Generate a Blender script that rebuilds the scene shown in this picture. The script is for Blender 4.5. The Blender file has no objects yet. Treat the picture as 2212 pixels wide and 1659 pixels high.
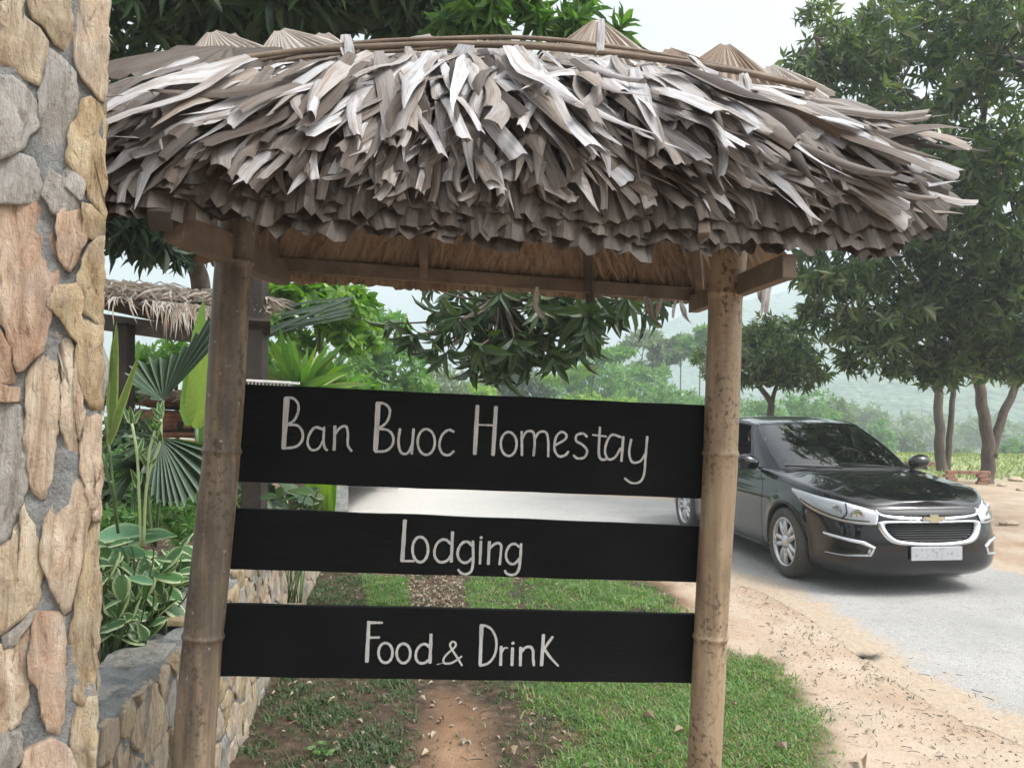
import bpy, math, random
import numpy as np
from mathutils import Vector, Matrix, noise

random.seed(7)
RNG = np.random.default_rng(7)
SC = bpy.context.scene
COL = SC.collection

# ------------------------------------------------------------------ camera
F_PX, CX, CY, WID = 1780.0, 1106.0, 829.5, 2212.0
HORIZON, ROLL, CAM_H = 858.0, 0.012, 1.68
PITCH = math.atan((HORIZON - CY) / F_PX)
cam = bpy.data.cameras.new('camera')
cam.sensor_fit = 'HORIZONTAL'; cam.sensor_width = 36.0
cam.lens = 36.0 * F_PX / WID
cam.clip_start = 0.05; cam.clip_end = 3000
cam_o = bpy.data.objects.new('camera', cam); COL.objects.link(cam_o)
_r = Vector((1, 0, 0)); _f = Vector((0, math.cos(PITCH), math.sin(PITCH))); _u = Vector((0, -math.sin(PITCH), math.cos(PITCH)))
_c, _s = math.cos(ROLL), math.sin(ROLL)
CR = _c * _r + _s * _u
CU = -_s * _r + _c * _u
cam_o.matrix_world = Matrix(((CR.x, CU.x, -_f.x, 0), (CR.y, CU.y, -_f.y, 0), (CR.z, CU.z, -_f.z, CAM_H), (0, 0, 0, 1)))
SC.camera = cam_o
CAMP = Vector((0, 0, CAM_H))

# ------------------------------------------------------------------ world, sun, exposure
SUN_EL, SUN_AZ = math.radians(56), math.radians(118)     # azimuth from +Y towards +X: high behind the camera's right shoulder
world = bpy.data.worlds.new('World'); SC.world = world; world.use_nodes = True
wn = world.node_tree; wn.nodes.clear()
sky = wn.nodes.new('ShaderNodeTexSky'); sky.sky_type = 'NISHITA'; sky.sun_disc = False
sky.sun_elevation = SUN_EL; sky.sun_rotation = SUN_AZ; sky.dust_density = 8.0; sky.air_density = 1.0; sky.ozone_density = 1.0
hsv = wn.nodes.new('ShaderNodeHueSaturation'); hsv.inputs['Saturation'].default_value = 0.13; hsv.inputs['Value'].default_value = 1.0
bg = wn.nodes.new('ShaderNodeBackground'); bg.inputs['Strength'].default_value = 0.15
wo = wn.nodes.new('ShaderNodeOutputWorld')
wn.links.new(sky.outputs[0], hsv.inputs['Color']); wn.links.new(hsv.outputs[0], bg.inputs['Color']); wn.links.new(bg.outputs[0], wo.inputs['Surface'])
sun = bpy.data.lights.new('sun', 'SUN'); sun.energy = 1.35; sun.angle = math.radians(12); sun.color = (1.0, 0.975, 0.94)
sun_o = bpy.data.objects.new('sun', sun); COL.objects.link(sun_o)
_sd = Vector((math.sin(SUN_AZ) * math.cos(SUN_EL), math.cos(SUN_AZ) * math.cos(SUN_EL), math.sin(SUN_EL)))
sun_o.rotation_euler = _sd.to_track_quat('Z', 'Y').to_euler()
SC.view_settings.view_transform = 'Standard'; SC.view_settings.look = 'None'
SC.view_settings.exposure = 1.08; SC.view_settings.gamma = 1.0; SC.view_settings.use_curve_mapping = False
SC.render.engine = 'CYCLES'
SC.cycles.use_denoising = True
SC.cycles.max_bounces = 8; SC.cycles.diffuse_bounces = 4; SC.cycles.glossy_bounces = 4
SC.cycles.transmission_bounces = 6; SC.cycles.volume_bounces = 1; SC.cycles.transparent_max_bounces = 8

# ------------------------------------------------------------------ pixel <-> world helpers (photograph measured at 2212 x 1659)
def ray(px, py):
    x, y = px - CX, py - CY
    d = (CR * x - CU * y) / F_PX + _f
    return d
def at(px, py, depth):
    d = ray(px, py); return CAMP + d * (depth / d.y)
def gnd(px, py, z=0.0):
    d = ray(px, py); return CAMP + d * ((z - CAM_H) / d.z)
def on_plane(px, py, p0, n):
    d = ray(px, py); return CAMP + d * ((p0 - CAMP).dot(n) / d.dot(n))
_CM = np.array([[CR.x, CR.y, CR.z], [CU.x, CU.y, CU.z], [_f.x, _f.y, _f.z]])
def project(P):
    q = (np.asarray(P) - np.array([0, 0, CAM_H])) @ _CM.T
    dz = np.maximum(q[..., 2], 1e-3)
    return CX + F_PX * q[..., 0] / dz, CY - F_PX * q[..., 1] / dz, q[..., 2]

# ------------------------------------------------------------------ object helpers
def tag(o, label=None, cat=None, group=None, kind=None):
    if label: o['label'] = label
    if cat: o['category'] = cat
    if group: o['group'] = group
    if kind: o['kind'] = kind
    return o
def empty(name, loc=(0, 0, 0), rot=None, label=None, cat=None, group=None):
    o = bpy.data.objects.new(name, None); COL.objects.link(o)
    o.location = loc; o.empty_display_size = 0.1
    if rot is not None: o.rotation_euler = rot
    return tag(o, label, cat, group)
def link(name, me, parent=None, mat=None, local=True):
    o = bpy.data.objects.new(name, me); COL.objects.link(o)
    if parent is not None:
        o.parent = parent
        if not local: o.location = -Vector(parent.location)
    if mat is not None and not me.materials:
        me.materials.append(mat)
    return o
def mesh_np(name, V, F, uv=None, smooth=True, attr=None):
    """V (n,3); F (m,k) int array of quads or tris, or a list of such arrays"""
    me = bpy.data.meshes.new(name)
    Fs = F if isinstance(F, list) else [F]
    Fs = [np.asarray(f, dtype=np.int32) for f in Fs if len(f)]
    V = np.asarray(V, dtype=np.float32)
    me.vertices.add(len(V)); me.vertices.foreach_set('co', V.ravel())
    loops = np.concatenate([f.ravel() for f in Fs])
    tot = np.concatenate([np.full(len(f), f.shape[1], dtype=np.int32) for f in Fs])
    start = np.concatenate([[0], np.cumsum(tot)[:-1]]).astype(np.int32)
    me.loops.add(len(loops)); me.loops.foreach_set('vertex_index', loops)
    me.polygons.add(len(tot)); me.polygons.foreach_set('loop_start', start); me.polygons.foreach_set('loop_total', tot)
    me.polygons.foreach_set('use_smooth', np.full(len(tot), smooth))
    if uv is not None:
        ul = me.uv_layers.new(name='UVMap')
        ul.data.foreach_set('uv', np.asarray(uv, dtype=np.float32)[loops].ravel())
    if attr is not None:
        a = me.color_attributes.new('mask', 'FLOAT_COLOR', 'POINT')
        a.data.foreach_set('color', np.asarray(attr, dtype=np.float32).ravel())
    me.update(calc_edges=True); me.validate()
    return me
class MB:
    """collects simple shapes into one mesh"""
    def __init__(s): s.v = []; s.f = []
    def add(s, vs, fs):
        b = len(s.v); s.v += [tuple(v) for v in vs]; s.f += [tuple(i + b for i in f) for f in fs]
    def box(s, c, size, rot=None, taper=1.0, bev=0.0):
        sx, sy, sz = [k / 2 for k in size]; M = rot.to_3x3() if rot is not None else Matrix.Identity(3); c = Vector(c)
        if bev <= 0:
            vs = [c + M @ Vector((x * sx * (taper if z > 0 else 1), y * sy * (taper if z > 0 else 1), z * sz)) for z in (-1, 1) for x, y in ((-1, -1), (1, -1), (1, 1), (-1, 1))]
            s.add(vs, [(3, 2, 1, 0), (4, 5, 6, 7), (0, 1, 5, 4), (1, 2, 6, 5), (2, 3, 7, 6), (3, 0, 4, 7)]); return
        b = bev; rings = []
        for z, k in ((-sz, b), (-sz + b, 0), (sz - b, 0), (sz, b)):
            X, Y = sx - k, sy - k; e = min(b, X, Y)
            rings.append([c + M @ Vector(p + (z,)) for p in ((-X + e, -Y), (X - e, -Y), (X, -Y + e), (X, Y - e), (X - e, Y), (-X + e, Y), (-X, Y - e), (-X, -Y + e))])
        n0 = []; [n0.extend(r) for r in rings]
        fs = [tuple(range(7, -1, -1)), tuple(range(24, 32))]
        for k in range(3):
            for i in range(8): fs.append((k * 8 + i, k * 8 + (i + 1) % 8, k * 8 + 8 + (i + 1) % 8, k * 8 + 8 + i))
        s.add(n0, fs)
    def bar(s, a, b, w, h, up=Vector((0, 0, 1)), bev=0.0):
        a, b = Vector(a), Vector(b); d = b - a; L = d.length; y = d.normalized(); x = y.cross(up).normalized(); z = x.cross(y)
        s.box((a + b) / 2, (w, L, h), Matrix((x, y, z)).transposed(), bev=bev)
    def tube(s, pts, rad, n=8, cap=True):
        pts = [Vector(p) for p in pts]; R = rad if hasattr(rad, '__len__') else [rad] * len(pts)
        b = len(s.v); ref = None
        for i, p in enumerate(pts):
            d = (pts[min(i + 1, len(pts) - 1)] - pts[max(i - 1, 0)])
            d = d.normalized() if d.length > 1e-9 else Vector((0, 0, 1))
            if ref is None: ref = Vector((0, 0, 1)) if abs(d.z) < 0.9 else Vector((1, 0, 0))
            x = d.cross(ref).normalized(); y = x.cross(d).normalized(); ref = y
            for k in range(n):
                t = 2 * math.pi * k / n; s.v.append(tuple(p + (x * math.cos(t) + y * math.sin(t)) * R[i]))
        for i in range(len(pts) - 1):
            for k in range(n):
                s.f.append((b + i * n + k, b + i * n + (k + 1) % n, b + (i + 1) * n + (k + 1) % n, b + (i + 1) * n + k))
        if cap:
            s.f.append(tuple(b + k for k in range(n - 1, -1, -1))); s.f.append(tuple(b + (len(pts) - 1) * n + k for k in range(n)))
    def grid(s, P, close_u=False):
        """P[i][j] points"""
        b = len(s.v); n, m = len(P), len(P[0])
        for r in P: s.v += [tuple(q) for q in r]
        for i in range(n - 1 if not close_u else n):
            for j in range(m - 1):
                i2 = (i + 1) % n; s.f.append((b + i * m + j, b + i2 * m + j, b + i2 * m + j + 1, b + i * m + j + 1))
    def mesh(s, name, smooth=False):
        me = bpy.data.meshes.new(name); me.from_pydata(s.v, [], s.f)
        if smooth: me.polygons.foreach_set('use_smooth', [True] * len(me.polygons))
        me.update(); return me
    def build(s, name, mat, parent=None, smooth=False, local=True, fix=False):
        me = s.mesh(name, smooth)
        if fix:
            import bmesh
            bm = bmesh.new(); bm.from_mesh(me); bmesh.ops.recalc_face_normals(bm, faces=bm.faces); bm.to_mesh(me); bm.free()
        return link(name, me, parent, mat, local)
def smooth_line(pts, n=8):
    P = [Vector(p) for p in pts]; P = [2 * P[0] - P[1]] + P + [2 * P[-1] - P[-2]]; out = []
    for i in range(1, len(P) - 2):
        for k in range(n):
            t = k / n; a, b, c, d = P[i - 1], P[i], P[i + 1], P[i + 2]
            out.append(0.5 * ((2 * b) + (c - a) * t + (2 * a - 5 * b + 4 * c - d) * t * t + (3 * b - 3 * c + d - a) * t ** 3))
    out.append(P[-2]); return out

# ------------------------------------------------------------------ materials
def nt(name):
    m = bpy.data.materials.new(name); m.use_nodes = True; t = m.node_tree; t.nodes.clear()
    out = t.nodes.new('ShaderNodeOutputMaterial'); p = t.nodes.new('ShaderNodeBsdfPrincipled')
    t.links.new(p.outputs[0], out.inputs['Surface']); return m, t, p, out
def N(t, typ, **kw):
    n = t.nodes.new(typ)
    for k, v in kw.items():
        if k.startswith('i_'):
            key = k[2:]; key = int(key) if key.isdigit() else key.replace('_', ' ')
            n.inputs[key].default_value = v
        else: setattr(n, k, v)
    return n
def ramp(t, stops, src=None, interp='LINEAR'):
    r = t.nodes.new('ShaderNodeValToRGB'); r.color_ramp.interpolation = interp
    e = r.color_ramp.elements
    while len(e) < len(stops): e.new(0.5)
    for k, (p, c) in enumerate(stops):
        e[k].position = p; e[k].color = (c + (1,)) if len(c) == 3 else c
    if src is not None: t.links.new(src, r.inputs[0])
    return r
def mixc(t, fac, a, b, mode='MIX'):
    m = t.nodes.new('ShaderNodeMix'); m.data_type = 'RGBA'; m.blend_type = mode
    for s, v in ((0, fac), (6, a), (7, b)):
        if hasattr(v, 'is_linked') or hasattr(v, 'links'): t.links.new(v, m.inputs[s])
        else: m.inputs[s].default_value = v if not isinstance(v, tuple) else (v + (1,) if len(v) == 3 else v)
    return m.outputs[2]
def math_n(t, op, a, b=None, c=None, clamp=False):
    m = t.nodes.new('ShaderNodeMath'); m.operation = op; m.use_clamp = clamp
    for k, v in enumerate((a, b, c)):
        if v is None: continue
        if hasattr(v, 'links'): t.links.new(v, m.inputs[k])
        else: m.inputs[k].default_value = v
    return m.outputs[0]
def rand_id(t):
    oi = t.nodes.new('ShaderNodeObjectInfo'); ge = t.nodes.new('ShaderNodeNewGeometry')
    return math_n(t, 'FRACT', math_n(t, 'ADD', oi.outputs['Random'], ge.outputs['Random Per Island']))
def tex(t, scale=5.0, detail=4.0, vec=None, rough=0.55, dist=0.0):
    n = t.nodes.new('ShaderNodeTexNoise'); n.inputs['Scale'].default_value = scale; n.inputs['Detail'].default_value = detail
    n.inputs['Roughness'].default_value = rough; n.inputs['Distortion'].default_value = dist
    if vec is not None: t.links.new(vec, n.inputs['Vector'])
    return n.outputs['Fac']
def coord(t, kind='Object', scale=(1, 1, 1), rot=(0, 0, 0), loc=(0, 0, 0)):
    c = t.nodes.new('ShaderNodeTexCoord'); m = t.nodes.new('ShaderNodeMapping')
    m.inputs['Scale'].default_value = scale; m.inputs['Rotation'].default_value = rot; m.inputs['Location'].default_value = loc
    t.links.new(c.outputs[kind], m.inputs['Vector']); return m.outputs[0]
def geo_pos(t, scale=(1, 1, 1), rot=(0, 0, 0)):
    c = t.nodes.new('ShaderNodeNewGeometry'); m = t.nodes.new('ShaderNodeMapping')
    m.inputs['Scale'].default_value = scale; m.inputs['Rotation'].default_value = rot
    t.links.new(c.outputs['Position'], m.inputs['Vector']); return m.outputs[0]
def bump(t, p, h, strength=0.5, dist=0.01):
    b = t.nodes.new('ShaderNodeBump'); b.inputs['Strength'].default_value = strength; b.inputs['Distance'].default_value = dist
    t.links.new(h, b.inputs['Height']); t.links.new(b.outputs[0], p.inputs['Normal']); return b
def plain(name, col, rough=0.6, metal=0.0, coat=0.0, var=0.12, nscale=20, bmp=0.0):
    m, t, p, o = nt(name)
    n = tex(t, nscale, 5, coord(t))
    c = ramp(t, [(0.3, tuple(k * (1 - var) for k in col)), (0.7, tuple(min(1, k * (1 + var)) for k in col))], n)
    t.links.new(c.outputs[0], p.inputs['Base Color']); p.inputs['Roughness'].default_value = rough; p.inputs['Metallic'].default_value = metal
    p.inputs['Coat Weight'].default_value = coat; p.inputs['Coat Roughness'].default_value = 0.03
    if bmp: bump(t, p, n, bmp, 0.004)
    return m
def leaf_mat(name, cols, trans=0.3, rough=0.42, tcol=None, stripe=None):
    m, t, p, o = nt(name)
    r = rand_id(t); n = len(cols)
    c = ramp(t, [((k + 0.5) / n, cols[k]) for k in range(n)], r)
    fine = tex(t, 60, 3, coord(t)); col = mixc(t, 0.25, c.outputs[0], fine, 'OVERLAY')
    if stripe is not None:
        uvn = t.nodes.new('ShaderNodeTexCoord'); sx = t.nodes.new('ShaderNodeSeparateXYZ'); t.links.new(uvn.outputs['UV'], sx.inputs[0])
        e = math_n(t, 'ABSOLUTE', math_n(t, 'SUBTRACT', sx.outputs[0], 0.5))
        e2 = math_n(t, 'ADD', e, math_n(t, 'MULTIPLY', math_n(t, 'SUBTRACT', tex(t, 9, 2, uvn.outputs['UV']), 0.5), 0.35))
        rr = ramp(t, [(0.30, (0, 0, 0)), (0.40, (1, 1, 1))], e2); col = mixc(t, rr.outputs[0], col, stripe)
    t.links.new(col, p.inputs['Base Color']); p.inputs['Roughness'].default_value = rough
    p.inputs['Specular IOR Level'].default_value = 0.4
    tr = t.nodes.new('ShaderNodeBsdfTranslucent')
    tc = mixc(t, 1.0, col, tcol or (1.6, 2.0, 0.5), 'MULTIPLY'); t.links.new(tc, tr.inputs['Color'])
    mx = t.nodes.new('ShaderNodeMixShader'); mx.inputs[0].default_value = trans
    t.links.new(p.outputs[0], mx.inputs[1]); t.links.new(tr.outputs[0], mx.inputs[2]); t.links.new(mx.outputs[0], o.inputs['Surface'])
    return m

# ------------------------------------------------------------------ instancing of small shapes into one mesh / many objects
def frames(D, Nrm):
    """rotation matrices (n,3,3), columns x,y,z with y = D and z near Nrm"""
    D = D / (np.linalg.norm(D, axis=1, keepdims=True) + 1e-9)
    X = np.cross(D, Nrm); X /= (np.linalg.norm(X, axis=1, keepdims=True) + 1e-9)
    Z = np.cross(X, D); return np.stack([X, D, Z], axis=2)
def stamp(tv, tf, R, T, S, uv=None):
    """tv (k,3), tf list/array faces; R (n,3,3) T (n,3) S (n,) or (n,3)"""
    S = np.asarray(S); S = S[:, None, None] if S.ndim == 1 else S[:, None, :]
    V = np.einsum('nij,nkj->nki', R, tv[None] * S) + T[:, None, :]
    k = len(tv); off = (np.arange(len(T)) * k)[:, None, None]
    F = (np.asarray(tf)[None] + off).reshape(-1, np.asarray(tf).shape[1])
    U = None if uv is None else np.tile(uv, (len(T), 1))
    return V.reshape(-1, 3), F, U
def mat4(R, T, S):
    S = np.broadcast_to(np.asarray(S, dtype=float), (3,)) if np.ndim(S) < 1 or len(np.atleast_1d(S)) == 1 else np.asarray(S)
    M = R * S[None, :]
    return Matrix(((M[0, 0], M[0, 1], M[0, 2], T[0]), (M[1, 0], M[1, 1], M[1, 2], T[1]), (M[2, 0], M[2, 1], M[2, 2], T[2]), (0, 0, 0, 1)))
LEAF_V = np.array([(0, 0, 0), (-.5, .38, .10), (0, .40, 0), (.5, .38, .10), (-.36, .72, .04), (0, .74, -.05), (.36, .72, .04), (0, 1, -.16)], float)
LEAF_F = np.array([(0, 2, 1, 0), (0, 3, 2, 0), (1, 2, 5, 4), (2, 3, 6, 5), (4, 5, 7, 4), (5, 6, 7, 5)])
LEAF_T = np.array([(0, 2, 1), (0, 3, 2), (1, 2, 5), (1, 5, 4), (2, 3, 6), (2, 6, 5), (4, 5, 7), (5, 6, 7)])
LEAF_UV = np.stack([LEAF_V[:, 0] + 0.5, LEAF_V[:, 1]], 1)
CHEAP_V = np.array([(0, 0, 0), (-.5, .45, .06), (0, .48, -.02), (.5, .45, .06), (0, 1, -.12)], float)
CHEAP_T = np.array([(0, 2, 1), (0, 3, 2), (1, 2, 4), (2, 3, 4)])
CHEAP_UV = np.stack([CHEAP_V[:, 0] + 0.5, CHEAP_V[:, 1]], 1)
_shared = {}
def leaf_mesh(width, mat, key, droop=1.0):
    k = (key, round(width, 3))
    if k not in _shared:
        V = LEAF_V * np.array([width, 1, droop]); me = mesh_np('leaf', V, LEAF_T, LEAF_UV, smooth=False); me.materials.append(mat); _shared[k] = me
    return _shared[k]
def leaves(root, T, D, Nr, L, width, mat, key, parts=250, name='leaf', bulk='crown', cheap=True, max_px=None):
    """leaf set: the largest in view as objects of their own, the rest as one mesh"""
    T = np.asarray(T, float); D = np.asarray(D, float); Nr = np.asarray(Nr, float); L = np.asarray(L, float)
    base = np.array(root.location); R = frames(D, Nr)
    px, py, dz = project(T + D * L[:, None] * .5)
    inv = (px > 0) & (px < 2212) & (py > 0) & (py < 1659) & (dz > .3)
    score = np.where(inv, L / np.maximum(dz, .3), -1)
    order = np.argsort(-score); first = [i for i in order[:parts] if score[i] > 0]
    me = leaf_mesh(width, mat, key)
    for i in first:
        o = bpy.data.objects.new(name, me); COL.objects.link(o); o.parent = root
        o.matrix_local = mat4(R[i], T[i] - base, L[i])
    rest = np.setdiff1d(np.arange(len(T)), np.array(first, int))
    if len(rest):
        tv, tf, tu = (CHEAP_V, CHEAP_T, CHEAP_UV) if cheap else (LEAF_V, LEAF_T, LEAF_UV)
        V, F, U = stamp(tv * np.array([width, 1, 1]), tf, R[rest], T[rest] - base, L[rest], tu)
        b = link(bulk, mesh_np(bulk, V, F, U, smooth=False), root, mat); b['kind'] = 'stuff'
def unit(n, up=0.0):
    v = RNG.normal(size=(n, 3)); v /= np.linalg.norm(v, axis=1, keepdims=True)
    v[:, 2] += up; return v / np.linalg.norm(v, axis=1, keepdims=True)
def whorls(P, D, n, L, open_=1.0, droop=0.3, jitter=0.25):
    """rosettes of n leaves round each twig end P with twig direction D -> T, dir, normal, length"""
    Ts, Ds, Ns, Ls = [], [], [], []
    m = len(P); X = np.cross(D, unit(m)); X /= np.linalg.norm(X, axis=1, keepdims=True); Y = np.cross(D, X)
    ph = RNG.uniform(0, 6.28, m)
    for k in range(n):
        a = ph + 2 * math.pi * k / n + RNG.normal(0, .2, m)
        side = X * np.cos(a)[:, None] + Y * np.sin(a)[:, None]
        th = open_ + RNG.normal(0, jitter, m)
        d = D * np.cos(th)[:, None] + side * np.sin(th)[:, None]; d[:, 2] -= droop * RNG.uniform(.3, 1.3, m)
        d /= np.linalg.norm(d, axis=1, keepdims=True)
        nr = D * np.sin(th)[:, None] - side * np.cos(th)[:, None] + RNG.normal(0, .18, (m, 3)); nr[:, 2] += .25
        Ts.append(P - D * (RNG.uniform(0, .25, m) * L)[:, None]); Ds.append(d); Ns.append(nr); Ls.append(L * RNG.uniform(.65, 1.15, m))
    return np.concatenate(Ts), np.concatenate(Ds), np.concatenate(Ns), np.concatenate(Ls)
def blob_points(blobs):
    """blobs: (centre, radii, n) -> points, outward dirs"""
    P, D = [], []
    for c, r, n in blobs:
        kc = max(2, n // 7); uc = unit(kc); qc = RNG.uniform(.1, 1, kc) ** .45; cc = uc * qc[:, None] * np.array(r)
        wh = RNG.integers(0, kc, n); p = np.array(c) + cc[wh] + RNG.normal(0, .17, (n, 3)) * np.array(r); u = uc[wh] * .6 + unit(n) * .5; P.append(p)
        d = u * .8 + unit(n, .35) * .6; D.append(d / np.linalg.norm(d, axis=1, keepdims=True))
    return np.concatenate(P), np.concatenate(D)
def limbs(mb, start, blobs, r0, P=None, twigs=0, n=6):
    start = Vector(start)
    for c, r, k in blobs:
        c = Vector(c); mid = start.lerp(c, .5) + Vector((random.uniform(-.1, .1), random.uniform(-.1, .1), .12)) * (c - start).length
        mb.tube(smooth_line([start, mid, c], 5), list(np.linspace(r0, r0 * .25, 11)), n)
    if P is not None and twigs:
        cs = np.array([b[0] for b in blobs])
        for i in RNG.choice(len(P), min(twigs, len(P)), replace=False):
            c = cs[np.argmin(np.linalg.norm(cs - P[i], axis=1))]; a, b = Vector(c), Vector(P[i])
            m = a.lerp(b, .5) + Vector((random.uniform(-.1, .1), random.uniform(-.1, .1), -.08)) * (b - a).length
            mb.tube(smooth_line([a, m, b], 3), list(np.linspace(r0 * .22, r0 * .06, 7)), 4, cap=False)
# ================================================================== ground, road, garden bed, hills
def wob(x, y, s=1.0, k=0.0):
    return np.sin(x * 2.3 * s + 1.3 + k) * np.cos(y * 1.9 * s - .7 + k) * .5 + np.sin(x * 5.1 * s - y * 4.3 * s + k) * .3 + np.cos(x * 11.3 * s + y * 9.1 * s + 2 * k) * .2
def in_poly(X, Y, poly):
    r = np.zeros(X.shape, bool); n = len(poly)
    for i in range(n):
        x1, y1 = poly[i]; x2, y2 = poly[(i + 1) % n]
        c = ((y1 > Y) != (y2 > Y)) & (X < (x2 - x1) * (Y - y1) / ((y2 - y1) if abs(y2 - y1) > 1e-9 else 1e-9) + x1)
        r ^= c
    return r
def poly_dist(X, Y, poly, closed=True):
    d = np.full(X.shape, 1e9); n = len(poly)
    for i in range(n if closed else n - 1):
        ax, ay = poly[i]; bx, by = poly[(i + 1) % n]; L = (bx - ax) ** 2 + (by - ay) ** 2 + 1e-12
        t = np.clip(((X - ax) * (bx - ax) + (Y - ay) * (by - ay)) / L, 0, 1)
        d = np.minimum(d, np.hypot(X - ax - t * (bx - ax), Y - ay - t * (by - ay)))
    return d
def g2(pts): return [tuple(gnd(*p)[:2]) for p in pts]
ROAD_NEAR = g2([(2700, 1790), (2212, 1610), (2060, 1545), (1930, 1470), (1830, 1400), (1740, 1330), (1600, 1262), (1400, 1215), (1150, 1172), (700, 1140)]) + [(-12, 11.2), (-40, 16)]
ROAD_FAR = g2([(3100, 1330), (2600, 1265), (2212, 1226), (2130, 1200), (1900, 1150), (1700, 1105), (1450, 1075), (1100, 1058), (740, 1050)]) + [(-14, 17.0), (-40, 22)]
ROAD = ROAD_NEAR + ROAD_FAR[::-1]
GRASS_R = g2([(1130, 1240), (1380, 1256), (1470, 1300), (1560, 1385), (1650, 1420), (1740, 1470), (1800, 1560), (1830, 1800), (1150, 1800), (1135, 1600), (1105, 1500), (1150, 1420), (1120, 1330)])
GRASS_M = g2([(1010, 1245), (1112, 1245), (1130, 1330), (1100, 1420), (1010, 1400), (1000, 1300)])
GRASS_L = g2([(680, 1240), (860, 1250), (890, 1330), (870, 1420), (900, 1500), (870, 1600), (840, 1800), (400, 1800), (520, 1620), (600, 1480), (650, 1350)])
PATH = g2([(880, 1235), (1000, 1235), (1010, 1400), (1080, 1500), (1110, 1660), (1130, 1800), (850, 1800), (880, 1620), (900, 1500), (880, 1380)])
VERGE = g2([(560, 1235), (1180, 1235), (1400, 1256), (1470, 1300), (1400, 1400), (1150, 1440), (1240, 1500), (1300, 1700), (1300, 1850), (300, 1850), (480, 1660), (600, 1400)])
PATHN = g2([(900, 1500), (990, 1480), (1050, 1520), (1075, 1600), (1090, 1700), (1100, 1850), (860, 1850), (885, 1700), (910, 1600)])
def relief(X, Y):
    rd = poly_dist(X, Y, ROAD); inside = in_poly(X, Y, ROAD)
    k = np.where(inside, 0, np.clip(rd / .5, 0, 1))
    return k * (.018 * wob(X, Y, 1.3) + .008 * wob(X, Y, 5.1, 2.)) - .004 * (1 - k)
def axis(lo, fine0, fine1, hi, step, grow=1.09):
    a = list(np.arange(fine0, fine1, step)); s = step
    while a[-1] < hi: s *= grow; a.append(a[-1] + s)
    s = step; b = [a[0]]
    while b[-1] > lo: s *= grow; b.append(b[-1] - s)
    return np.array(b[:0:-1] + a)
gx = axis(-560, -2.0, 4.6, 700, .05); gy = axis(-60, 2.2, 9.0, 740, .05)
VAL = -19.0
def terr(Y):
    u = np.clip((np.asarray(Y, float) - 24) / 95, 0, 1); return VAL * u * u * (3 - 2 * u)
GX, GY = np.meshgrid(gx, gy, indexing='ij'); GZ = relief(GX, GY) + terr(GY)
def grid_faces(n, m):
    i, j = np.meshgrid(np.arange(n - 1), np.arange(m - 1), indexing='ij'); b = i * m + j
    return np.stack([b, b + m, b + m + 1, b + 1], -1).reshape(-1, 4)
dR = np.where(in_poly(GX, GY, GRASS_R), poly_dist(GX, GY, GRASS_R), -poly_dist(GX, GY, GRASS_R))
dL = np.where(in_poly(GX, GY, GRASS_L), poly_dist(GX, GY, GRASS_L), -poly_dist(GX, GY, GRASS_L))
dM = np.where(in_poly(GX, GY, GRASS_M), poly_dist(GX, GY, GRASS_M), -poly_dist(GX, GY, GRASS_M))
dP = np.where(in_poly(GX, GY, PATH), poly_dist(GX, GY, PATH), -poly_dist(GX, GY, PATH))
sst = lambda v, a, b: np.clip((v - a) / (b - a), 0, 1)
w = wob(GX, GY, 3.0); w2 = wob(GX, GY, 1.1, 4.0)
m_grass = np.maximum(np.maximum(sst(dR + .13 * w + .12 * w2, -.05, .16), sst(dM + .09 * w2, -.05, .1)), 0)
m_dark = sst(dL + .1 * w, -.1, .1) * (1 - sst(dP + .07 * w2, -.05, .12))
far = sst(GY + GX * .15 + w, 18.5, 21.0)
m_dark = np.maximum(m_dark, .85 * sst(dP + .10 * w2, -.06, .14) * sst(5.6 - GY, 0, 1.2))
dV = np.where(in_poly(GX, GY, VERGE), 1, -1) * poly_dist(GX, GY, VERGE); dN = np.where(in_poly(GX, GY, PATHN), 1, -1) * poly_dist(GX, GY, PATHN)
m_dark = np.maximum(m_dark, sst(dV + .12 * w2, -.1, .1)) * (1 - sst(dN + .10 * w2, -.06, .12) * sst(5.2 - GY, 0, .5)); m_brown = sst(dV + .12 * w2, -.25, .0)
mask = np.stack([m_grass, m_dark, far, m_brown], -1).reshape(-1, 4)
me = mesh_np('ground', np.stack([GX, GY, GZ], -1).reshape(-1, 3), grid_faces(len(gx), len(gy)), attr=mask)
m, t, p, o = nt('earth')
at_ = t.nodes.new('ShaderNodeAttribute'); at_.attribute_name = 'mask'; sep = t.nodes.new('ShaderNodeSeparateColor'); t.links.new(at_.outputs['Color'], sep.inputs[0])
pos = geo_pos(t); n1 = tex(t, 1.2, 6, pos, .6); n2 = tex(t, 14, 6, pos, .65); n3 = tex(t, 90, 4, pos, .7)
sand = ramp(t, [(.3, (.30, .205, .138)), (.5, (.385, .30, .225)), (.75, (.47, .40, .325))], n1)
spk = ramp(t, [(.30, (.32, .25, .2)), (.42, (1, 1, 1)), (.62, (1, 1, 1)), (.75, (1.25, 1.2, 1.15))], n2)
sand2 = mixc(t, .8, sand.outputs[0], spk.outputs[0], 'MULTIPLY'); spk2 = ramp(t, [(.36, (.45, .4, .36)), (.46, (1, 1, 1))], n3); sand2 = mixc(t, .7, sand2, spk2.outputs[0], 'MULTIPLY')
soil = ramp(t, [(.35, (.03, .022, .016)), (.55, (.075, .053, .037)), (.75, (.17, .12, .085))], n2)
gsoil = ramp(t, [(.35, (.05, .045, .022)), (.65, (.13, .12, .055))], n2)
field = ramp(t, [(.3, (.16, .19, .08)), (.5, (.24, .27, .13)), (.7, (.34, .33, .19))], tex(t, .35, 6, pos, .6))
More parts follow.
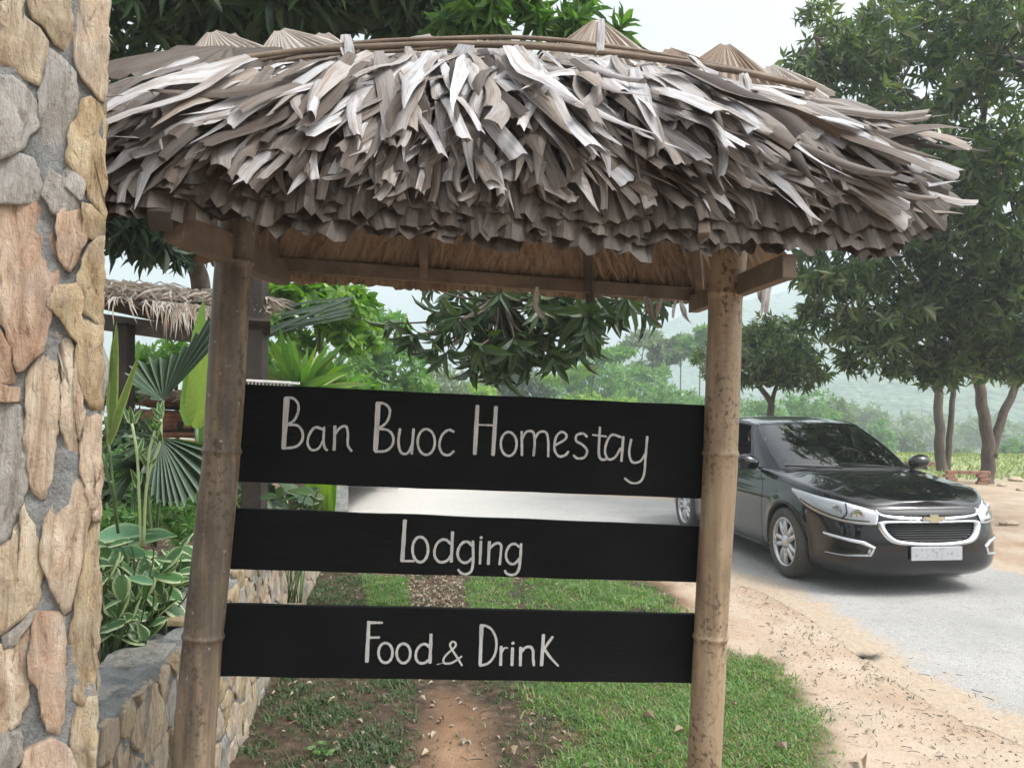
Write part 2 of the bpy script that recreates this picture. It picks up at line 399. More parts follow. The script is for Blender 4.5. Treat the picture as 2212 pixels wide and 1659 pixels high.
brn = ramp(t, [(.3, (.13, .078, .047)), (.5, (.22, .135, .082)), (.72, (.33, .22, .145))], n1); brn = mixc(t, .7, brn.outputs[0], spk2.outputs[0], 'MULTIPLY'); sand2 = mixc(t, at_.outputs['Alpha'], sand2, brn)
c = mixc(t, sep.outputs[0], sand2, gsoil.outputs[0]); c = mixc(t, sep.outputs[1], c, soil.outputs[0]); c = mixc(t, sep.outputs[2], c, field.outputs[0])
t.links.new(c, p.inputs['Base Color']); p.inputs['Roughness'].default_value = .95; p.inputs['Specular IOR Level'].default_value = .15
bump(t, p, math_n(t, 'ADD', n2, math_n(t, 'MULTIPLY', n3, .5)), .7, .015)
ground = link('ground', me, None, m); tag(ground, 'sandy orange earth with bare soil patches and grass verges', kind='structure')
EARTH = m

# road: strip lofted between the two edges, thin sheet above the ground
def resample(pl, n):
    P = np.array([tuple(q) for q in smooth_line([(x, y, 0) for x, y in pl], 8)])[:, :2]
    s = np.concatenate([[0], np.cumsum(np.hypot(*np.diff(P, axis=0).T))]); u = np.linspace(0, s[-1], n)
    return np.stack([np.interp(u, s, P[:, 0]), np.interp(u, s, P[:, 1])], 1)
# match both edges by angle around the camera so that the cross lines run across the road
nu, nv = 520, 60
A = resample(ROAD_NEAR, 1500); B = resample(ROAD_FAR, 1500)
kA = np.linspace(0, 1, nu) ** 1.0
A = A[(kA * 1499).astype(int)]; B = B[(kA * 1499).astype(int)]
A = A + (RNG.normal(0, .012, A.shape)); jag = np.sin(np.arange(nu) * .35) * .05 + np.sin(np.arange(nu) * .11 + 1) * .08 + RNG.normal(0, .02, nu)
A[:, 1] += jag
v = np.linspace(0, 1, nv)[None, :, None]
RP = A[:, None, :] * (1 - v) + B[:, None, :] * v
RZ = -.002 + .03 * np.sin(v[..., 0] * math.pi) * np.ones((nu, 1))
edge = np.minimum(v[..., 0], 1 - v[..., 0]) * np.linalg.norm(A - B, axis=1)[:, None]
left = np.clip((-RP[..., 0] + 1.5) / 3.0, 0, 1)
ROAD_EDGE = A.copy()
rm = np.stack([edge, left, left * 0, left * 0 + 1], -1).reshape(-1, 4)
me = mesh_np('road', np.concatenate([RP, RZ[..., None]], -1).reshape(-1, 3), grid_faces(nu, nv)[:, ::-1], attr=rm)
m, t, p, o = nt('asphalt')
at_ = t.nodes.new('ShaderNodeAttribute'); at_.attribute_name = 'mask'; sep = t.nodes.new('ShaderNodeSeparateColor'); t.links.new(at_.outputs['Color'], sep.inputs[0])
pos = geo_pos(t); nb = tex(t, .9, 5, pos, .6); nf = tex(t, 120, 3, pos, .75); nm = tex(t, 22, 5, pos, .7)
base = ramp(t, [(.3, (.27, .265, .255)), (.7, (.37, .36, .345))], nb)
st = ramp(t, [(.33, (.35, .35, .35)), (.5, (1, 1, 1)), (.68, (1.5, 1.48, 1.42))], nf); c = mixc(t, .75, base.outputs[0], st.outputs[0], 'MULTIPLY')
st2 = ramp(t, [(.33, (.6, .6, .6)), (.48, (1, 1, 1))], nm); c = mixc(t, .5, c, st2.outputs[0], 'MULTIPLY')
dust = ramp(t, [(.3, (.32, .24, .17)), (.7, (.43, .36, .28))], nm); dd = mixc(t, .5, dust.outputs[0], st.outputs[0], 'MULTIPLY')
e = math_n(t, 'SUBTRACT', 1.0, math_n(t, 'DIVIDE', sep.outputs[0], .75), clamp=True)
e = math_n(t, 'ADD', e, math_n(t, 'MULTIPLY', math_n(t, 'SUBTRACT', tex(t, 3.2, 6, pos, .7), .5), 1.5)); ef = ramp(t, [(.30, (0, 0, 0)), (.62, (1, 1, 1))], e)
c = mixc(t, ef.outputs[0], c, dd)
pale = ramp(t, [(.3, (.40, .38, .35)), (.7, (.50, .48, .44))], nm); c = mixc(t, math_n(t, 'MULTIPLY', sep.outputs[1], .85), c, pale.outputs[0])
t.links.new(c, p.inputs['Base Color']); p.inputs['Roughness'].default_value = .85; p.inputs['Specular IOR Level'].default_value = .3
bump(t, p, nf, .6, .006)
road = link('road', me, None, m); tag(road, 'grey gritty asphalt road with crumbling sandy edge', kind='structure')

# hills
def hill(name, line, depth, thick, base_y, mat, amp, label, seed):
    pts = [at(x, y, depth) for x, y in line]; xs = np.array([q.x for q in pts]); zs = np.array([q.z for q in pts])
    n, mm = 420, 60; X = np.linspace(xs.min(), xs.max(), n); U = np.linspace(0, 1, mm)
    XX, UU = np.meshgrid(X, U, indexing='ij')
    top = np.interp(X, xs, zs)[:, None]; prof = np.where(UU < .62, np.sin(UU / .62 * math.pi / 2) ** 1.25, np.cos((UU - .62) / .38 * math.pi / 2))
    YY = depth - thick * .62 + UU * thick; ZZ = np.zeros_like(XX)
    for i in range(n):
        for j in range(mm):
            q = Vector((XX[i, j] / 60, YY[i, j] / 60, seed)); b = noise.fractal(q * 6, 1.0, 2.2, 4)
            h = noise.noise(q * 1.6) * .16
            ZZ[i, j] = VAL + (top[i, 0] - VAL) * prof[i, j] * (1 + h * (1 - prof[i, j] * .8)) + b * amp * min(1, prof[i, j] * 4)
    ZZ -= .6
    me = mesh_np(name, np.stack([XX, YY, ZZ], -1).reshape(-1, 3), grid_faces(n, mm))
    tag(link(name, me, None, mat), label, kind='structure')
m, t, p, o = nt('forest_slope')
pos = geo_pos(t, (1, 1, 1.6)); a = tex(t, .09, 8, pos, .72); b = t.nodes.new('ShaderNodeTexVoronoi'); b.inputs['Scale'].default_value = .28; t.links.new(pos, b.inputs['Vector'])
c = ramp(t, [(.32, (.04, .07, .035)), (.5, (.08, .13, .06)), (.7, (.15, .20, .09))], a)
cc = mixc(t, .65, c.outputs[0], ramp(t, [(0, (1.6, 1.6, 1.4)), (.75, (.35, .4, .4))], b.outputs['Distance']).outputs[0], 'MULTIPLY')
t.links.new(cc, p.inputs['Base Color']); p.inputs['Roughness'].default_value = 1; bump(t, p, b.outputs['Distance'], 1.0, -2.5)
hill('hill', [(700, 900), (1150, 842), (1290, 775), (1400, 712), (1500, 668), (1650, 640), (1850, 600), (2212, 560), (2700, 600), (3400, 760)], 560, 260, 0, m, 3.0, 'tall hazy blue forested hill across the valley', 3.1)
hill('hill', [(900, 930), (1300, 900), (1500, 872), (1700, 850), (1900, 800), (2100, 700), (2300, 640), (2700, 600), (3400, 720)], 330, 190, 0, m, 2.2, 'nearer green wooded slope behind the right hand trees', 8.7)

# haze
hz = MB(); hz.box((50, 340, 55), (1800, 1000, 160)); m = bpy.data.materials.new('haze_air'); m.use_nodes = True; t = m.node_tree; t.nodes.clear()
vo = t.nodes.new('ShaderNodeVolumePrincipled'); vo.inputs['Color'].default_value = (.82, .92, 1.0, 1); vo.inputs['Density'].default_value = HAZE if 'HAZE' in globals() else .0025
vo.inputs['Anisotropy'].default_value = .3
out = t.nodes.new('ShaderNodeOutputMaterial'); t.links.new(vo.outputs[0], out.inputs['Volume'])
hb = hz.build('haze', m); tag(hb, 'pale morning haze hanging over the valley', kind='stuff')
SC.cycles.volume_step_rate = 10
# ================================================================== roadside sign with its thatched roof
def thatch_mat(name, cols, dark=.5, rough=.6):
    m, t, p, o = nt(name); r = rand_id(t)
    uv = t.nodes.new('ShaderNodeTexCoord'); mp = t.nodes.new('ShaderNodeMapping'); mp.inputs['Scale'].default_value = (14, 1.1, 1); t.links.new(uv.outputs['UV'], mp.inputs[0])
    ad = t.nodes.new('ShaderNodeVectorMath'); ad.operation = 'ADD'; cmb = t.nodes.new('ShaderNodeCombineXYZ'); t.links.new(math_n(t, 'MULTIPLY', r, 37.0), cmb.inputs[0]); t.links.new(math_n(t, 'MULTIPLY', r, 11.0), cmb.inputs[1])
    t.links.new(mp.outputs[0], ad.inputs[0]); t.links.new(cmb.outputs[0], ad.inputs[1])
    n = tex(t, 1.6, 6, ad.outputs[0], .65)
    mp2 = t.nodes.new('ShaderNodeMapping'); mp2.inputs['Scale'].default_value = (1.6, 1.6, 1); t.links.new(uv.outputs['UV'], mp2.inputs[0])
    ad2 = t.nodes.new('ShaderNodeVectorMath'); ad2.operation = 'ADD'; t.links.new(mp2.outputs[0], ad2.inputs[0]); t.links.new(cmb.outputs[0], ad2.inputs[1])
    bl = tex(t, 1.8, 4, ad2.outputs[0], .6)
    k = len(cols); base = ramp(t, [((i + .5) / k, cols[i]) for i in range(k)], r)
    st = ramp(t, [(.34, (.42, .36, .31)), (.47, (.88, .86, .84)), (.6, (1.0, 1.0, 1.0)), (.72, (1.3, 1.3, 1.3))], n)
    c = mixc(t, .85, base.outputs[0], st.outputs[0], 'MULTIPLY')
    br = ramp(t, [(.38, (.60, .49, .40)), (.52, (1, 1, 1))], bl); c = mixc(t, .8, c, br.outputs[0], 'MULTIPLY')
    t.links.new(c, p.inputs['Base Color']); p.inputs['Roughness'].default_value = rough; p.inputs['Specular IOR Level'].default_value = .35
    bump(t, p, n, .6, .003)
    tr = t.nodes.new('ShaderNodeBsdfTranslucent'); t.links.new(mixc(t, 1.0, c, (1.0, .72, .5), 'MULTIPLY'), tr.inputs['Color'])
    mx = t.nodes.new('ShaderNodeMixShader'); mx.inputs[0].default_value = .06; t.links.new(p.outputs[0], mx.inputs[1]); t.links.new(tr.outputs[0], mx.inputs[2]); t.links.new(mx.outputs[0], o.inputs['Surface'])
    return m
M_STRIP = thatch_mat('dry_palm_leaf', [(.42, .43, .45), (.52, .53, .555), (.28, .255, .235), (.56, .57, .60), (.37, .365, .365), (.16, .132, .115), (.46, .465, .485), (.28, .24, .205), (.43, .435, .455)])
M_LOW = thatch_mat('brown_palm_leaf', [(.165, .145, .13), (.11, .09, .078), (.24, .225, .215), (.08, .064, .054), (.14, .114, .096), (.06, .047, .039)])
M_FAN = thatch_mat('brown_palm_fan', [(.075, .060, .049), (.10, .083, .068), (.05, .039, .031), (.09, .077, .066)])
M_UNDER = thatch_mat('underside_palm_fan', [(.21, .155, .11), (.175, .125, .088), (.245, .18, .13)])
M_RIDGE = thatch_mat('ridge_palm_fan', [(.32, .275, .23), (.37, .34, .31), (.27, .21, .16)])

DL, DR = 2.25, 2.40                                          # distance of the sign plane at its two posts
def dep(px): return DL + (DR - DL) * (px - 480) / 1070.0
base0 = at(1000, 1500, 2.32); base0.z = 0
SIGN = empty('homestay_sign', base0, label='black painted three board homestay sign on bamboo posts under a ragged palm leaf roof', cat='sign')
P0, P1, P2 = at(520, 829, dep(520)), at(1527, 876, dep(1527)), at(470, 1461, dep(470))
BN = (P1 - P0).cross(P2 - P0).normalized()
if BN.dot(CAMP - P0) < 0: BN = -BN

def wood_mat(name, a, b, sc=(1, 1, 1), rough=.7, bmp=.5):
    m, t, p, o = nt(name); n = tex(t, 7, 7, coord(t, 'Object', sc), .65, .6); n2 = tex(t, 2.5, 3, coord(t))
    c = ramp(t, [(.32, a), (.68, b)], n); cc = mixc(t, .5, c.outputs[0], ramp(t, [(.3, (.6, .6, .6)), (.7, (1.2, 1.2, 1.2))], n2).outputs[0], 'MULTIPLY')
    t.links.new(cc, p.inputs['Base Color']); p.inputs['Roughness'].default_value = rough; bump(t, p, n, bmp, .004); return m
# blackboard paint: near black, faint horizontal grain, chalk dust scuffs
m, t, p, o = nt('black_board_paint'); g = tex(t, 6, 7, coord(t, 'Object', (1.2, 1, 22)), .6); d = tex(t, 3, 6, coord(t), .7)
c = ramp(t, [(.3, (.0028, .0033, .0036)), (.65, (.0048, .0054, .0056)), (.8, (.012, .013, .0135))], g)
d2 = tex(t, 26, 8, coord(t, 'Object', (1, 1, 2.6)), .8); sc = ramp(t, [(.64, (0, 0, 0)), (.74, (1, 1, 1))], d2); cc = mixc(t, math_n(t, 'MULTIPLY', sc.outputs[0], .22), c.outputs[0], (.16, .16, .16))
cc = mixc(t, math_n(t, 'MULTIPLY', ramp(t, [(.45, (0, 0, 0)), (.75, (1, 1, 1))], d).outputs[0], .05), cc, (.07, .075, .075))
t.links.new(cc, p.inputs['Base Color']); p.inputs['Roughness'].default_value = .6; p.inputs['Specular IOR Level'].default_value = .06; bump(t, p, g, .6, .002); M_BOARD = m
m, t, p, o = nt('chalk_paint'); n = tex(t, 260, 5, coord(t), .75); n2 = tex(t, 18, 5, coord(t, 'Object', (6, 6, 1)), .7)
c = ramp(t, [(.30, (.12, .12, .115)), (.43, (.33, .33, .325)), (.6, (.46, .46, .455))], math_n(t, 'ADD', math_n(t, 'MULTIPLY', n, .45), math_n(t, 'MULTIPLY', n2, .55)))
t.links.new(c.outputs[0], p.inputs['Base Color']); p.inputs['Roughness'].default_value = .9; M_CHALK = m
X3 = (P1 - P0).normalized(); Z3 = BN.cross(X3).normalized();
if Z3.z < 0: Z3 = -Z3
def board(corners):
    """corners px: TL TR BR BL; plank 22 mm thick, edges slightly wavy"""
    TL, TR, BR, BL = [on_plane(x, y, P0, BN) for x, y in corners]
    n = 26; mb = MB(); th = .020
    rows = []
    for k in range(n + 1):
        u = k / n; a = TL.lerp(TR, u); b = BL.lerp(BR, u)
        wa = noise.noise(Vector((u * 9, corners[0][1], 0))) * .0022; wb = noise.noise(Vector((u * 9, corners[0][1], 5))) * .0022
        a = a + Z3 * wa; b = b + Z3 * wb; e = .0018
        rows.append([a - BN * th, a - Z3 * 0, a - Z3 * e + BN * 0, b + Z3 * e, b, b - BN * th])
        rows[-1][1] = a - BN * e; rows[-1][4] = b - BN * e
    r2 = [[Vector(q) - SIGN.location for q in r] for r in rows]
    mb.grid(r2); base = 0
    mb.f.append(tuple(range(5, -1, -1))); mb.f.append(tuple(n * 6 + k for k in range(6)))
    for k in range(n): mb.f.append((k * 6 + 5, (k + 1) * 6 + 5, (k + 1) * 6, k * 6))
    return mb.build('board', M_BOARD, SIGN, fix=True)
B1 = board([(517, 829), (1532, 876), (1527, 1077), (500, 1040)])
B2 = board([(490, 1097), (1516, 1137), (1508, 1258), (484, 1229)])
B3 = board([(479, 1305), (1506, 1327), (1497, 1476), (466, 1461)])
B1['label'] = 'top board reading Ban Buoc Homestay'; B2['label'] = 'middle board reading Lodging'; B3['label'] = 'bottom board reading Food & Drink'

_lift = [0.0]
def ribbon(mb, pts, w0, w1, tf, seed=0):
    """hand painted stroke: smooth, slightly uneven width, rounded ends; pts in source pixels of a zoom, tf maps to page px"""
    P = [on_plane(*tf(x, y), P0, BN) for x, y in pts]
    if len(P) > 2: P = smooth_line(P, 7)
    else: P = [P[0].lerp(P[1], k / 12) for k in range(13)]
    n = len(P); _lift[0] += .00016; L = []; R = []
    a_, b_ = tf(0, 0), tf(1, 0); sc = abs(b_[0] - a_[0]) / F_PX * 2.32
    d0 = (P[1] - P[0]).normalized(); d1 = (P[-1] - P[-2]).normalized()
    W = [(w0 + (w1 - w0) * i / (n - 1)) * sc * .44 * (1 + .22 * noise.noise(Vector((i * .35, seed, _lift[0] * 9000)))) for i in range(n)]
    cap = lambda c, d, w, s: [c + d * s * w * math.sin(a) * .7 for a in (.35, .9)]
    S = [P[0] - d0 * W[0] * .55, P[0] - d0 * W[0] * .35] + P + [P[-1] + d1 * W[-1] * .35, P[-1] + d1 * W[-1] * .55]
    WW = [W[0] * .45, W[0] * .82] + W + [W[-1] * .82, W[-1] * .45]
    for i, q in enumerate(S):
        d = (S[min(i + 1, len(S) - 1)] - S[max(i - 1, 0)]).normalized(); s = BN.cross(d).normalized()
        h = BN * (.0007 + _lift[0] + i * .00001)
        L.append(q + s * WW[i] + h - SIGN.location); R.append(q - s * WW[i] + h - SIGN.location)
    mb.grid([[a, b] for a, b in zip(L, R)])
def ell(cx, cy, rx, ry, tilt=0.0):
    return [(cx + rx * math.cos(a) * math.cos(tilt) - ry * math.sin(a) * math.sin(tilt), cy + ry * math.sin(a)) for a in [math.radians(-75 + k * 24.2) for k in range(16)]]
def words(boardo, groups, tf):
    for nm, strokes in groups:
        mb = MB(); _lift[0] = 0
        for s in strokes: ribbon(mb, s[0], s[1], s[2] if len(s) > 2 else s[1], tf, len(nm))
        o = mb.build('lettering', M_CHALK, boardo); o.parent = boardo; o['label'] = nm
t1 = lambda x, y: ((600 + x / 1.7015) * .8294, (600 + y / 1.7015) * .8294)
words(B1, [('painted word Ban', [([(250, 745), (236, 965)], 27, 22), ([(246, 742), (278, 744), (300, 768), (300, 806), (282, 842), (250, 862)], 12), ([(250, 862), (296, 864), (319, 892), (318, 930), (290, 958), (236, 966)], 12),
    ([(412, 882), (376, 873), (350, 905), (343, 945), (360, 972), (390, 966), (412, 930)], 13, 10), ([(416, 872), (413, 930), (418, 962), (429, 974)], 12), ([(464, 868), (460, 972)], 15), ([(463, 905), (485, 876), (512, 868), (521, 900), (521, 950), (537, 977)], 12)]),
    ('painted word Buoc', [([(655, 768), (643, 975)], 27, 22), ([(648, 764), (682, 768), (705, 790), (704, 824), (688, 855), (655, 878)], 12), ([(655, 878), (700, 886), (721, 914), (718, 950), (690, 976), (643, 980)], 12),
    ([(752, 880), (745, 940), (757, 984), (786, 986), (806, 945)], 14, 10), ([(812, 880), (804, 990)], 13), (ell(868, 937, 38, 57), 12), ([(990, 892), (966, 884), (938, 908), (926, 952), (940, 988), (968, 995), (990, 978)], 12)]),
    ('painted word Homestay', [([(1095, 778), (1083, 990)], 20), ([(1177, 783), (1164, 994)], 20), ([(1092, 861), (1172, 864)], 9), (ell(1233, 946, 35, 53), 12), ([(1291, 892), (1292, 996)], 13), ([(1292, 925), (1312, 892), (1342, 895), (1348, 940), (1343, 998)], 12),
    ([(1348, 925), (1368, 895), (1398, 895), (1408, 935), (1408, 1002)], 12), ([(1442, 950), (1482, 926), (1488, 905), (1465, 893), (1442, 918), (1436, 970), (1455, 1000), (1482, 996), (1497, 980)], 12),
    ([(1580, 914), (1562, 900), (1535, 907), (1532, 932), (1560, 950), (1580, 976), (1568, 1005), (1538, 1010), (1520, 996)], 12), ([(1637, 872), (1632, 985), (1644, 1014), (1664, 1014)], 13), ([(1605, 906), (1665, 913)], 9),
    ([(1730, 916), (1690, 906), (1666, 942), (1660, 985), (1676, 1014), (1704, 1004), (1728, 965)], 12), ([(1740, 915), (1732, 1022)], 14), ([(1775, 926), (1766, 985), (1780, 1026), (1815, 1022), (1840, 985)], 13, 10), ([(1846, 914), (1838, 1010), (1832, 1080), (1812, 1114), (1776, 1118), (1746, 1098)], 14, 10)])], t1)
t2 = lambda x, y: ((1000 + x / 5.53) * .8294, (1320 + y / 5.53) * .8294)
words(B2, [('painted word Lodging', [([(302, 195), (264, 775)], 64), ([(258, 776), (430, 778)], 38), (ell(523, 610, 112, 182), 44), ([(958, 530), (900, 475), (830, 472), (762, 530), (727, 630), (737, 720), (790, 785), (860, 790), (925, 755), (958, 700)], 42), ([(988, 362), (970, 785)], 50),
    ([(1262, 552), (1210, 502), (1140, 510), (1082, 580), (1060, 680), (1090, 760), (1150, 800), (1210, 788), (1262, 740)], 42), ([(1280, 492), (1285, 700), (1277, 850), (1248, 930), (1180, 965), (1108, 945), (1068, 900)], 46, 38),
    ([(1395, 492), (1382, 815)], 44), ([(1396, 432), (1404, 446)], 50), ([(1518, 500), (1502, 820)], 50), ([(1524, 592), (1580, 540), (1640, 516), (1686, 552), (1682, 650), (1665, 825)], 42), ([(1945, 572), (1890, 530), (1820, 545), (1770, 620), (1756, 710), (1790, 790), (1850, 820), (1908, 790), (1945, 742)], 40),
    ([(1973, 530), (1964, 720), (1943, 880), (1898, 958), (1820, 975), (1760, 947), (1740, 912)], 46, 38)])], t2)
t3 = lambda x, y: ((920 + x / 3.95) * .8294, (1580 + y / 3.95) * .8294)
words(B3, [('painted word Food', [([(160, 152), (140, 562)], 42), ([(150, 160), (300, 162)], 32, 26), ([(160, 315), (270, 312)], 26), (ell(332, 470, 72, 102), 30), (ell(517, 475, 70, 100), 30), ([(785, 412), (740, 380), (690, 395), (652, 450), (645, 520), (675, 570), (730, 574), (780, 540)], 30), ([(800, 282), (790, 572)], 38)]),
    ('painted ampersand', [([(1118, 600), (1070, 520), (1012, 430), (997, 385), (1022, 356), (1053, 372), (1046, 410), (990, 460), (942, 510), (926, 555), (950, 580), (1010, 574), (1068, 542), (1115, 506)], 24), ([(860, 590), (925, 576)], 10, 5)]),
    ('painted word Drink', [([(1320, 195), (1305, 592)], 42), ([(1308, 188), (1370, 196), (1430, 240), (1468, 330), (1470, 430), (1440, 520), (1380, 582), (1300, 602)], 28), ([(1522, 408), (1515, 596)], 34), ([(1526, 462), (1556, 422), (1590, 420)], 24, 18), ([(1638, 422), (1632, 596)], 36), ([(1640, 366), (1644, 374)], 38),
    ([(1722, 416), (1718, 600)], 36), ([(1726, 462), (1770, 416), (1822, 410), (1848, 450), (1850, 530), (1858, 600)], 32), ([(1956, 286), (1936, 596)], 40), ([(2050, 306), (2010, 360), (1962, 430)], 36, 28), ([(1966, 432), (2030, 520), (2108, 604)], 34, 24)])], t3)

# bamboo posts
def bamboo_mat(name, cols, speck, spot):
    m, t, p, o = nt(name); g = tex(t, 5, 6, coord(t, 'Object', (9, 9, .6)), .6); bl = tex(t, 3.2, 5, coord(t, 'Object', (3, 3, 1.2)), .6)
    c = ramp(t, [(.36, cols[0]), (.5, cols[1]), (.64, cols[2])], math_n(t, 'ADD', math_n(t, 'MULTIPLY', g, .45), math_n(t, 'MULTIPLY', bl, .55)))
    sp = tex(t, 75, 4, coord(t, 'Object', (1, 1, .8)), .6); reg = tex(t, 2.6, 3, coord(t, 'Object', (5, 5, 1)), .5)
    k = math_n(t, 'MULTIPLY', ramp(t, [(.52, (0, 0, 0)), (.60, (1, 1, 1))], sp).outputs[0], ramp(t, [(.42, (0, 0, 0)), (.58, (1, 1, 1))], reg).outputs[0])
    cc = mixc(t, math_n(t, 'MULTIPLY', k, .85), c.outputs[0], speck)
    w = tex(t, 42, 3, coord(t, 'Object', (1, 1, 1)), .5); cc = mixc(t, math_n(t, 'MULTIPLY', ramp(t, [(.68, (0, 0, 0)), (.72, (1, 1, 1))], w).outputs[0], spot), cc, (.40, .38, .33))
    t.links.new(cc, p.inputs['Base Color']); p.inputs['Roughness'].default_value = .55; bump(t, p, g, .3, .003); return m
M_BAM_L = bamboo_mat('weathered_bamboo', [(.042, .036, .029), (.115, .088, .062), (.26, .195, .13)], (.05, .035, .024), .55)
M_BAM_R = bamboo_mat('tan_bamboo', [(.13, .092, .058), (.235, .172, .108), (.32, .245, .16)], (.045, .028, .016), .0)
def bamboo(line, nodes, mat, name, seed):
    """line: (px,py,width px) down the visible culm; carried on to the ground"""
    pts = [(at(x, y, dep(x) - .035), w / F_PX * dep(x) / 2) for x, y, w in line]
    a, b = pts[-2][0], pts[-1][0]; d = (b - a).normalized(); pts.append((b + d * ((b.z + .25) / -d.z), pts[-1][1] * 1.04))
    top = pts[0][0]; d = (pts[0][0] - pts[1][0]).normalized(); pts.insert(0, (top + d * .12, pts[0][1]))
    zs = [q.z for q, r in pts][::-1]; xs = [q.x for q, r in pts][::-1]; ys = [q.y for q, r in pts][::-1]; rs = [r for q, r in pts][::-1]
    nz = [at(x, y, dep(x)).z for x, y in nodes]; z = nz[-1]; step = abs(nz[-1] - nz[-2]); 
    while z > .1: z -= step; nz.append(z)
    Z = sorted(set(list(np.arange(zs[0], zs[-1], .03)) + [q + e for q in nz for e in (-.012, -.006, -.002, .002, .006, .014)] + [zs[-1]]))
    P, R = [], []
    for z in Z:
        r = np.interp(z, zs, rs) * (1 + .02 * noise.noise(Vector((0, seed, z * 5)))); k = min(abs(z - q) for q in nz)
        r *= 1 + .085 * math.exp(-(k / .006) ** 2) - .02 * math.exp(-((k - .018) / .01) ** 2)
        P.append(Vector((np.interp(z, zs, xs) + .002 * noise.noise(Vector((seed, 3, z * 3))), np.interp(z, zs, ys), z)) - SIGN.location); R.append(r)
    mb = MB(); mb.tube(P, R, 28); return mb.build(name, mat, SIGN, smooth=True)
bamboo([(512, 470, 76), (501, 620, 78), (478, 1000, 78), (436, 1400, 82), (416, 1659, 88)], [(505, 570), (472, 972), (436, 1365)], M_BAM_L, 'bamboo_post', 1)['label'] = 'grey mottled bamboo post with pale spots'
bamboo([(1575, 560, 74), (1567, 640, 72), (1556, 1000, 72), (1535, 1368, 70), (1521, 1659, 70)], [(1563, 640), (1556, 978), (1535, 1368)], M_BAM_R, 'bamboo_post', 9)['label'] = 'tan bamboo post with dark speckles'

# roof timbers
M_TIMB = wood_mat('weathered_timber', (.075, .052, .036), (.19, .14, .10), (1, 1, 1))
M_TIMD = wood_mat('dark_timber', (.018, .014, .011), (.05, .038, .030))
def timber(name, a, b, w, h, mat=M_TIMB, up=Vector((0, 0, 1))):
    mb = MB(); o = SIGN.location; mb.bar(Vector(a) - o, Vector(b) - o, w, h, up, bev=.002); return mb.build(name, mat, SIGN)
timber('cross_beam', at(375, 487, 1.85), at(612, 592, 2.72), .045, .075)
timber('cross_beam', at(1706, 575, 1.98), at(1498, 658, 2.85), .035, .058)
timber('rafter', at(345, 478, 1.80), at(440, 300, 2.30), .05, .05, M_TIMD)
timber('purlin', at(560, 568, 2.70), at(1545, 641, 2.86), .035, .045)
timber('purlin', at(300, 436, 1.88), at(1735, 518, 2.03), .03, .035, M_TIMD)
timber('ridge_pole', at(400, 160, 2.30), at(1640, 225, 2.42), .05, .05)
for x0, y0, x1, y1, mt in ((917, 625, 905, 190, M_TIMB), (1275, 650, 1250, 200, M_TIMD), (600, 590, 560, 180, M_TIMB), (1515, 665, 1480, 200, M_TIMB)):
    timber('rafter', at(x0, y0, 2.735 + (x0 - 560) * .00015), at(x1, y1 + 60, 2.36), .028, .03, mt)
for x0, x1 in ((560, 560), (905, 905), (1250, 1255), (1520, 1500)):
    timber('rafter', at(x0, 440 + (x0 - 300) * .06, 1.93), at(x1, 260, 2.26), .028, .03, M_TIMB)

# ---- roof surface: parametric slopes
def lerp(a, b, t): return a + (b - a) * t
RLp, RRp = at(400, 92, 2.26), at(1690, 178, 2.43)
ELf, ERf = at(228, 446, 1.76), at(1868, 522, 1.96)
ELb, ERb = at(490, 588, 2.76), at(1610, 640, 2.93)
def roofp(a, t, side=1, off=0.0):
    """a 0..1 left to right, t 0 ridge .. 1 eave, side 1 front / -1 back"""
    EL, ER = (ELf, ERf) if side > 0 else (ELb, ERb)
    R = lerp(RLp, RRp, a) + Vector((0, 0, .03 * math.sin(math.pi * min(1, max(0, a))))); E = lerp(EL, ER, a)
    if side > 0: E = E + Vector((0, 0, -.012 * math.sin(math.pi * min(1, max(0, a)))))
    q = R.lerp(E, t); n = Vector((0, -side * .8, .6)).normalized()
    return q + n * (off + .075 * math.sin(math.pi * min(1, max(0, t)) ** .8) * (1 if side > 0 else .4))
def roofframe(a, t, side=1):
    e = .01; p = roofp(a, t, side); ea = (roofp(a + e, t, side) - p).normalized(); et = (roofp(a, t + e, side) - p).normalized()
    n = et.cross(ea).normalized() if side > 0 else ea.cross(et).normalized()
    if n.z < 0: n = -n
    return p, ea, et, n
# dense straw core between the two skins
M_CORE = plain('gap_shade_straw', (.060, .045, .035), .95, var=.4, nscale=60, bmp=.8)  # straw coloured dark to stand in for deep shade between the leaves
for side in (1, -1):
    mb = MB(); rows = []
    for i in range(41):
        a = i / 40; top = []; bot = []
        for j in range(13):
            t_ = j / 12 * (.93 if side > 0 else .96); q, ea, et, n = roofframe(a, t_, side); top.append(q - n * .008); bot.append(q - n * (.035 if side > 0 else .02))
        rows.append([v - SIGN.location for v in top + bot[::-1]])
    mb.grid(rows); o = mb.build('thatch_core', M_CORE, SIGN); o['kind'] = 'stuff'

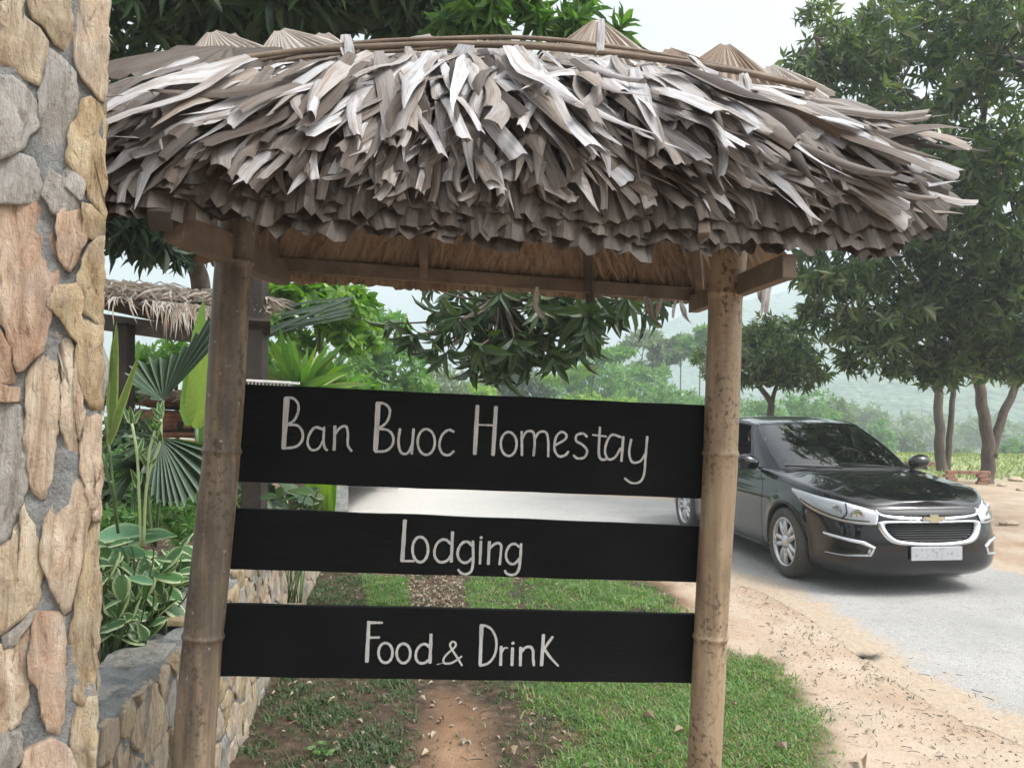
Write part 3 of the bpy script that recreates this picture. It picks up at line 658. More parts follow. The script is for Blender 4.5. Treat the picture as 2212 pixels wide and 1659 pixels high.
def fan_mesh(R, spread, npl, depth, jag, K=5, droop=.06, seed=0, r_in=.02):
    rg = random.Random(seed); V = []; U = []; nA = 4 * npl + 1; outer = []; th = [0.0]; pl = []
    for i in range(npl): pl.append(rg.uniform(.65, 1.4))
    for i in range(npl):
        for k in range(4): th.append(th[-1] + pl[i] * rg.uniform(.85, 1.15))
    th = [(q / th[-1] - .5) * spread for q in th]; cut = 1.0; curlp = [rg.uniform(.0, .7) for _ in range(npl + 1)]
    for i in range(nA):
        if i % 4 == 0: cut = rg.uniform(1 - jag, 1)
        outer.append(cut * (1 - jag * .35 * rg.random() ** 2) * (1 - (.022 if i % 4 == 0 else 0)))
    for i in range(nA):
        ph = (-1, -.15, 1, .25)[i % 4]; cp = curlp[min(npl, i // 4)]
        for k in range(K + 1):
            f_ = k / K; r = r_in + (R * outer[i] - r_in) * f_; z = depth * ph * (f_ ** .8) * (1 + cp * f_ ** 3) - droop * (r / R) ** 2 * R * 2 + rg.uniform(-.003, .003) * (k == K)
            V.append((math.sin(th[i]) * r, math.cos(th[i]) * r, z)); U.append((i / 4.0 / npl * 3, f_ * R * 2))
    F = [(i * (K + 1) + k, (i + 1) * (K + 1) + k, (i + 1) * (K + 1) + k + 1, i * (K + 1) + k + 1) for i in range(nA - 1) for k in range(K)]
    return mesh_np('palm_fan', np.array(V), np.array(F), np.array(U), smooth=False)
def place_fan(me, mat, pos, yd, n, s=1.0, name='palm_fan'):
    y = yd.normalized(); x = y.cross(n).normalized(); z = x.cross(y); o = bpy.data.objects.new(name, me); COL.objects.link(o); o.parent = SIGN
    if not me.materials: me.materials.append(mat)
    q = pos - SIGN.location
    o.matrix_local = Matrix(((x.x * s, y.x * s, z.x * s, q.x), (x.y * s, y.y * s, z.y * s, q.y), (x.z * s, y.z * s, z.z * s, q.z), (0, 0, 0, 1))); return o
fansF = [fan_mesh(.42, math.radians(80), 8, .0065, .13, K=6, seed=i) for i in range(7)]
rr = random.Random(4)
def fan_dir(a): return max(-1.0, min(1.0, (a - .46) * 2)) * math.radians(34)
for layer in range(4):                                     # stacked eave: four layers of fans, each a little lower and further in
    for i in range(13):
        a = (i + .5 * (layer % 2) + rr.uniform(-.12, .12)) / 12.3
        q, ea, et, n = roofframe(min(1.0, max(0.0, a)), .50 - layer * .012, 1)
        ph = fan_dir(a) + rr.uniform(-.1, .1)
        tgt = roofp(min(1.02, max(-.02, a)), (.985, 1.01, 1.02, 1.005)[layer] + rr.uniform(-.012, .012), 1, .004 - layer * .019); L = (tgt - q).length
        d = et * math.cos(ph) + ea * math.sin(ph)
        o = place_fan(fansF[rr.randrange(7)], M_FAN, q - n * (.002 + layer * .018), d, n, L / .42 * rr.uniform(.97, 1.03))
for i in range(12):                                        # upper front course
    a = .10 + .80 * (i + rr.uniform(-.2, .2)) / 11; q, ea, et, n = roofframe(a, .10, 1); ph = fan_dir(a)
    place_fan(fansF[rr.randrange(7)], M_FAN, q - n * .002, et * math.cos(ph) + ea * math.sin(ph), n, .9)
fansB = [fan_mesh(.46, math.radians(74), 17, .0026, .03, seed=20 + i, droop=.0) for i in range(4)]
for row in range(2):
    for i in range(9):
        a = .09 + .80 * (i + .4 * row + rr.uniform(-.1, .1)) / 8.4; q, ea, et, n = roofframe(a, (.02, .36)[row], -1)
        tgt = roofp(a, (.62, 1.04)[row], -1); L = (tgt - q).length
        place_fan(fansB[rr.randrange(4)], M_UNDER, q - n * (.050 + .012 * row), et + ea * rr.uniform(-.12, .12), n, L / .46)
# fans standing up along the ridge, pointed peaks
fansR = [fan_mesh(.34, math.radians(100), 13, .005, .14, seed=40 + i, droop=.05) for i in range(4)]
for px, py, s, ph in ((455, 74, .95, .45), (500, 76, 1.05, -.1), (600, 70, 1.1, .55), (700, 76, 1.0, .05), (850, 104, .8, .6), (940, 84, .9, -.6), (1040, 98, .85, .2), (1140, 104, .8, -.5), (1290, 50, 1.0, .0), (1440, 112, .8, .4), (1566, 100, 1.05, -.05), (1660, 148, .8, .35)):
    p = at(px, py - 12, dep(px) - .02); d = Vector((math.sin(ph), -.42, -math.cos(ph)))
    place_fan(fansR[rr.randrange(4)], M_RIDGE, p, d, Vector((0, -.8, .5)), s * .82, 'ridge_fan')
    place_fan(fansR[rr.randrange(4)], M_RIDGE, p + Vector((.05, .03, -.02)), Vector((math.sin(ph) * .9 + rr.uniform(-.3, .3), .5, -1)), Vector((0, .8, .5)), s * rr.uniform(.6, .95), 'ridge_fan')
# binding canes across the ridge
for pts, r in (([(395, 168), (560, 132), (760, 95), (960, 84), (1130, 82), (1300, 98), (1500, 132), (1700, 172)], .006), ([(440, 140), (640, 112), (800, 102), (1000, 96), (1200, 104), (1420, 128), (1600, 156), (1760, 192)], .009), ([(420, 185), (640, 128), (900, 108), (1100, 92), (1400, 118)], .005)):
    mb = MB(); mb.tube([v - SIGN.location for v in smooth_line([at(x, y, dep(x) - .19) for x, y in pts], 6)], r, 7); mb.build('binding_cane', M_TIMB, SIGN, smooth=True)

# loose leaf strips
def strip_template(seed):
    rg = random.Random(seed); L = 1.0; ns, nc = 9, 5; V = []; U = []
    curl = rg.choice([.12, .25, .4, .6, 1.0, -.25, -.45, .2, 1.8]) * rg.uniform(.7, 1.2); bend = rg.uniform(-.05, .15); tw = rg.uniform(-.9, .9); side = rg.uniform(-.14, .14)
    blunt = rg.random() < .55; w = rg.uniform(.034, .064) if blunt else rg.uniform(.038, .072); kink = rg.uniform(-.5, .5) * (rg.random() < .45)
    for i in range(ns):
        s = i / (ns - 1); wd = w * (.55 + .45 * min(1, s * 3)) * (1 if blunt else (1 - max(0, (s - .35) / .65) ** 1.35) * .95 + .05)
        c = curl * (.35 + .65 * s); y = s * L; z = -bend * s * s + .015 * math.sin(s * 9 + seed); x = side * math.sin(s * 2.2) + kink * max(0, s - .6) ** 1.3
        ta = tw * max(0, s - .25) * .8
        for j in range(nc):
            q = (j / (nc - 1) - .5) * 2
            if abs(c) > .05: rad = wd / abs(c); lx = rad * math.sin(q * abs(c)) ; lz = math.copysign(rad * (1 - math.cos(q * c)), -c)
            else: lx, lz = q * wd, 0
            jag = (rg.uniform(-.035, .02) if (i == ns - 1 and blunt) else 0)
            V.append((x + lx * math.cos(ta) - lz * math.sin(ta), y + jag, z + lx * math.sin(ta) + lz * math.cos(ta))); U.append((j / (nc - 1), s * 1.0))
    F = [(i * nc + j, i * nc + j + 1, (i + 1) * nc + j + 1, (i + 1) * nc + j) for i in range(ns - 1) for j in range(nc - 1)]
    return np.array(V), np.array(F), np.array(U)
TPL = [strip_template(100 + i) for i in range(26)]
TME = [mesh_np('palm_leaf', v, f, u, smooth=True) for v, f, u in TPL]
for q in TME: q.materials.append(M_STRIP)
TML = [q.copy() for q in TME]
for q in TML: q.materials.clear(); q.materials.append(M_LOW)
items = []
NS = 1300
for i in range(NS):
    a = rr.uniform(-.015, 1.015); lay = i / NS; t0 = .70 - lay * .60 + rr.uniform(-.07, .07); side = 1
    if t0 > .50 and rr.random() < .74: continue
    if rr.random() < .22: continue
    q, ea, et, n = roofframe(a, max(.085, t0), 1)
    c = (a - .47) * 2; ph = math.copysign(abs(c) ** .8, c) * math.radians(66) + rr.gauss(0, math.radians(19)) + (rr.gauss(0, math.radians(35)) if rr.random() < .12 else 0)
    if rr.random() < .10: ph *= .2
    L = rr.uniform(.22, .54) * (1.0 if abs(c) < .8 else .9); reach = (t0 + L * math.cos(ph) / .62)
    if reach > (.97 if rr.random() < .8 else 1.04): L *= max(.25, (.97 - t0) * .62 / max(.05, L * math.cos(ph)))
    if L < .1: continue
    d = et * math.cos(ph) + ea * math.sin(ph) + n * rr.uniform(-.02, .14); lift = .008 + .07 * rr.random() ** 1.6 * (.3 + lay) * min(1, t0 * 3.5)
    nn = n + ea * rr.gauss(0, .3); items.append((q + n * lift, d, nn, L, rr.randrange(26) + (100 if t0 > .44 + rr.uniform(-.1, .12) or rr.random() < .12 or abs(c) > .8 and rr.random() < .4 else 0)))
for i in range(230):
    a = rr.uniform(0, 1); t0 = rr.uniform(.42, .78); q, ea, et, n = roofframe(a, t0, 1); c = (a - .47) * 2
    ph = math.copysign(abs(c) ** .8, c) * math.radians(52) + rr.gauss(0, math.radians(10)); L = min(rr.uniform(.14, .30), (.985 - t0) * .62 / max(.25, math.cos(ph)))
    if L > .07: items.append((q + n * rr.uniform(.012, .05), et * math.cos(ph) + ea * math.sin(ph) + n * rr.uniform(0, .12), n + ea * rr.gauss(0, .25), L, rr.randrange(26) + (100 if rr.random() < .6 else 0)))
# long ones flung out past the right end, a few past the left
for i in range(30):
    a = rr.uniform(.86, 1.0); t0 = rr.uniform(.12, .78); q, ea, et, n = roofframe(a, t0, 1); ph = math.radians(rr.uniform(60, 88)); L = rr.uniform(.12, .24)
    items.append((q + n * rr.uniform(.0, .05), et * math.cos(ph) + ea * math.sin(ph) + n * rr.uniform(0, .06), n + et * rr.gauss(0, .4), L, rr.randrange(26)))
for x0, y0, x1, y1 in ((1720, 255, 2058, 258), (1800, 380, 2085, 370), (1790, 350, 2110, 448), (1800, 400, 2095, 440), (1760, 370, 2075, 425), (1740, 330, 2010, 380), (1820, 420, 2050, 425), (1700, 300, 1960, 310)):
    p0, p1 = at(x0, y0, 2.08), at(x1, y1, 2.12 + rr.uniform(-.05, .05)); items.append((p0, p1 - p0, Vector((0, -.6, .8)), (p1 - p0).length, rr.randrange(26)))
for i in range(26):
    a = rr.uniform(.0, .10); t0 = rr.uniform(.1, .7); q, ea, et, n = roofframe(a, t0, 1); ph = -math.radians(rr.uniform(30, 75)); L = rr.uniform(.14, .24)
    items.append((q + n * .02, et * math.cos(ph) + ea * math.sin(ph), n, L, rr.randrange(26)))
for i in range(150):                                        # back slope, hanging below its eave here and there
    a = rr.uniform(0, 1); t0 = rr.uniform(.05, .6); q, ea, et, n = roofframe(a, t0, -1); items.append((q + n * .02, et + ea * rr.gauss(0, .3), n, rr.uniform(.2, .32), rr.randrange(26)))
for x, y, L in ((1640, 590, .13), (1655, 600, .15), (1668, 596, .12), (1395, 640, .1), (1160, 620, .1), (1430, 645, .07), (1470, 650, .08), (1460, 648, .06)):
    items.append((at(x, y, 2.7), Vector((rr.uniform(-.2, .2), 0, -1)), Vector((0, -1, .2)), L, rr.randrange(26)))
for i in range(14):                                         # short curled tips bent over the ridge
    a = rr.uniform(.15, 1); q, ea, et, n = roofframe(a, .02, 1); items.append((q + n * .03, et * rr.uniform(.2, .9) + ea * rr.gauss(0, .8) + n * .5, n - et * .5, rr.uniform(.06, .16), rr.randrange(26)))
CANE = [(240, 190), (400, 120), (440, 136), (640, 118), (800, 108), (1000, 104), (1200, 112), (1420, 136), (1600, 166), (1760, 200), (1850, 225), (2060, 235), (2212, 250)]
def clear_ridge(q, d, L):
    for f_ in (.08, .4, .7, 1.0):
        px, py, dz = project(np.array(q + d.normalized() * L * f_)); px = float(px); py = float(py)
        if py < np.interp(px, [a for a, b in CANE], [b for a, b in CANE]) + 4: return False
    return True
items = [it for it in items if it[0].y > 2.5 or clear_ridge(it[0], it[1], it[3])]
for px_, py_, dx_, L_ in ((335, 190, -.9, .17), (300, 210, -1, .16), (375, 200, -.6, .16), (350, 160, -.5, .12), (745, 75, .2, .10), (1290, 40, .05, .07), (1480, 120, .5, .09), (880, 100, .1, .12), (1010, 98, -.15, .14), (1110, 100, .3, .12), (760, 100, -.2, .16), (1330, 120, .25, .14), (1600, 160, .4, .12)):
    for _ in range(2): items.append((at(px_ + rr.uniform(-12, 12), py_, 2.10), Vector((dx_ + rr.gauss(0, .1), rr.uniform(-.3, 0), -.55)), Vector((0, -.7, .7)), L_ * rr.uniform(.9, 1.4), rr.randrange(26)))
vis = []
for k, (q, d, nn, L, ti) in enumerate(items):
    px, py, dz = project(np.array(q + d.normalized() * L * .5)); vis.append((k if 0 < px < 2212 and dz > 0 else -1, L))
order = sorted(range(len(items)), key=lambda k: -(vis[k][0] + 4000 * (k > NS * .8) if vis[k][0] >= 0 else -1))
own = set(order[:285]); groups = {}
for k, (q, d, nn, L, ti) in enumerate(items):
    D = np.array([d]); Nn = np.array([nn]); R = frames(D, Nn)[0]; wsc = .36 / L * rr.uniform(.8, 1.15) if L < .36 else 1.0
    S = np.array([L * min(1.9, wsc), L, L * min(1.5, wsc)])
    if k in own:
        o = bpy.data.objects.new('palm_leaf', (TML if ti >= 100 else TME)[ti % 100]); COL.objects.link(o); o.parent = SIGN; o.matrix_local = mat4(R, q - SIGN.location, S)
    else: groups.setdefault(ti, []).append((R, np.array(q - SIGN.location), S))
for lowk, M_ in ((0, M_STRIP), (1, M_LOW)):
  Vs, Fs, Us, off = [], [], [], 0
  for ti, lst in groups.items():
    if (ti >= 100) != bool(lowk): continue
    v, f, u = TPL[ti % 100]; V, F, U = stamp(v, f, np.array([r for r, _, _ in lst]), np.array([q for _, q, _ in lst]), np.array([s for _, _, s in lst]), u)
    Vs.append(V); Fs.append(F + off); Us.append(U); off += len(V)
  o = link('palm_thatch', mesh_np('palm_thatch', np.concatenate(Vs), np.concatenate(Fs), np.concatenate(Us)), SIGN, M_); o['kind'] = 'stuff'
# ================================================================== stone gate pillar and low wall
def stone_mat(name, a, b, c_, grey=.35, ang=.25):
    m, t, p, o = nt(name); r = rand_id(t)
    mp = coord(t, 'Object', (11, 11, 1.5), (ang, 0, ang)); cmb = t.nodes.new('ShaderNodeCombineXYZ'); t.links.new(math_n(t, 'MULTIPLY', r, 50.), cmb.inputs[0]); t.links.new(math_n(t, 'MULTIPLY', r, 23.), cmb.inputs[2])
    ad = t.nodes.new('ShaderNodeVectorMath'); t.links.new(mp, ad.inputs[0]); t.links.new(cmb.outputs[0], ad.inputs[1])
    n = tex(t, 2.4, 10, ad.outputs[0], .68, 1.2); bl = tex(t, 8, 6, coord(t), .65); fine = tex(t, 140, 6, coord(t), .75); mid = tex(t, 38, 6, coord(t, 'Object', (1.6, 1.6, .6)), .7, .6)
    c = ramp(t, [(.26, tuple(k * .62 for k in a)), (.40, a), (.50, b), (.62, c_), (.8, tuple(min(1, k * 1.2) for k in c_))], n)
    g = ramp(t, [(.47, (0, 0, 0)), (.60, (1, 1, 1))], bl); cc = mixc(t, math_n(t, 'MULTIPLY', g.outputs[0], grey), c.outputs[0], (.34, .33, .31))
    rust = ramp(t, [(.57, (0, 0, 0)), (.68, (1, 1, 1))], tex(t, 12, 7, ad.outputs[0], .75)); cc = mixc(t, math_n(t, 'MULTIPLY', rust.outputs[0], .6), cc, (.33, .16, .075))
    pit = ramp(t, [(.33, (.38, .33, .28)), (.43, (1, 1, 1)), (.62, (1, 1, 1)), (.74, (1.22, 1.2, 1.16))], mid); cc = mixc(t, .75, cc, pit.outputs[0], 'MULTIPLY')
    dk = ramp(t, [(.32, (.55, .5, .46)), (.46, (1, 1, 1))], fine); cc = mixc(t, .55, cc, dk.outputs[0], 'MULTIPLY')
    t.links.new(cc, p.inputs['Base Color']); p.inputs['Roughness'].default_value = .88; p.inputs['Specular IOR Level'].default_value = .3
    bump(t, p, math_n(t, 'ADD', math_n(t, 'ADD', n, math_n(t, 'MULTIPLY', mid, .8)), math_n(t, 'MULTIPLY', fine, .3)), 1.0, .014); return m
ST = {'tan': stone_mat('tan_stone', (.35, .26, .18), (.46, .365, .265), (.54, .46, .355)),
      'pale': stone_mat('pale_stone', (.35, .27, .18), (.46, .375, .265), (.53, .46, .345), .25),
      'grey': stone_mat('grey_stone', (.22, .205, .18), (.31, .295, .265), (.40, .385, .35), .7),
      'rose': stone_mat('rosy_stone', (.31, .20, .135), (.40, .28, .195), (.48, .375, .28), .35, -.2),
      'ochre': stone_mat('ochre_stone', (.28, .205, .115), (.375, .285, .17), (.44, .365, .24), .25)}
m, t, p, o = nt('cement_mortar'); n = tex(t, 16, 7, coord(t), .65); n2 = tex(t, 3.5, 4, coord(t))
c = ramp(t, [(.3, (.17, .175, .175)), (.5, (.26, .268, .268)), (.7, (.35, .358, .35))], n); c = mixc(t, .5, c.outputs[0], ramp(t, [(.3, (.6, .6, .6)), (.7, (1.25, 1.25, 1.2))], n2).outputs[0], 'MULTIPLY')
gr_ = tex(t, 150, 5, coord(t), .8); c = mixc(t, .7, c, ramp(t, [(.36, (.45, .44, .42)), (.48, (1, 1, 1)), (.64, (1.25, 1.25, 1.2))], gr_).outputs[0], 'MULTIPLY'); t.links.new(c, p.inputs['Base Color']); p.inputs['Roughness'].default_value = .95; bump(t, p, math_n(t, 'ADD', math_n(t, 'MULTIPLY', gr_, .5), tex(t, 34, 7, coord(t), .7)), 1.0, .022); M_MORT = m

def stone(parent, poly, p0, ex, ez, n, mat, proud=.02, seed=0, name='stone'):
    """poly: 2d outline (metres along ex, ez from p0); a rough split face standing proud of the mortar"""
    rg = random.Random(seed); c = (sum(x for x, y in poly) / len(poly), sum(y for x, y in poly) / len(poly)); pts = []
    k = len(poly)
    for i in range(k):
        a, b = poly[i], poly[(i + 1) % k]; L = math.hypot(b[0] - a[0], b[1] - a[1]); m_ = max(1, int(L / .013))
        for j in range(m_): 
            s = j / m_; w_ = .0 if j == 0 else rg.uniform(-.0032, .0032); pts.append((a[0] + (b[0] - a[0]) * s + w_, a[1] + (b[1] - a[1]) * s + w_ * rg.uniform(-1, 1)))
    K = len(pts); tl = rg.uniform(-.05, .05); tl2 = rg.uniform(-.03, .03); rings = []; PLN = [(rg.uniform(.0, .006), rg.uniform(-.34, .34), rg.uniform(-.2, .2)) for _ in range(5)]
    for f, h in ((1.0, -1.4), (1.0, .80), (.99, .98), (.86, 1.0), (.6, 1.0), (.3, 1.0)):
        ring = []
        for x, y in pts:
            dx, dy = (x - c[0]) * f, (y - c[1]) * f; q = Vector((c[0] + dx, c[1] + dy, seed * .37))
            hh = proud * h + (noise.fractal(q * 22, 1, 2, 4) * .0055 + noise.noise(Vector((q.x * 70, q.y * 10, seed))) * .0035 + dx * tl * .6 + dy * tl2 * .5 + max(-.010, min(a_ + .002 + b_ * dx + c_ * dy for a_, b_, c_ in PLN))) * (h > .2)
            ring.append(p0 + ex * (c[0] + dx) + ez * (c[1] + dy) + n * hh)
        rings.append(ring)
    V = [v for r in rings for v in r]; V.append(p0 + ex * c[0] + ez * c[1] + n * (proud * 1.1 + rg.uniform(-.003, .003)))
    F = [(r * K + i, r * K + (i + 1) % K, (r + 1) * K + (i + 1) % K, (r + 1) * K + i) for r in range(5) for i in range(K)] + [(5 * K + i, 5 * K + (i + 1) % K, len(V) - 1) for i in range(K)]
    area = sum(pts[i][0] * pts[(i + 1) % K][1] - pts[(i + 1) % K][0] * pts[i][1] for i in range(K))
    flip = (area < 0) != (ex.cross(ez).dot(n) < 0)
    if flip: F = [f[::-1] for f in F]
    base = Vector(parent.location); me = bpy.data.meshes.new(name); me.from_pydata([tuple(v - base) for v in V], [], F)
    me.polygons.foreach_set('use_smooth', [True] * len(F)); me.update()
    return link(name, me, parent, ST[mat])

def voronoi(x0, x1, z0, z1, seeds):
    cells = []
    for i, (sx, sz) in enumerate(seeds):
        poly = [(x0, z0), (x1, z0), (x1, z1), (x0, z1)]
        for j, (tx, tz) in enumerate(seeds):
            if i == j or abs(tx - sx) > .9 or abs(tz - sz) > .9: continue
            mx, mz = (sx + tx) / 2, (sz + tz) / 2; nx, nz = tx - sx, tz - sz; out = []
            for a in range(len(poly)):
                p_, q_ = poly[a], poly[(a + 1) % len(poly)]; da = (p_[0] - mx) * nx + (p_[1] - mz) * nz; db = (q_[0] - mx) * nx + (q_[1] - mz) * nz
                if da <= 0: out.append(p_)
                if (da < 0) != (db < 0) and da != db:
                    s = da / (da - db); out.append((p_[0] + (q_[0] - p_[0]) * s, p_[1] + (q_[1] - p_[1]) * s))
            poly = out
            if len(poly) < 3: break
        if len(poly) >= 3: cells.append(poly)
    return cells
def shrink(poly, g):
    c = (sum(x for x, y in poly) / len(poly), sum(y for x, y in poly) / len(poly)); out = []
    for x, y in poly:
        d = math.hypot(x - c[0], y - c[1]) + 1e-6; k = max(.3, 1 - g / d); out.append((c[0] + (x - c[0]) * k, c[1] + (y - c[1]) * k))
    return out
def roughen(poly, rg, amp=.012):
    out = []
    for i in range(len(poly)):
        a, b = poly[i], poly[(i + 1) % len(poly)]; out.append(a)
        if math.hypot(b[0] - a[0], b[1] - a[1]) > .06: out.append(((a[0] + b[0]) / 2 + rg.uniform(-amp, amp), (a[1] + b[1]) / 2 + rg.uniform(-amp, amp)))
    return out

# the pillar: front face across the left of the view
PD = 1.42
pr0, pr1 = at(236, 300, PD), at(214, 1640, PD)
EDGE = Vector((at(232, 800, PD).x, PD, 0)); _t = at(232, 800, PD); SD = Vector((_t.x - .16, _t.y, 0)).normalized()   # side face recedes a little behind the sight line
EX = Vector((SD.y, -SD.x, 0)); NN = Vector((-SD.x, -SD.y, 0)); NN = Vector((EX.y, -EX.x, 0)); FZ1 = 2.75
FX0 = -.62
PIL = empty('stone_pillar', EDGE - EX * .3 + SD * .2, label='tall gate pillar faced with large rough tan and grey stones', cat='pillar')
PIL['kind'] = 'thing'
def pil_uv(px, py):
    q = on_plane(px, py, EDGE, NN); return (q - EDGE).dot(EX), q.z
_a, _b = pil_uv(236, 300), pil_uv(214, 1640)
mb = MB(); rows = []
zz = np.linspace(-.2, FZ1, 330)
def px_edge(z): return _b[0] + (z - _b[1]) * (_a[0] - _b[0]) / (_a[1] - _b[1]) - .010
for i, z in enumerate(zz):
    xr = px_edge(z); w_ = noise.noise(Vector((0, 0, z * 4))) * .006; r = []
    for x in np.linspace(0, 1, 70): u_ = FX0 + (xr - FX0) * x; r.append(EDGE + EX * u_ + NN * (-.0006 + noise.fractal(Vector((u_ * 14, 3, z * 9)), 1, 2, 4) * .0085) + Vector((0, 0, z)))
    for y in np.linspace(.02, .36, 8): r.append(EDGE + EX * (xr + w_) + SD * y + Vector((0, 0, z)))
    for x in np.linspace(1, 0, 8): r.append(EDGE + EX * (FX0 + (xr - FX0) * x) + SD * .37 + Vector((0, 0, z)))
    r.append(r[0]); rows.append([v - PIL.location for v in r])
mb.grid(rows); mb.f.append(tuple(329 * len(rows[0]) + k for k in range(len(rows[0]) - 1)))
mb.build('mortar', M_MORT, PIL, smooth=True, fix=True)
A = lambda P: [(x / 2.371, y / 2.371) for x, y in P]; B = lambda P: [(x / 2.37, 600 + y / 2.37) for x, y in P]; Cc = lambda P: [(x / 2.0733, 1200 + y / 2.0733) for x, y in P]; E_ = lambda P: [(x / 2.767, 900 + y / 2.767) for x, y in P]
STONES = [
 ('pale', A([(-60, -60), (118, -60), (150, 30), (150, 140), (225, 200), (272, 265), (262, 420), (238, 515), (140, 465), (50, 395), (-60, 375)])),
 ('ochre', A([(195, -60), (440, -60), (432, 200), (445, 380), (330, 250), (205, 80)])),
 ('tan', A([(486, -60), (662, -60), (662, 550), (636, 612), (598, 590), (510, 470), (474, 350), (470, 200)])),
 ('grey', A([(292, 310), (395, 400), (455, 480), (465, 600), (440, 760), (382, 920), (330, 1010), (276, 950), (245, 800), (250, 600), (284, 450)])),
 ('ochre', A([(505, 640), (558, 620), (615, 670), (655, 760), (680, 900), (682, 1350), (650, 1350), (580, 1255), (502, 1100), (425, 990), (446, 830), (485, 710)])),
 ('grey', A([(-60, 490), (75, 490), (150, 560), (205, 640), (226, 780), (165, 820), (150, 895), (75, 945), (-60, 985)])),
 ('grey', A([(-60, 1010), (90, 968), (195, 1000), (248, 1080), (262, 1200), (200, 1238), (60, 1248), (-60, 1265)])),
 ('grey', A([(288, 1030), (340, 1090), (400, 1140), (470, 1215), (486, 1275), (395, 1318), (325, 1300), (280, 1205)])),
 ('rose', [(-25, 545), (34, 532), (93, 537), (121, 566), (136, 630), (148, 664), (142, 722), (136, 770), (112, 905), (62, 955), (45, 960), (24, 890), (3, 788), (-25, 760)]),
 ('rose', [(152, 563), (209, 551), (213, 632), (183, 700), (170, 690), (155, 640)]),
 ('ochre', [(219, 540), (239, 546), (268, 578), (286, 592), (286, 616), (240, 617), (221, 608)]),
 ('ochre', B([(545, 125), (600, 66), (678, 66), (675, 400), (655, 590), (605, 572), (500, 482), (496, 330), (515, 205)])),
 ('ochre', B([(340, 365), (475, 345), (484, 480), (486, 700), (380, 528), (346, 490), (310, 480)])),
 ('rose', B([(-60, 610), (-5, 620), (50, 760), (82, 925), (-60, 935)])), ('rose', B([(-60, 955), (95, 982), (98, 1045), (-60, 1052)])),
 ('tan', B([(185, 880), (240, 800), (338, 745), (366, 950), (346, 1150), (328, 1450), (285, 1625), (255, 1640), (185, 1540), (165, 1300), (168, 1000)])),
 ('tan', B([(345, 645), (438, 702), (465, 860), (470, 960), (505, 1100), (484, 1250), (490, 1420), (425, 1425), (378, 1200), (385, 900)])),
 ('ochre', B([(505, 568), (635, 606), (655, 700), (655, 1088), (560, 1085), (512, 1000), (485, 830), (495, 700)])),
 ('tan', E_([(600, 560), (700, 520), (765, 545), (765, 700), (758, 1225), (665, 1235), (645, 1040), (600, 850)])),
 ('grey', E_([(-60, 430), (100, 425), (150, 470), (180, 620), (180, 960), (165, 1120), (90, 1270), (45, 1400), (-60, 1430)])),
 ('tan', Cc([(300, 125), (438, 115), (476, 185), (474, 330), (440, 500), (405, 690), (384, 785), (345, 808), (296, 700), (235, 520), (245, 360), (295, 232)])),
 ('pale', Cc([(130, 245), (185, 420), (212, 540), (208, 700), (182, 775), (90, 850), (22, 918), (-60, 925), (-60, 560), (12, 480), (66, 440)])),
 ('ochre', Cc([(490, 345), (556, 335), (550, 600), (545, 900), (536, 1270), (445, 1308), (396, 1265), (376, 1150), (394, 900), (425, 680), (458, 480)])),
 ('rose', Cc([(186, 825), (338, 835), (345, 950), (346, 1180), (326, 1468), (252, 1430), (214, 1250), (175, 1100), (176, 950)])),
 ('tan', Cc([(-60, 1020), (64, 1005), (160, 900), (158, 1100), (138, 1295), (108, 1390), (20, 1460), (-60, 1470)])),
 ('ochre', Cc([(405, 1300), (536, 1290), (536, 1520), (532, 1800), (425, 1800), (405, 1560)])),
 ('rose', Cc([(135, 1570), (280, 1510), (368, 1565), (400, 1690), (390, 1800), (110, 1800)])), ('grey', Cc([(-60, 1495), (98, 1468), (108, 1590), (60, 1690), (-60, 1720)])),
 ('grey', Cc([(34, 935), (110, 885), (172, 815), (166, 852), (92, 965), (34, 996)])), ('grey', A([(405, 1140), (420, 1000), (500, 1115), (500, 1210), (488, 1225)])),
 ('tan', Cc([(480, 5), (566, 5), (564, 300), (500, 285), (476, 160)])),
]
ex, ez, nn = EX, Vector((0, 0, 1)), NN; o0 = EDGE
for k, (mt, src) in enumerate(STONES):
    poly = []
    for x, y in src:
        u_, z_ = pil_uv(x * .8294, y * .8294); poly.append((min(u_, px_edge(z_) + .006), z_))
    cx_ = sum(a for a, b in poly) / len(poly); cz_ = sum(b for a, b in poly) / len(poly); poly = [(min(a + .0075 * (a - cx_) / (math.hypot(a - cx_, b - cz_) + 1e-6), px_edge(b) + .006), b + .0075 * (b - cz_) / (math.hypot(a - cx_, b - cz_) + 1e-6)) for a, b in poly]
    stone(PIL, poly, o0, ex, ez, nn, mt, .011, 300 + k)
rg = random.Random(12)                                        # the rest of the front outside the frame, and the inner side face
topz = pil_uv(100, -30)[1]; botz = pil_uv(100, 1690)[1]; lx = pil_uv(-50, 800)[0]
for (xa, xb, za, zb, n_) in ((FX0, px_edge(topz), topz + .02, FZ1, 12), (FX0, px_edge(.4), -.1, botz - .08, 30), (FX0, lx - .01, botz - .06, topz, 22)):
    seeds = [(rg.uniform(xa, xb), rg.uniform(za, zb)) for _ in range(n_)]
    for poly in voronoi(xa, xb, za, zb, seeds):
        poly = roughen(shrink(poly, .012), rg)
        if len(poly) > 2: stone(PIL, poly, o0, ex, ez, nn, rg.choice(['tan', 'ochre', 'rose', 'grey', 'pale']), .011, rg.randrange(9999))
seeds = [(rg.uniform(0, .36), rg.uniform(0, FZ1)) for _ in range(40)]
for poly in voronoi(.01, .36, 0, FZ1, seeds):
    poly = roughen(shrink(poly, .012), rg); zc = sum(q[1] for q in poly) / len(poly)
    stone(PIL, poly, EDGE + EX * (px_edge(zc) - .004), SD, ez, EX, rg.choice(['tan', 'ochre', 'grey']), .014, rg.randrange(9999))

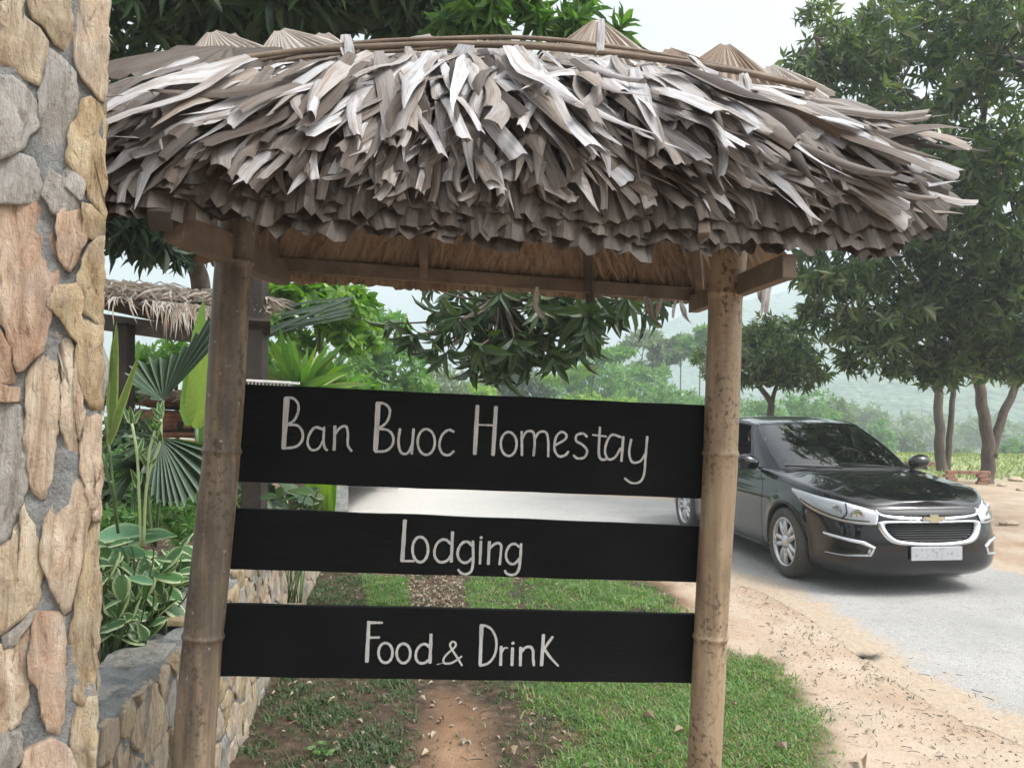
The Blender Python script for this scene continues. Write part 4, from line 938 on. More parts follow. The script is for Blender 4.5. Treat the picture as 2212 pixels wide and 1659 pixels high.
# low wall running back from the pillar behind the sign
WH = .68; BEDZ = .60
tops = [gnd(222, 1562, WH), gnd(386, 1405, WH)]
def wallh(y): return WH + .19 * min(1, max(0, (y - 3.35) / .5)) ** 2
footL = [gnd(510, 1640), gnd(590, 1470), gnd(692, 1240)]
WPTS = [Vector((tops[0].x + .02, EDGE.y + .36, 0)), Vector((tops[0].x, tops[0].y, 0)), Vector((tops[1].x - .0, tops[1].y, 0)), Vector((footL[0].x - .01, footL[0].y, 0)), Vector((footL[1].x - .03, footL[1].y, 0)), Vector((footL[2].x - .02, footL[2].y, 0)), Vector((footL[2].x - .05, footL[2].y + .3, 0))]
WP = [Vector((p.x, p.y, 0)) for p in smooth_line(WPTS, 10)]
WALL = empty('low_stone_wall', WP[12], label='knee high stone retaining wall running back behind the sign', cat='wall'); WALL['kind'] = 'thing'
seg = [0.0]
for a, b in zip(WP, WP[1:]): seg.append(seg[-1] + (b - a).length)
def wall_at(s):
    s = max(0, min(seg[-1] - 1e-4, s)); i = max(k for k in range(len(seg) - 1) if seg[k] <= s); f = (s - seg[i]) / (seg[i + 1] - seg[i]); d = (WP[i + 1] - WP[i]).normalized()
    return WP[i].lerp(WP[i + 1], f), d, Vector((d.y, -d.x, 0))
rows = []
for i in range(420):
    s = seg[-1] * i / 419; q, d, n = wall_at(s); h = wallh(q.y) + .012 * noise.noise(Vector((s * 3, 0, 0))); r = []
    for z in np.linspace(-.1, h - .01, 34): r.append(q + n * (.001 + noise.fractal(Vector((s * 12, z * 12, 2)), 1, 2, 3) * .007) + Vector((0, 0, z)))
    for u in np.linspace(.02, .24, 8): r.append(q - n * u + Vector((0, 0, h + noise.fractal(Vector((s * 14, u * 14, 7)), 1, 2, 4) * .026)))
    r.append(q - n * .25 + Vector((0, 0, 0))); rows.append([v - WALL.location for v in r])
mb = MB(); mb.grid(rows); mb.f.append(tuple(range(43))); mb.f.append(tuple(419 * 43 + k for k in range(42, -1, -1))); mb.build('mortar', M_MORT, WALL, smooth=True, fix=True)
seeds = []; s = 0
while s < seg[-1]:
    z = rg.uniform(.02, .12)
    while z < 1.0: seeds.append((s + rg.uniform(-.03, .03), z)); z += rg.uniform(.13, .30)
    s += rg.uniform(.07, .12) if s < 3.2 else rg.uniform(.05, .09)
for poly in voronoi(0, seg[-1], -.05, .87, seeds):
    poly = roughen(shrink(poly, .008), rg, .008); sc_ = sum(q[0] for q in poly) / len(poly); q, d, n = wall_at(sc_); poly = [(x, min(y, wallh(q.y) - .006)) for x, y in poly]
    if max(y for x, y in poly) - min(y for x, y in poly) < .02: continue
    stone(WALL, [(x - sc_, y) for x, y in poly], q, d, ez, n, rg.choice(['tan', 'ochre', 'pale', 'tan', 'grey']), .013, rg.randrange(9999))
for k in range(18):                                          # flat cap stones set in the top
    s = .55 + k * .42 + rg.uniform(-.04, .04); q, d, n = wall_at(s)
    if s > seg[-1]: continue
    poly = [(-.17, -.10), (-.05, -.115), (.14, -.10), (.175, .0), (.15, .09), (-.02, .105), (-.16, .09)]; poly = [(x * rg.uniform(.8, 1.1), y * rg.uniform(.85, 1.05)) for x, y in poly]
    stone(WALL, poly, q - n * .125 + Vector((0, 0, wallh(q.y) + .002 + rg.uniform(-.008, .010))), d, -n, Vector((0, 0, 1)), rg.choice(['grey', 'grey', 'pale', 'ochre']), .014, rg.randrange(9999), 'cap_stone')
# ================================================================== trees, bushes and garden plants
BARK = wood_mat('tree_bark', (.05, .038, .028), (.14, .11, .085), (3, 3, .7), .9, 1.0)
BARK2 = wood_mat('red_brown_bark', (.045, .034, .027), (.13, .10, .08), (3, 3, .7), .9, 1.0)
G_DARK = leaf_mat('dark_glossy_leaf', [(.022, .045, .018), (.035, .070, .024), (.05, .09, .03), (.028, .055, .030), (.06, .09, .035)], .10)
G_HANG = leaf_mat('hanging_leaf', [(.035, .06, .03), (.055, .085, .04), (.075, .11, .05), (.045, .075, .035)], .14)
G_TREE = leaf_mat('roadside_tree_leaf', [(.045, .075, .04), (.08, .125, .055), (.12, .17, .07), (.055, .08, .055), (.17, .18, .10), (.09, .14, .045), (.03, .05, .03)], .34)
G_LIME = leaf_mat('lime_leaf', [(.08, .17, .03), (.13, .24, .045), (.05, .12, .025), (.19, .30, .06)], .42)
G_MID = leaf_mat('mid_green_leaf', [(.08, .17, .05), (.12, .23, .07), (.16, .27, .09), (.09, .18, .07)], .42)
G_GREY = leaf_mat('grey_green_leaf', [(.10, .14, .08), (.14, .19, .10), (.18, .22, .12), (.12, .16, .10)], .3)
G_TIP = leaf_mat('shoot_leaf', [(.06, .12, .04), (.09, .17, .05), (.12, .21, .06), (.05, .10, .045)], .35)
G_YEL = leaf_mat('young_yellow_leaf', [(.20, .30, .06), (.28, .36, .08), (.14, .24, .05)], .5)

def tree(name, label, base, trunks, blobs, L, nl, width, mat, cat='tree', parts=200, r0=.12, bark=None, twigs=40, open_=1.05, droop=.35, group=None, cheap=True, limb_from=None, lvar=.25, trunk_name='trunk', dens=1.0):
    """trunks: list of ([points], r_base, r_top)"""
    root = empty(name, base, label=label, cat=cat, group=group); bark = bark or BARK; b = Vector(base)
    for pts, ra, rb in trunks:
        mb = MB(); P = smooth_line(pts, 8); n = len(P); R = [ra + (rb - ra) * (i / (n - 1)) ** .8 for i in range(n)]; R[0] *= 1.35; R[1] *= 1.12
        P = [p + Vector((noise.noise(p * 3), noise.noise(p * 3 + Vector((5, 5, 5))), 0)) * ra * .3 - b for p in P]; mb.tube(P, R, 14); mb.build(trunk_name, bark, root, smooth=True)
    P, D = blob_points([(c_, r_, int(n_ * dens)) for c_, r_, n_ in blobs])
    if limb_from is not None:
        mb = MB(); limbs(mb, limb_from, blobs, r0, P, twigs); mb.v = [tuple(Vector(v) - b) for v in mb.v]; mb.build('branches', bark, root, smooth=True)
    T, Dd, Nn, LL = whorls(P, D, nl, np.full(len(P), L) * RNG.uniform(1 - lvar, 1 + lvar, len(P)), open_, droop)
    leaves(root, T, Dd, Nn, LL, width, mat, name, parts, cheap=cheap); return root

def A_(x, y, d): return tuple(at(x, y, d))
def far_(d): return d * 1.75 if d >= 24 else d
# --- right: two big roadside trees, crowns merging
d1, d2 = 17.2, 15.2
b1 = gnd(2034, 1018); b1 = Vector((b1.x, b1.y, 0)); D1 = b1.y
b2 = gnd(2130, 1044); D2 = b2.y
def sc(r, d): return r / F_PX * d
def blob(x, y, d, rx, ry, rz, n): return (A_(x, y, d), (sc(rx, d), rz, sc(ry, d)), n)
tree('roadside_tree', 'tall dense tree with twin brown trunks, left of the two big right hand trees', b1,
     [([b1 - Vector((0, 0, .1)), Vector(A_(2030, 930, D1)), Vector(A_(2026, 820, D1)), Vector(A_(2015, 640, D1)), Vector(A_(1990, 420, D1)), Vector(A_(1960, 200, D1))], .135, .06),
      ([b1 + Vector((.16, .1, -.1)), Vector(A_(2053, 930, D1 + .1)), Vector(A_(2062, 820, D1)), Vector(A_(2080, 640, D1)), Vector(A_(2110, 400, D1))], .085, .045)],
     [blob(1760, 80, 11, 60, 70, .9, 70), blob(1850, 130, 11.5, 110, 130, 1.2, 330), blob(1900, 320, 12, 120, 110, 1.3, 300), blob(2000, 60, 12, 140, 130, 1.5, 380), blob(1960, 500, 12, 150, 120, 1.4, 420), blob(1800, 590, 11.5, 85, 60, 1.0, 170), blob(1850, 680, 12, 110, 70, 1.2, 270), blob(1980, 700, 13, 120, 90, 1.3, 330), blob(2010, 790, 13, 80, 45, 1.0, 150), blob(1880, 770, 12.5, 60, 40, .9, 90), blob(2050, 350, 13, 130, 180, 1.6, 380), blob(1760, 520, 11.5, 55, 45, .7, 50)],
     .225, 7, .27, G_TREE, r0=.07, limb_from=A_(2022, 700, D1), bark=BARK2, twigs=160, droop=.3, parts=220, dens=.72)
tree('roadside_tree', 'big tree with a V shaped forked trunk at the right edge of the view', b2,
     [([b2 - Vector((0, 0, .1)), Vector(A_(2134, 960, D2)), Vector(A_(2117, 850, D2)), Vector(A_(2110, 780, D2)), Vector(A_(2100, 560, D2)), Vector(A_(2120, 250, D2))], .155, .06),
      ([Vector(A_(2140, 985, D2)), Vector(A_(2170, 890, D2)), Vector(A_(2202, 810, D2)), Vector(A_(2250, 620, D2)), Vector(A_(2320, 350, D2))], .105, .05)],
     [blob(2160, 120, 10.5, 130, 170, 1.5, 400), blob(2180, 420, 11, 120, 160, 1.5, 420), blob(2150, 640, 12, 130, 110, 1.4, 380), blob(2180, 770, 12.5, 110, 60, 1.3, 260), blob(2330, 500, 12, 170, 260, 2.0, 420), blob(2080, 740, 13, 70, 70, 1.0, 130), blob(2360, 100, 12, 200, 200, 2.0, 300)],
     .235, 7, .27, G_TREE, r0=.08, limb_from=A_(2150, 700, D2), bark=BARK2, twigs=130, droop=.3, parts=220, dens=.72)
# --- small round tree behind the car
b3 = at(1664, 960, 15.5); b3 = Vector((b3.x, b3.y, 0)); D3 = b3.y
tree('small_round_tree', 'small round headed tree with forked trunk behind the black car', b3,
     [([b3 - Vector((0, 0, .1)), Vector(A_(1664, 900, D3)), Vector(A_(1662, 868, D3)), Vector(A_(1640, 830, D3)), Vector(A_(1628, 790, D3))], .085, .035), ([Vector(A_(1664, 880, D3)), Vector(A_(1672, 850, D3)), Vector(A_(1690, 800, D3))], .05, .03)],
     [blob(1660, 770, D3, 85, 65, .8, 330), blob(1610, 800, D3, 55, 38, .6, 130), blob(1740, 770, D3, 55, 50, .6, 150), blob(1680, 725, D3, 60, 40, .8, 120), blob(1730, 810, D3 - .3, 50, 25, .6, 60), blob(1560, 780, D3, 60, 50, .9, 110)],
     .17, 8, .27, G_TREE, r0=.04, limb_from=A_(1660, 835, D3), parts=200, twigs=40)
# --- overhanging tree: trunk behind the little hut, crown above and behind the thatch, branches hanging into the middle
b4 = at(452, 900, 7.2); b4.z = 0
tree('overhanging_tree', 'dark broadleaved tree rising behind the thatched roof with leafy branches hanging in the middle', b4,
     [([b4, Vector(A_(446, 760, 7.2)), Vector(A_(436, 620, 7.0)), Vector(A_(418, 555, 6.8)), Vector(A_(400, 420, 6.2)), Vector(A_(470, 200, 5.6)), Vector(A_(640, 0, 5.2))], .10, .05)],
     [blob(330, 60, 5.0, 130, 110, .9, 105), blob(270, 190, 5.0, 70, 90, .7, 34), blob(470, 20, 5.0, 150, 90, .9, 110), blob(650, 20, 4.8, 120, 70, .8, 90), blob(840, 30, 4.8, 120, 60, .8, 75), blob(600, -120, 5.0, 420, 110, 1.2, 150), blob(300, 505, 6.4, 80, 38, .6, 46), blob(420, 520, 6.6, 60, 40, .6, 22), blob(260, 400, 6.4, 110, 90, .9, 80)],
     .24, 8, .20, G_DARK, r0=.05, limb_from=A_(470, 200, 5.6), parts=230, twigs=70, open_=1.15, droop=.25, cheap=False)
b5 = at(1210, 900, 9.2); b5.z = 0
# hanging crown part of a second tree, its limbs reaching in from above the roof
tw = [(1120, 640), (1060, 660), (950, 690), (880, 740), (905, 770), (990, 760), (1060, 770), (1130, 760), (1200, 770), (1260, 720), (1300, 700), (1350, 690), (1400, 690), (1230, 640), (1170, 690), (1090, 700), (1010, 700), (1150, 640), (960, 650), (1330, 650), (1380, 640), (1200, 660), (1100, 740), (1160, 730), (1040, 730), (1220, 720), (940, 765), (1250, 760), (1000, 790), (1090, 800), (1140, 800), (1285, 640), (1420, 660), (1075, 790)]
TRH = empty('hanging_branch_tree', at(1215, 300, 6.9), label='leafy dark branches with drooping whorls of long leaves hanging below the roof in the middle', cat='tree')
P, D = [], []
mbh = MB(); hubs = [at(1190, 560, 5.7), at(1080, 640, 5.6), at(1290, 610, 5.6)]
mbh.tube([v - TRH.location for v in smooth_line([at(1215, 300, 6.9), at(1205, 420, 6.3), hubs[0]], 8)], [.06, .058, .055, .053, .05, .048, .046, .044, .042, .04, .038, .036, .034, .032, .03, .028, .026], 8)
for h in hubs[1:]: mbh.tube([v - TRH.location for v in smooth_line([hubs[0], hubs[0].lerp(h, .5) + Vector((0, 0, .05)), h], 6)], list(np.linspace(.026, .018, 13)), 7)
for x, y in tw:
    for r_ in range(3 if 1000 < x < 1300 else 2):
        d = 5.5 + RNG.uniform(-.5, .5); q = at(x + RNG.uniform(-34, 34), y + RNG.uniform(-26, 26) - 20, d); h = min(hubs, key=lambda k: (k - q).length)
        m_ = h.lerp(q, .55) + Vector((RNG.uniform(-.05, .05), 0, -.05)); P_ = smooth_line([h, m_, q], 5); mbh.tube([v - TRH.location for v in P_], list(np.linspace(.012, .005, len(P_))), 5, cap=False)
        P.append(q); dd = (q - m_).normalized() + Vector((0, 0, -.15)); D.append(dd.normalized())
        if r_ == 0: qq = h.lerp(q, .6) + Vector(RNG.normal(0, .08, 3)); P.append(qq); D.append(Vector(RNG.normal(0, 1, 3)).normalized())
mbh.build('branches', BARK, TRH, smooth=True)
T_, D_, N_, L_ = whorls(np.array(P), np.array(D), 8, np.full(len(P), .215) * RNG.uniform(.8, 1.15, len(P)), 1.1, .6)
leaves(TRH, T_, D_, N_, L_, .25, G_HANG, 'hang', 290, cheap=False)

# --- foreground green tips above the ridge in the middle (lighter, sunlit)
tree('leafy_shrub', 'bright green leafy shoots standing up just behind the middle of the roof ridge', at(1100, 300, 4.2) * 1.0,
     [([at(1100, 420, 4.2), at(1090, 200, 4.2), at(1075, 80, 4.2)], .02, .01), ([at(1120, 420, 4.2), at(1180, 200, 4.2), at(1230, 70, 4.2)], .018, .008)],
     [blob(930, 60, 4.0, 45, 35, .2, 14), blob(1010, 30, 4.0, 60, 45, .3, 26), blob(1090, 50, 4.0, 60, 50, .3, 30), blob(1180, 30, 4.1, 80, 45, .3, 34), blob(1250, 60, 4.2, 45, 40, .3, 20), blob(1340, 65, 4.1, 25, 18, .1, 5), blob(1060, -20, 4.2, 160, 30, .4, 30), blob(1220, 80, 4.1, 50, 25, .3, 12)],
     .135, 7, .26, G_TIP, cat='shrub', parts=150, r0=.01, limb_from=at(1110, 200, 4.2), twigs=20, droop=.1, open_=.9, trunk_name='stem', cheap=False)

# --- left middle: lime green climbing tree / shrubs seen between post and boards
def bush(name, label, x, y, d, blobs, L, nl, width, mat, n_parts=60, cat='bush', group=None, stem_r=.03, **k):
    if d >= 24:
        blobs = [(tuple(CAMP + (Vector(c) - CAMP) * 1.75), tuple(q * 1.75 for q in r), n) for c, r, n in blobs]; L *= 1.6; d *= 1.75
    base = at(x, y, d); base = Vector((base.x, base.y, float(terr(base.y))))
    top = Vector(A_(x, y, d))
    return tree(name, label, base, [([base, base.lerp(top, .5) + Vector((.03, 0, 0)), top], stem_r, stem_r * .5)], blobs, L, nl, width, mat, cat=cat, parts=n_parts, r0=stem_r * .7, limb_from=top, twigs=12, group=group, trunk_name='stem', **k)
bush('lime_leaf_tree', 'lime green broad leaved tree just right of the dark post', 690, 700, 8.5,
     [blob(640, 640, 8.3, 60, 40, .5, 60), blob(720, 640, 8.5, 70, 50, .6, 100), blob(780, 680, 8.6, 45, 40, .5, 50), blob(700, 720, 8.7, 70, 50, .6, 80), blob(610, 720, 8.6, 40, 70, .5, 50), blob(770, 720, 8.7, 45, 35, .5, 40), blob(560, 600, 8.6, 60, 40, .5, 40)], .15, 6, .5, G_LIME, 150, 'tree', droop=.5)
bush('hazy_green_tree', 'soft green feathery tree beyond the lime green one', 830, 800, 19,
     [blob(800, 740, 19, 60, 50, 1., 180), blob(860, 790, 19, 60, 50, 1., 180), blob(760, 800, 18.5, 60, 60, 1., 160), blob(900, 830, 19, 50, 30, .8, 90), blob(840, 850, 19, 90, 30, .9, 120), blob(835, 700, 19, 40, 25, .6, 60)], .20, 6, .4, G_MID, 60, 'tree')
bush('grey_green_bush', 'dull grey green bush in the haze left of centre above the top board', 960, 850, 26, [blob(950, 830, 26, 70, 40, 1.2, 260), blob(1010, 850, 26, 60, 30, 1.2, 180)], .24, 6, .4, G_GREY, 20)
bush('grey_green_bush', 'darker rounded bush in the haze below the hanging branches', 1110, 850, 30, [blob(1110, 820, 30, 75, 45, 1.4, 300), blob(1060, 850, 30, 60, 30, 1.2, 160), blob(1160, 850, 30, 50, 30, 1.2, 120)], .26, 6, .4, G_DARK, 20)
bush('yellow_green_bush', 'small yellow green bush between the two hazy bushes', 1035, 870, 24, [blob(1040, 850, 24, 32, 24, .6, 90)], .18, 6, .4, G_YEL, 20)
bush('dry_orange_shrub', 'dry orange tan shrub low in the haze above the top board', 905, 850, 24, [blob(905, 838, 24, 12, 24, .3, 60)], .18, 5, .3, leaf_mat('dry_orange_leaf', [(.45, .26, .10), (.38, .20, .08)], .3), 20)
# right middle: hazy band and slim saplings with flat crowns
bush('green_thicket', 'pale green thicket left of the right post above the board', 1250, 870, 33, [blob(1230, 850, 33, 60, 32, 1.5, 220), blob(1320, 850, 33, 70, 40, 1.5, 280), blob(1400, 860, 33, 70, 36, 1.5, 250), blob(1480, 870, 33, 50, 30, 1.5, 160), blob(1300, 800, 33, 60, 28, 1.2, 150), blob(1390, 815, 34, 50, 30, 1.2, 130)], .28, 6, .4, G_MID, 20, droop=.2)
bush('yellow_thicket', 'yellowish green shrub row in front of the pale thicket', 1230, 850, 29, [blob(1200, 815, 29, 45, 14, .8, 90), blob(1260, 800, 29, 45, 10, .8, 70), blob(1260, 860, 28, 50, 16, .8, 90), blob(1340, 875, 28, 60, 14, .8, 90)], .22, 6, .4, G_YEL, 20)
sap = [(1282, 870, 28, [(1230, 765, 36, 8), (1310, 768, 40, 8), (1275, 745, 30, 7), (1340, 760, 26, 7)], 'slender sapling with flat tiered crown nearest the hanging branches'), (1428, 880, 36, [(1400, 800, 40, 20), (1440, 770, 36, 18), (1420, 745, 30, 14)], 'slender hazy sapling with rounded tiered crown left of the pair by the post'),
       (1470, 885, 36, [(1450, 765, 34, 12), (1490, 760, 34, 14), (1470, 735, 26, 12)], 'thin hazy sapling forking under a light crown, second from the right post'), (1512, 885, 34, [(1500, 740, 34, 14), (1520, 770, 30, 14), (1525, 715, 26, 12)], 'thin hazy sapling standing right against the right post'), (1385, 880, 40, [(1370, 740, 34, 12), (1400, 725, 30, 12)], 'faint tall sapling in the haze behind the others')]
for x, y, d, bl, lab in sap:
    d *= 1.75; b = at(x, y, d); b.z = float(terr(b.y)); tp = Vector(A_(bl[-1][0], bl[-1][1] + 10, d))
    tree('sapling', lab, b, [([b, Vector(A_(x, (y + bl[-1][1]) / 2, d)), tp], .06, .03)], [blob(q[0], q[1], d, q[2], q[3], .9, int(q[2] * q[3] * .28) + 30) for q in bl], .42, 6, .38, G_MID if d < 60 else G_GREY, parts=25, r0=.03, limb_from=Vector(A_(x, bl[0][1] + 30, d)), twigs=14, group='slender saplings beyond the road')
# right of the right post: hazy green bushes behind the car and out in the field
for x, y, d, rx, ry, mat_, lab in ((1640, 890, 34, 60, 35, G_MID, 'hazy green bush directly behind the small round tree'), (1740, 885, 36, 55, 42, G_MID, 'hazy green bush above the black car roof'), (1800, 895, 38, 36, 36, G_GREY, 'pale hazy bush right of the car roof'), (1900, 945, 42, 24, 28, G_MID, 'single round bush in the field above the car bonnet'),
                                (2190, 975, 34, 30, 22, G_MID, 'low field bush at the far right between tree trunks'), (2070, 985, 40, 30, 14, G_GREY, 'low grey green bush between the two tree trunks'), (1965, 960, 45, 26, 22, G_GREY, 'faint bush left of the twin trunks'), (1860, 900, 60, 50, 30, G_GREY, 'large faint bush in the valley beyond the car')):
    bush('field_bush', lab, x, y, d, [blob(x, y, d, rx, ry, sc(rx, d), 260), blob(x + rx * .6, y + ry * .3, d, rx * .6, ry * .7, 1, 90)], .22 * d / 34, 6, .42, mat_, 12, group='bushes in the hazy field')
# distant tree belt on the valley floor, one mass
pts = [blob(1150 + k * 36 + RNG.uniform(-15, 15), 915 + (k * 36) * .030 + RNG.uniform(-12, 8), 115 + RNG.uniform(-12, 60), 34, 30, 6, 120) for k in range(36)]
P, D = blob_points(pts); P[:, 2] = np.maximum(P[:, 2], terr(P[:, 1]) + .1); T_, D_, N_, L_ = whorls(P, D, 5, np.full(len(P), 1.3), 1.1, .2); R_ = frames(D_, N_)
V, F, U = stamp(CHEAP_V * np.array([.5, 1, 1]), CHEAP_T, R_, T_, L_, CHEAP_UV)
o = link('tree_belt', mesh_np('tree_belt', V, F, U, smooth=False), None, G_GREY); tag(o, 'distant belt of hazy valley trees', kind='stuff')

# ---------------------------------------------------------------- garden behind the wall
bed_poly = [Vector((p.x - .2, p.y, 0)) for p in WP if p.y > 1.9]
gv = []; n_ = len(bed_poly)
BX = np.linspace(0, 1, 80); rows = []
for p in bed_poly:
    rows.append([Vector((p.x - 9.0 * u ** 1.4, p.y, BEDZ + .03 * noise.noise(Vector((u * 30, p.y * 3, 0))) + .02 * noise.noise(Vector((u * 90, p.y * 9, 0))))) for u in BX])
yy = bed_poly[-1].y
for k in range(1, 24): rows.append([Vector((bed_poly[-1].x - 9.0 * u ** 1.4, yy + k * .5, BEDZ + .04 * noise.noise(Vector((u * 30, (yy + k) * 3, 0))))) for u in BX])
mb = MB(); mb.grid(rows); 
m, t, p, o = nt('garden_soil'); pos = geo_pos(t); n1 = tex(t, 5, 7, pos, .7); n2 = tex(t, 45, 5, pos, .7)
c = ramp(t, [(.3, (.05, .032, .022)), (.5, (.16, .10, .068)), (.68, (.32, .22, .15))], n1); cc = mixc(t, .7, c.outputs[0], ramp(t, [(.38, (.35, .3, .26)), (.5, (1, 1, 1)), (.7, (1.4, 1.3, 1.2))], n2).outputs[0], 'MULTIPLY'); t.links.new(cc, p.inputs['Base Color']); p.inputs['Roughness'].default_value = 1; bump(t, p, n2, 1, .02)
o = mb.build('garden_bed', m, None, smooth=True, fix=True); tag(o, 'raised bed of brown soil and litter behind the stone wall', kind='structure')

def blade(root, a, b, w, mat, sag=.1, fold=.25, n=10, name='leaf', twist=0.0, tip=1.2):
    a, b = Vector(a), Vector(b); d = b - a; s = d.cross(Vector((0, 1, 0)) if abs(d.normalized().y) < .9 else Vector((1, 0, 0))).normalized(); up = s.cross(d).normalized()
    if up.z < 0: up = -up
    V, U = [], []
    for i in range(n + 1):
        u = i / n; ww = w * min(1, (u * 5) ** .6 + .25) * (1 - u ** (3 / tip)) ** .8 * .5; c = a + d * u + Vector((0, 0, -sag * u * u * d.length + sag * .5 * u * d.length)); sd = (s * math.cos(twist * u) + up * math.sin(twist * u))
        uu = sd.cross(d.normalized())
        for q in (-1, 0, 1): V.append(c + sd * ww * q + (up * ww * fold * abs(q)) - Vector(root.location)); U.append((q * .5 + .5, u))
    F = [(i * 3 + j, i * 3 + j + 1, i * 3 + j + 4, i * 3 + j + 3) for i in range(n) for j in (0, 1)]
    return link(name, mesh_np(name, np.array([tuple(v) for v in V]), np.array(F), np.array(U)), root, mat)
def stem(root, pts, r, mat, name='stem'):
    mb = MB(); mb.tube([Vector(p) - Vector(root.location) for p in smooth_line(pts, 6)], r, 6); return mb.build(name, mat, root, smooth=True)
G_PALM = leaf_mat('fan_palm_leaf', [(.045, .08, .055), (.065, .10, .07), (.05, .085, .055)], .2, .35)
t = G_PALM.node_tree
_pr = [n_ for n_ in t.nodes if n_.type == 'BSDF_PRINCIPLED'][0]; _src = _pr.inputs['Base Color'].links[0].from_socket
_uv = t.nodes.new('ShaderNodeTexCoord'); _sx = t.nodes.new('ShaderNodeSeparateXYZ'); t.links.new(_uv.outputs['UV'], _sx.inputs[0])
_rb = ramp(t, [(.06, (1, 1, 1)), (.16, (0, 0, 0)), (.84, (0, 0, 0)), (.94, (1, 1, 1))], math_n(t, 'FRACT', _sx.outputs[0])); t.links.new(mixc(t, math_n(t, 'MULTIPLY', _rb.outputs[0], .5), _src, (.26, .30, .25)), _pr.inputs['Base Color'])
G_VAR = leaf_mat('variegated_leaf', [(.07, .16, .06), (.10, .20, .08), (.06, .13, .055)], .3, .4, stripe=(.42, .48, .30))
G_BLADE = leaf_mat('striped_blade', [(.09, .15, .035), (.13, .19, .05)], .3, .4, stripe=(.26, .30, .12))
G_STEM = plain('green_stem', (.08, .13, .05), .6)
M_DKRED = leaf_mat('dark_red_petal', [(.16, .012, .015), (.22, .02, .02)], .25, .5)
# fan palm with its big half open leaf
FP = empty('fan_palm', at(330, 1180, 3.9), label='fan palm with one big pleated grey green leaf left of the left post', cat='plant'); FP.location.z = BEDZ
def pfan(root, apex, tips, mat, depth=.012, sub=3, droop=0.0, name='leaf'):
    """tips: fan outline points (world) in order; pleated segments from apex"""
    apex = Vector(apex); T = smooth_line(tips, sub); V, U = [], []; K = 6
    for i, tp in enumerate(T):
        d = tp - apex; cutk = 1.0 if i % 2 == 0 else .86
        for k in range(K + 1):
            u = k / K; q = apex + d * u * cutk + Vector((0, depth * (1 if i % 2 else -1) * min(1, u * 1.3) * 2, -droop * u * u * d.length)); V.append(tuple(q - Vector(root.location))); U.append((i * .5, u))
    F = [(i * (K + 1) + k, (i + 1) * (K + 1) + k, (i + 1) * (K + 1) + k + 1, i * (K + 1) + k + 1) for i in range(len(T) - 1) for k in range(K)]
    return link(name, mesh_np(name, np.array(V), np.array(F), np.array(U), smooth=False), root, mat)
ap = at(352, 866, 3.5)
pfan(FP, ap, [at(330, 862, 3.35), at(292, 836, 3.3), at(274, 806, 3.3), at(292, 784, 3.4), at(325, 770, 3.45), at(362, 768, 3.5), at(400, 744, 3.55), at(440, 704, 3.6), at(475, 665, 3.62), at(478, 706, 3.6), at(462, 752, 3.5)], G_PALM, .011, 3)
stem(FP, [ap, at(335, 930, 3.6), at(318, 1040, 3.8), at(330, 1180, 3.9)], .009, G_STEM)
ap2 = at(345, 945, 3.5)
pfan(FP, ap2, [at(300, 985, 3.3), at(320, 1040, 3.2), at(345, 1075, 3.15), at(375, 1080, 3.1), at(405, 1078, 3.1), at(440, 1055, 3.2), at(455, 990, 3.3), at(450, 950, 3.4)], G_PALM, .014, 4, .05)
stem(FP, [ap2, at(350, 990, 3.6), at(335, 1180, 3.9)], .008, G_STEM)
for i in range(60):
    x = 215 + i * 2.2; blade(FP, at(300, 1010, 3.7), at(x + rr.uniform(-10, 10), rr.uniform(930, 1100), 3.4 + rr.uniform(-.2, .2)), .02, G_PALM, .25)
for i in range(14): blade(FP, at(345, 955, 3.5), at(rr.uniform(230, 330), rr.uniform(870, 990), rr.uniform(3.2, 3.6)), .022, G_PALM, .2)
# tall yellow green blades
TB = empty('striped_blade_plant', at(255, 1150, 3.2), label='tall striped yellow green blade leaves beside the stone pillar', cat='plant'); TB.location.z = BEDZ
for a, b, w in (((238, 960), (252, 690), .040), ((232, 960), (300, 765), .036), ((236, 900), (243, 730), .03)): blade(TB, at(*a, 3.05), at(*b, 3.0), w, G_BLADE, .02)
for x, y in ((235, 960), (222, 980), (240, 1040), (228, 900)): stem(TB, [at(x, y, 3.05), at(248, 1090, 3.1), at(255, 1150, 3.2)], .006, G_STEM)
YB = empty('yellow_broad_leaf_plant', at(430, 1100, 4.0), label='upright yellow green broad leaf partly behind the left post', cat='plant'); YB.location.z = BEDZ
blade(YB, at(425, 925, 4.0), at(440, 700, 4.0), .14, G_YEL, .02, .1); blade(YB, at(405, 920, 4.0), at(440, 640, 4.1), .10, G_YEL, .04, .1); stem(YB, [at(425, 925, 4.0), at(430, 1100, 4.0)], .01, G_STEM); blade(YB, at(430, 950, 4.0), at(548, 835, 4.0), .12, G_MID, .0, .1)
bush('wild_herb', 'fine light green weedy herb filling the gap between pillar and left post', 330, 1130, 4.1, [blob(250, 1110, 4.1, 40, 50, .2, 70), blob(320, 1090, 4.1, 50, 50, .2, 90), blob(390, 1110, 4.2, 40, 60, .2, 80), blob(300, 1010, 4.2, 60, 40, .2, 50)], .055, 6, .3, G_MID, 120, 'plant', stem_r=.006)
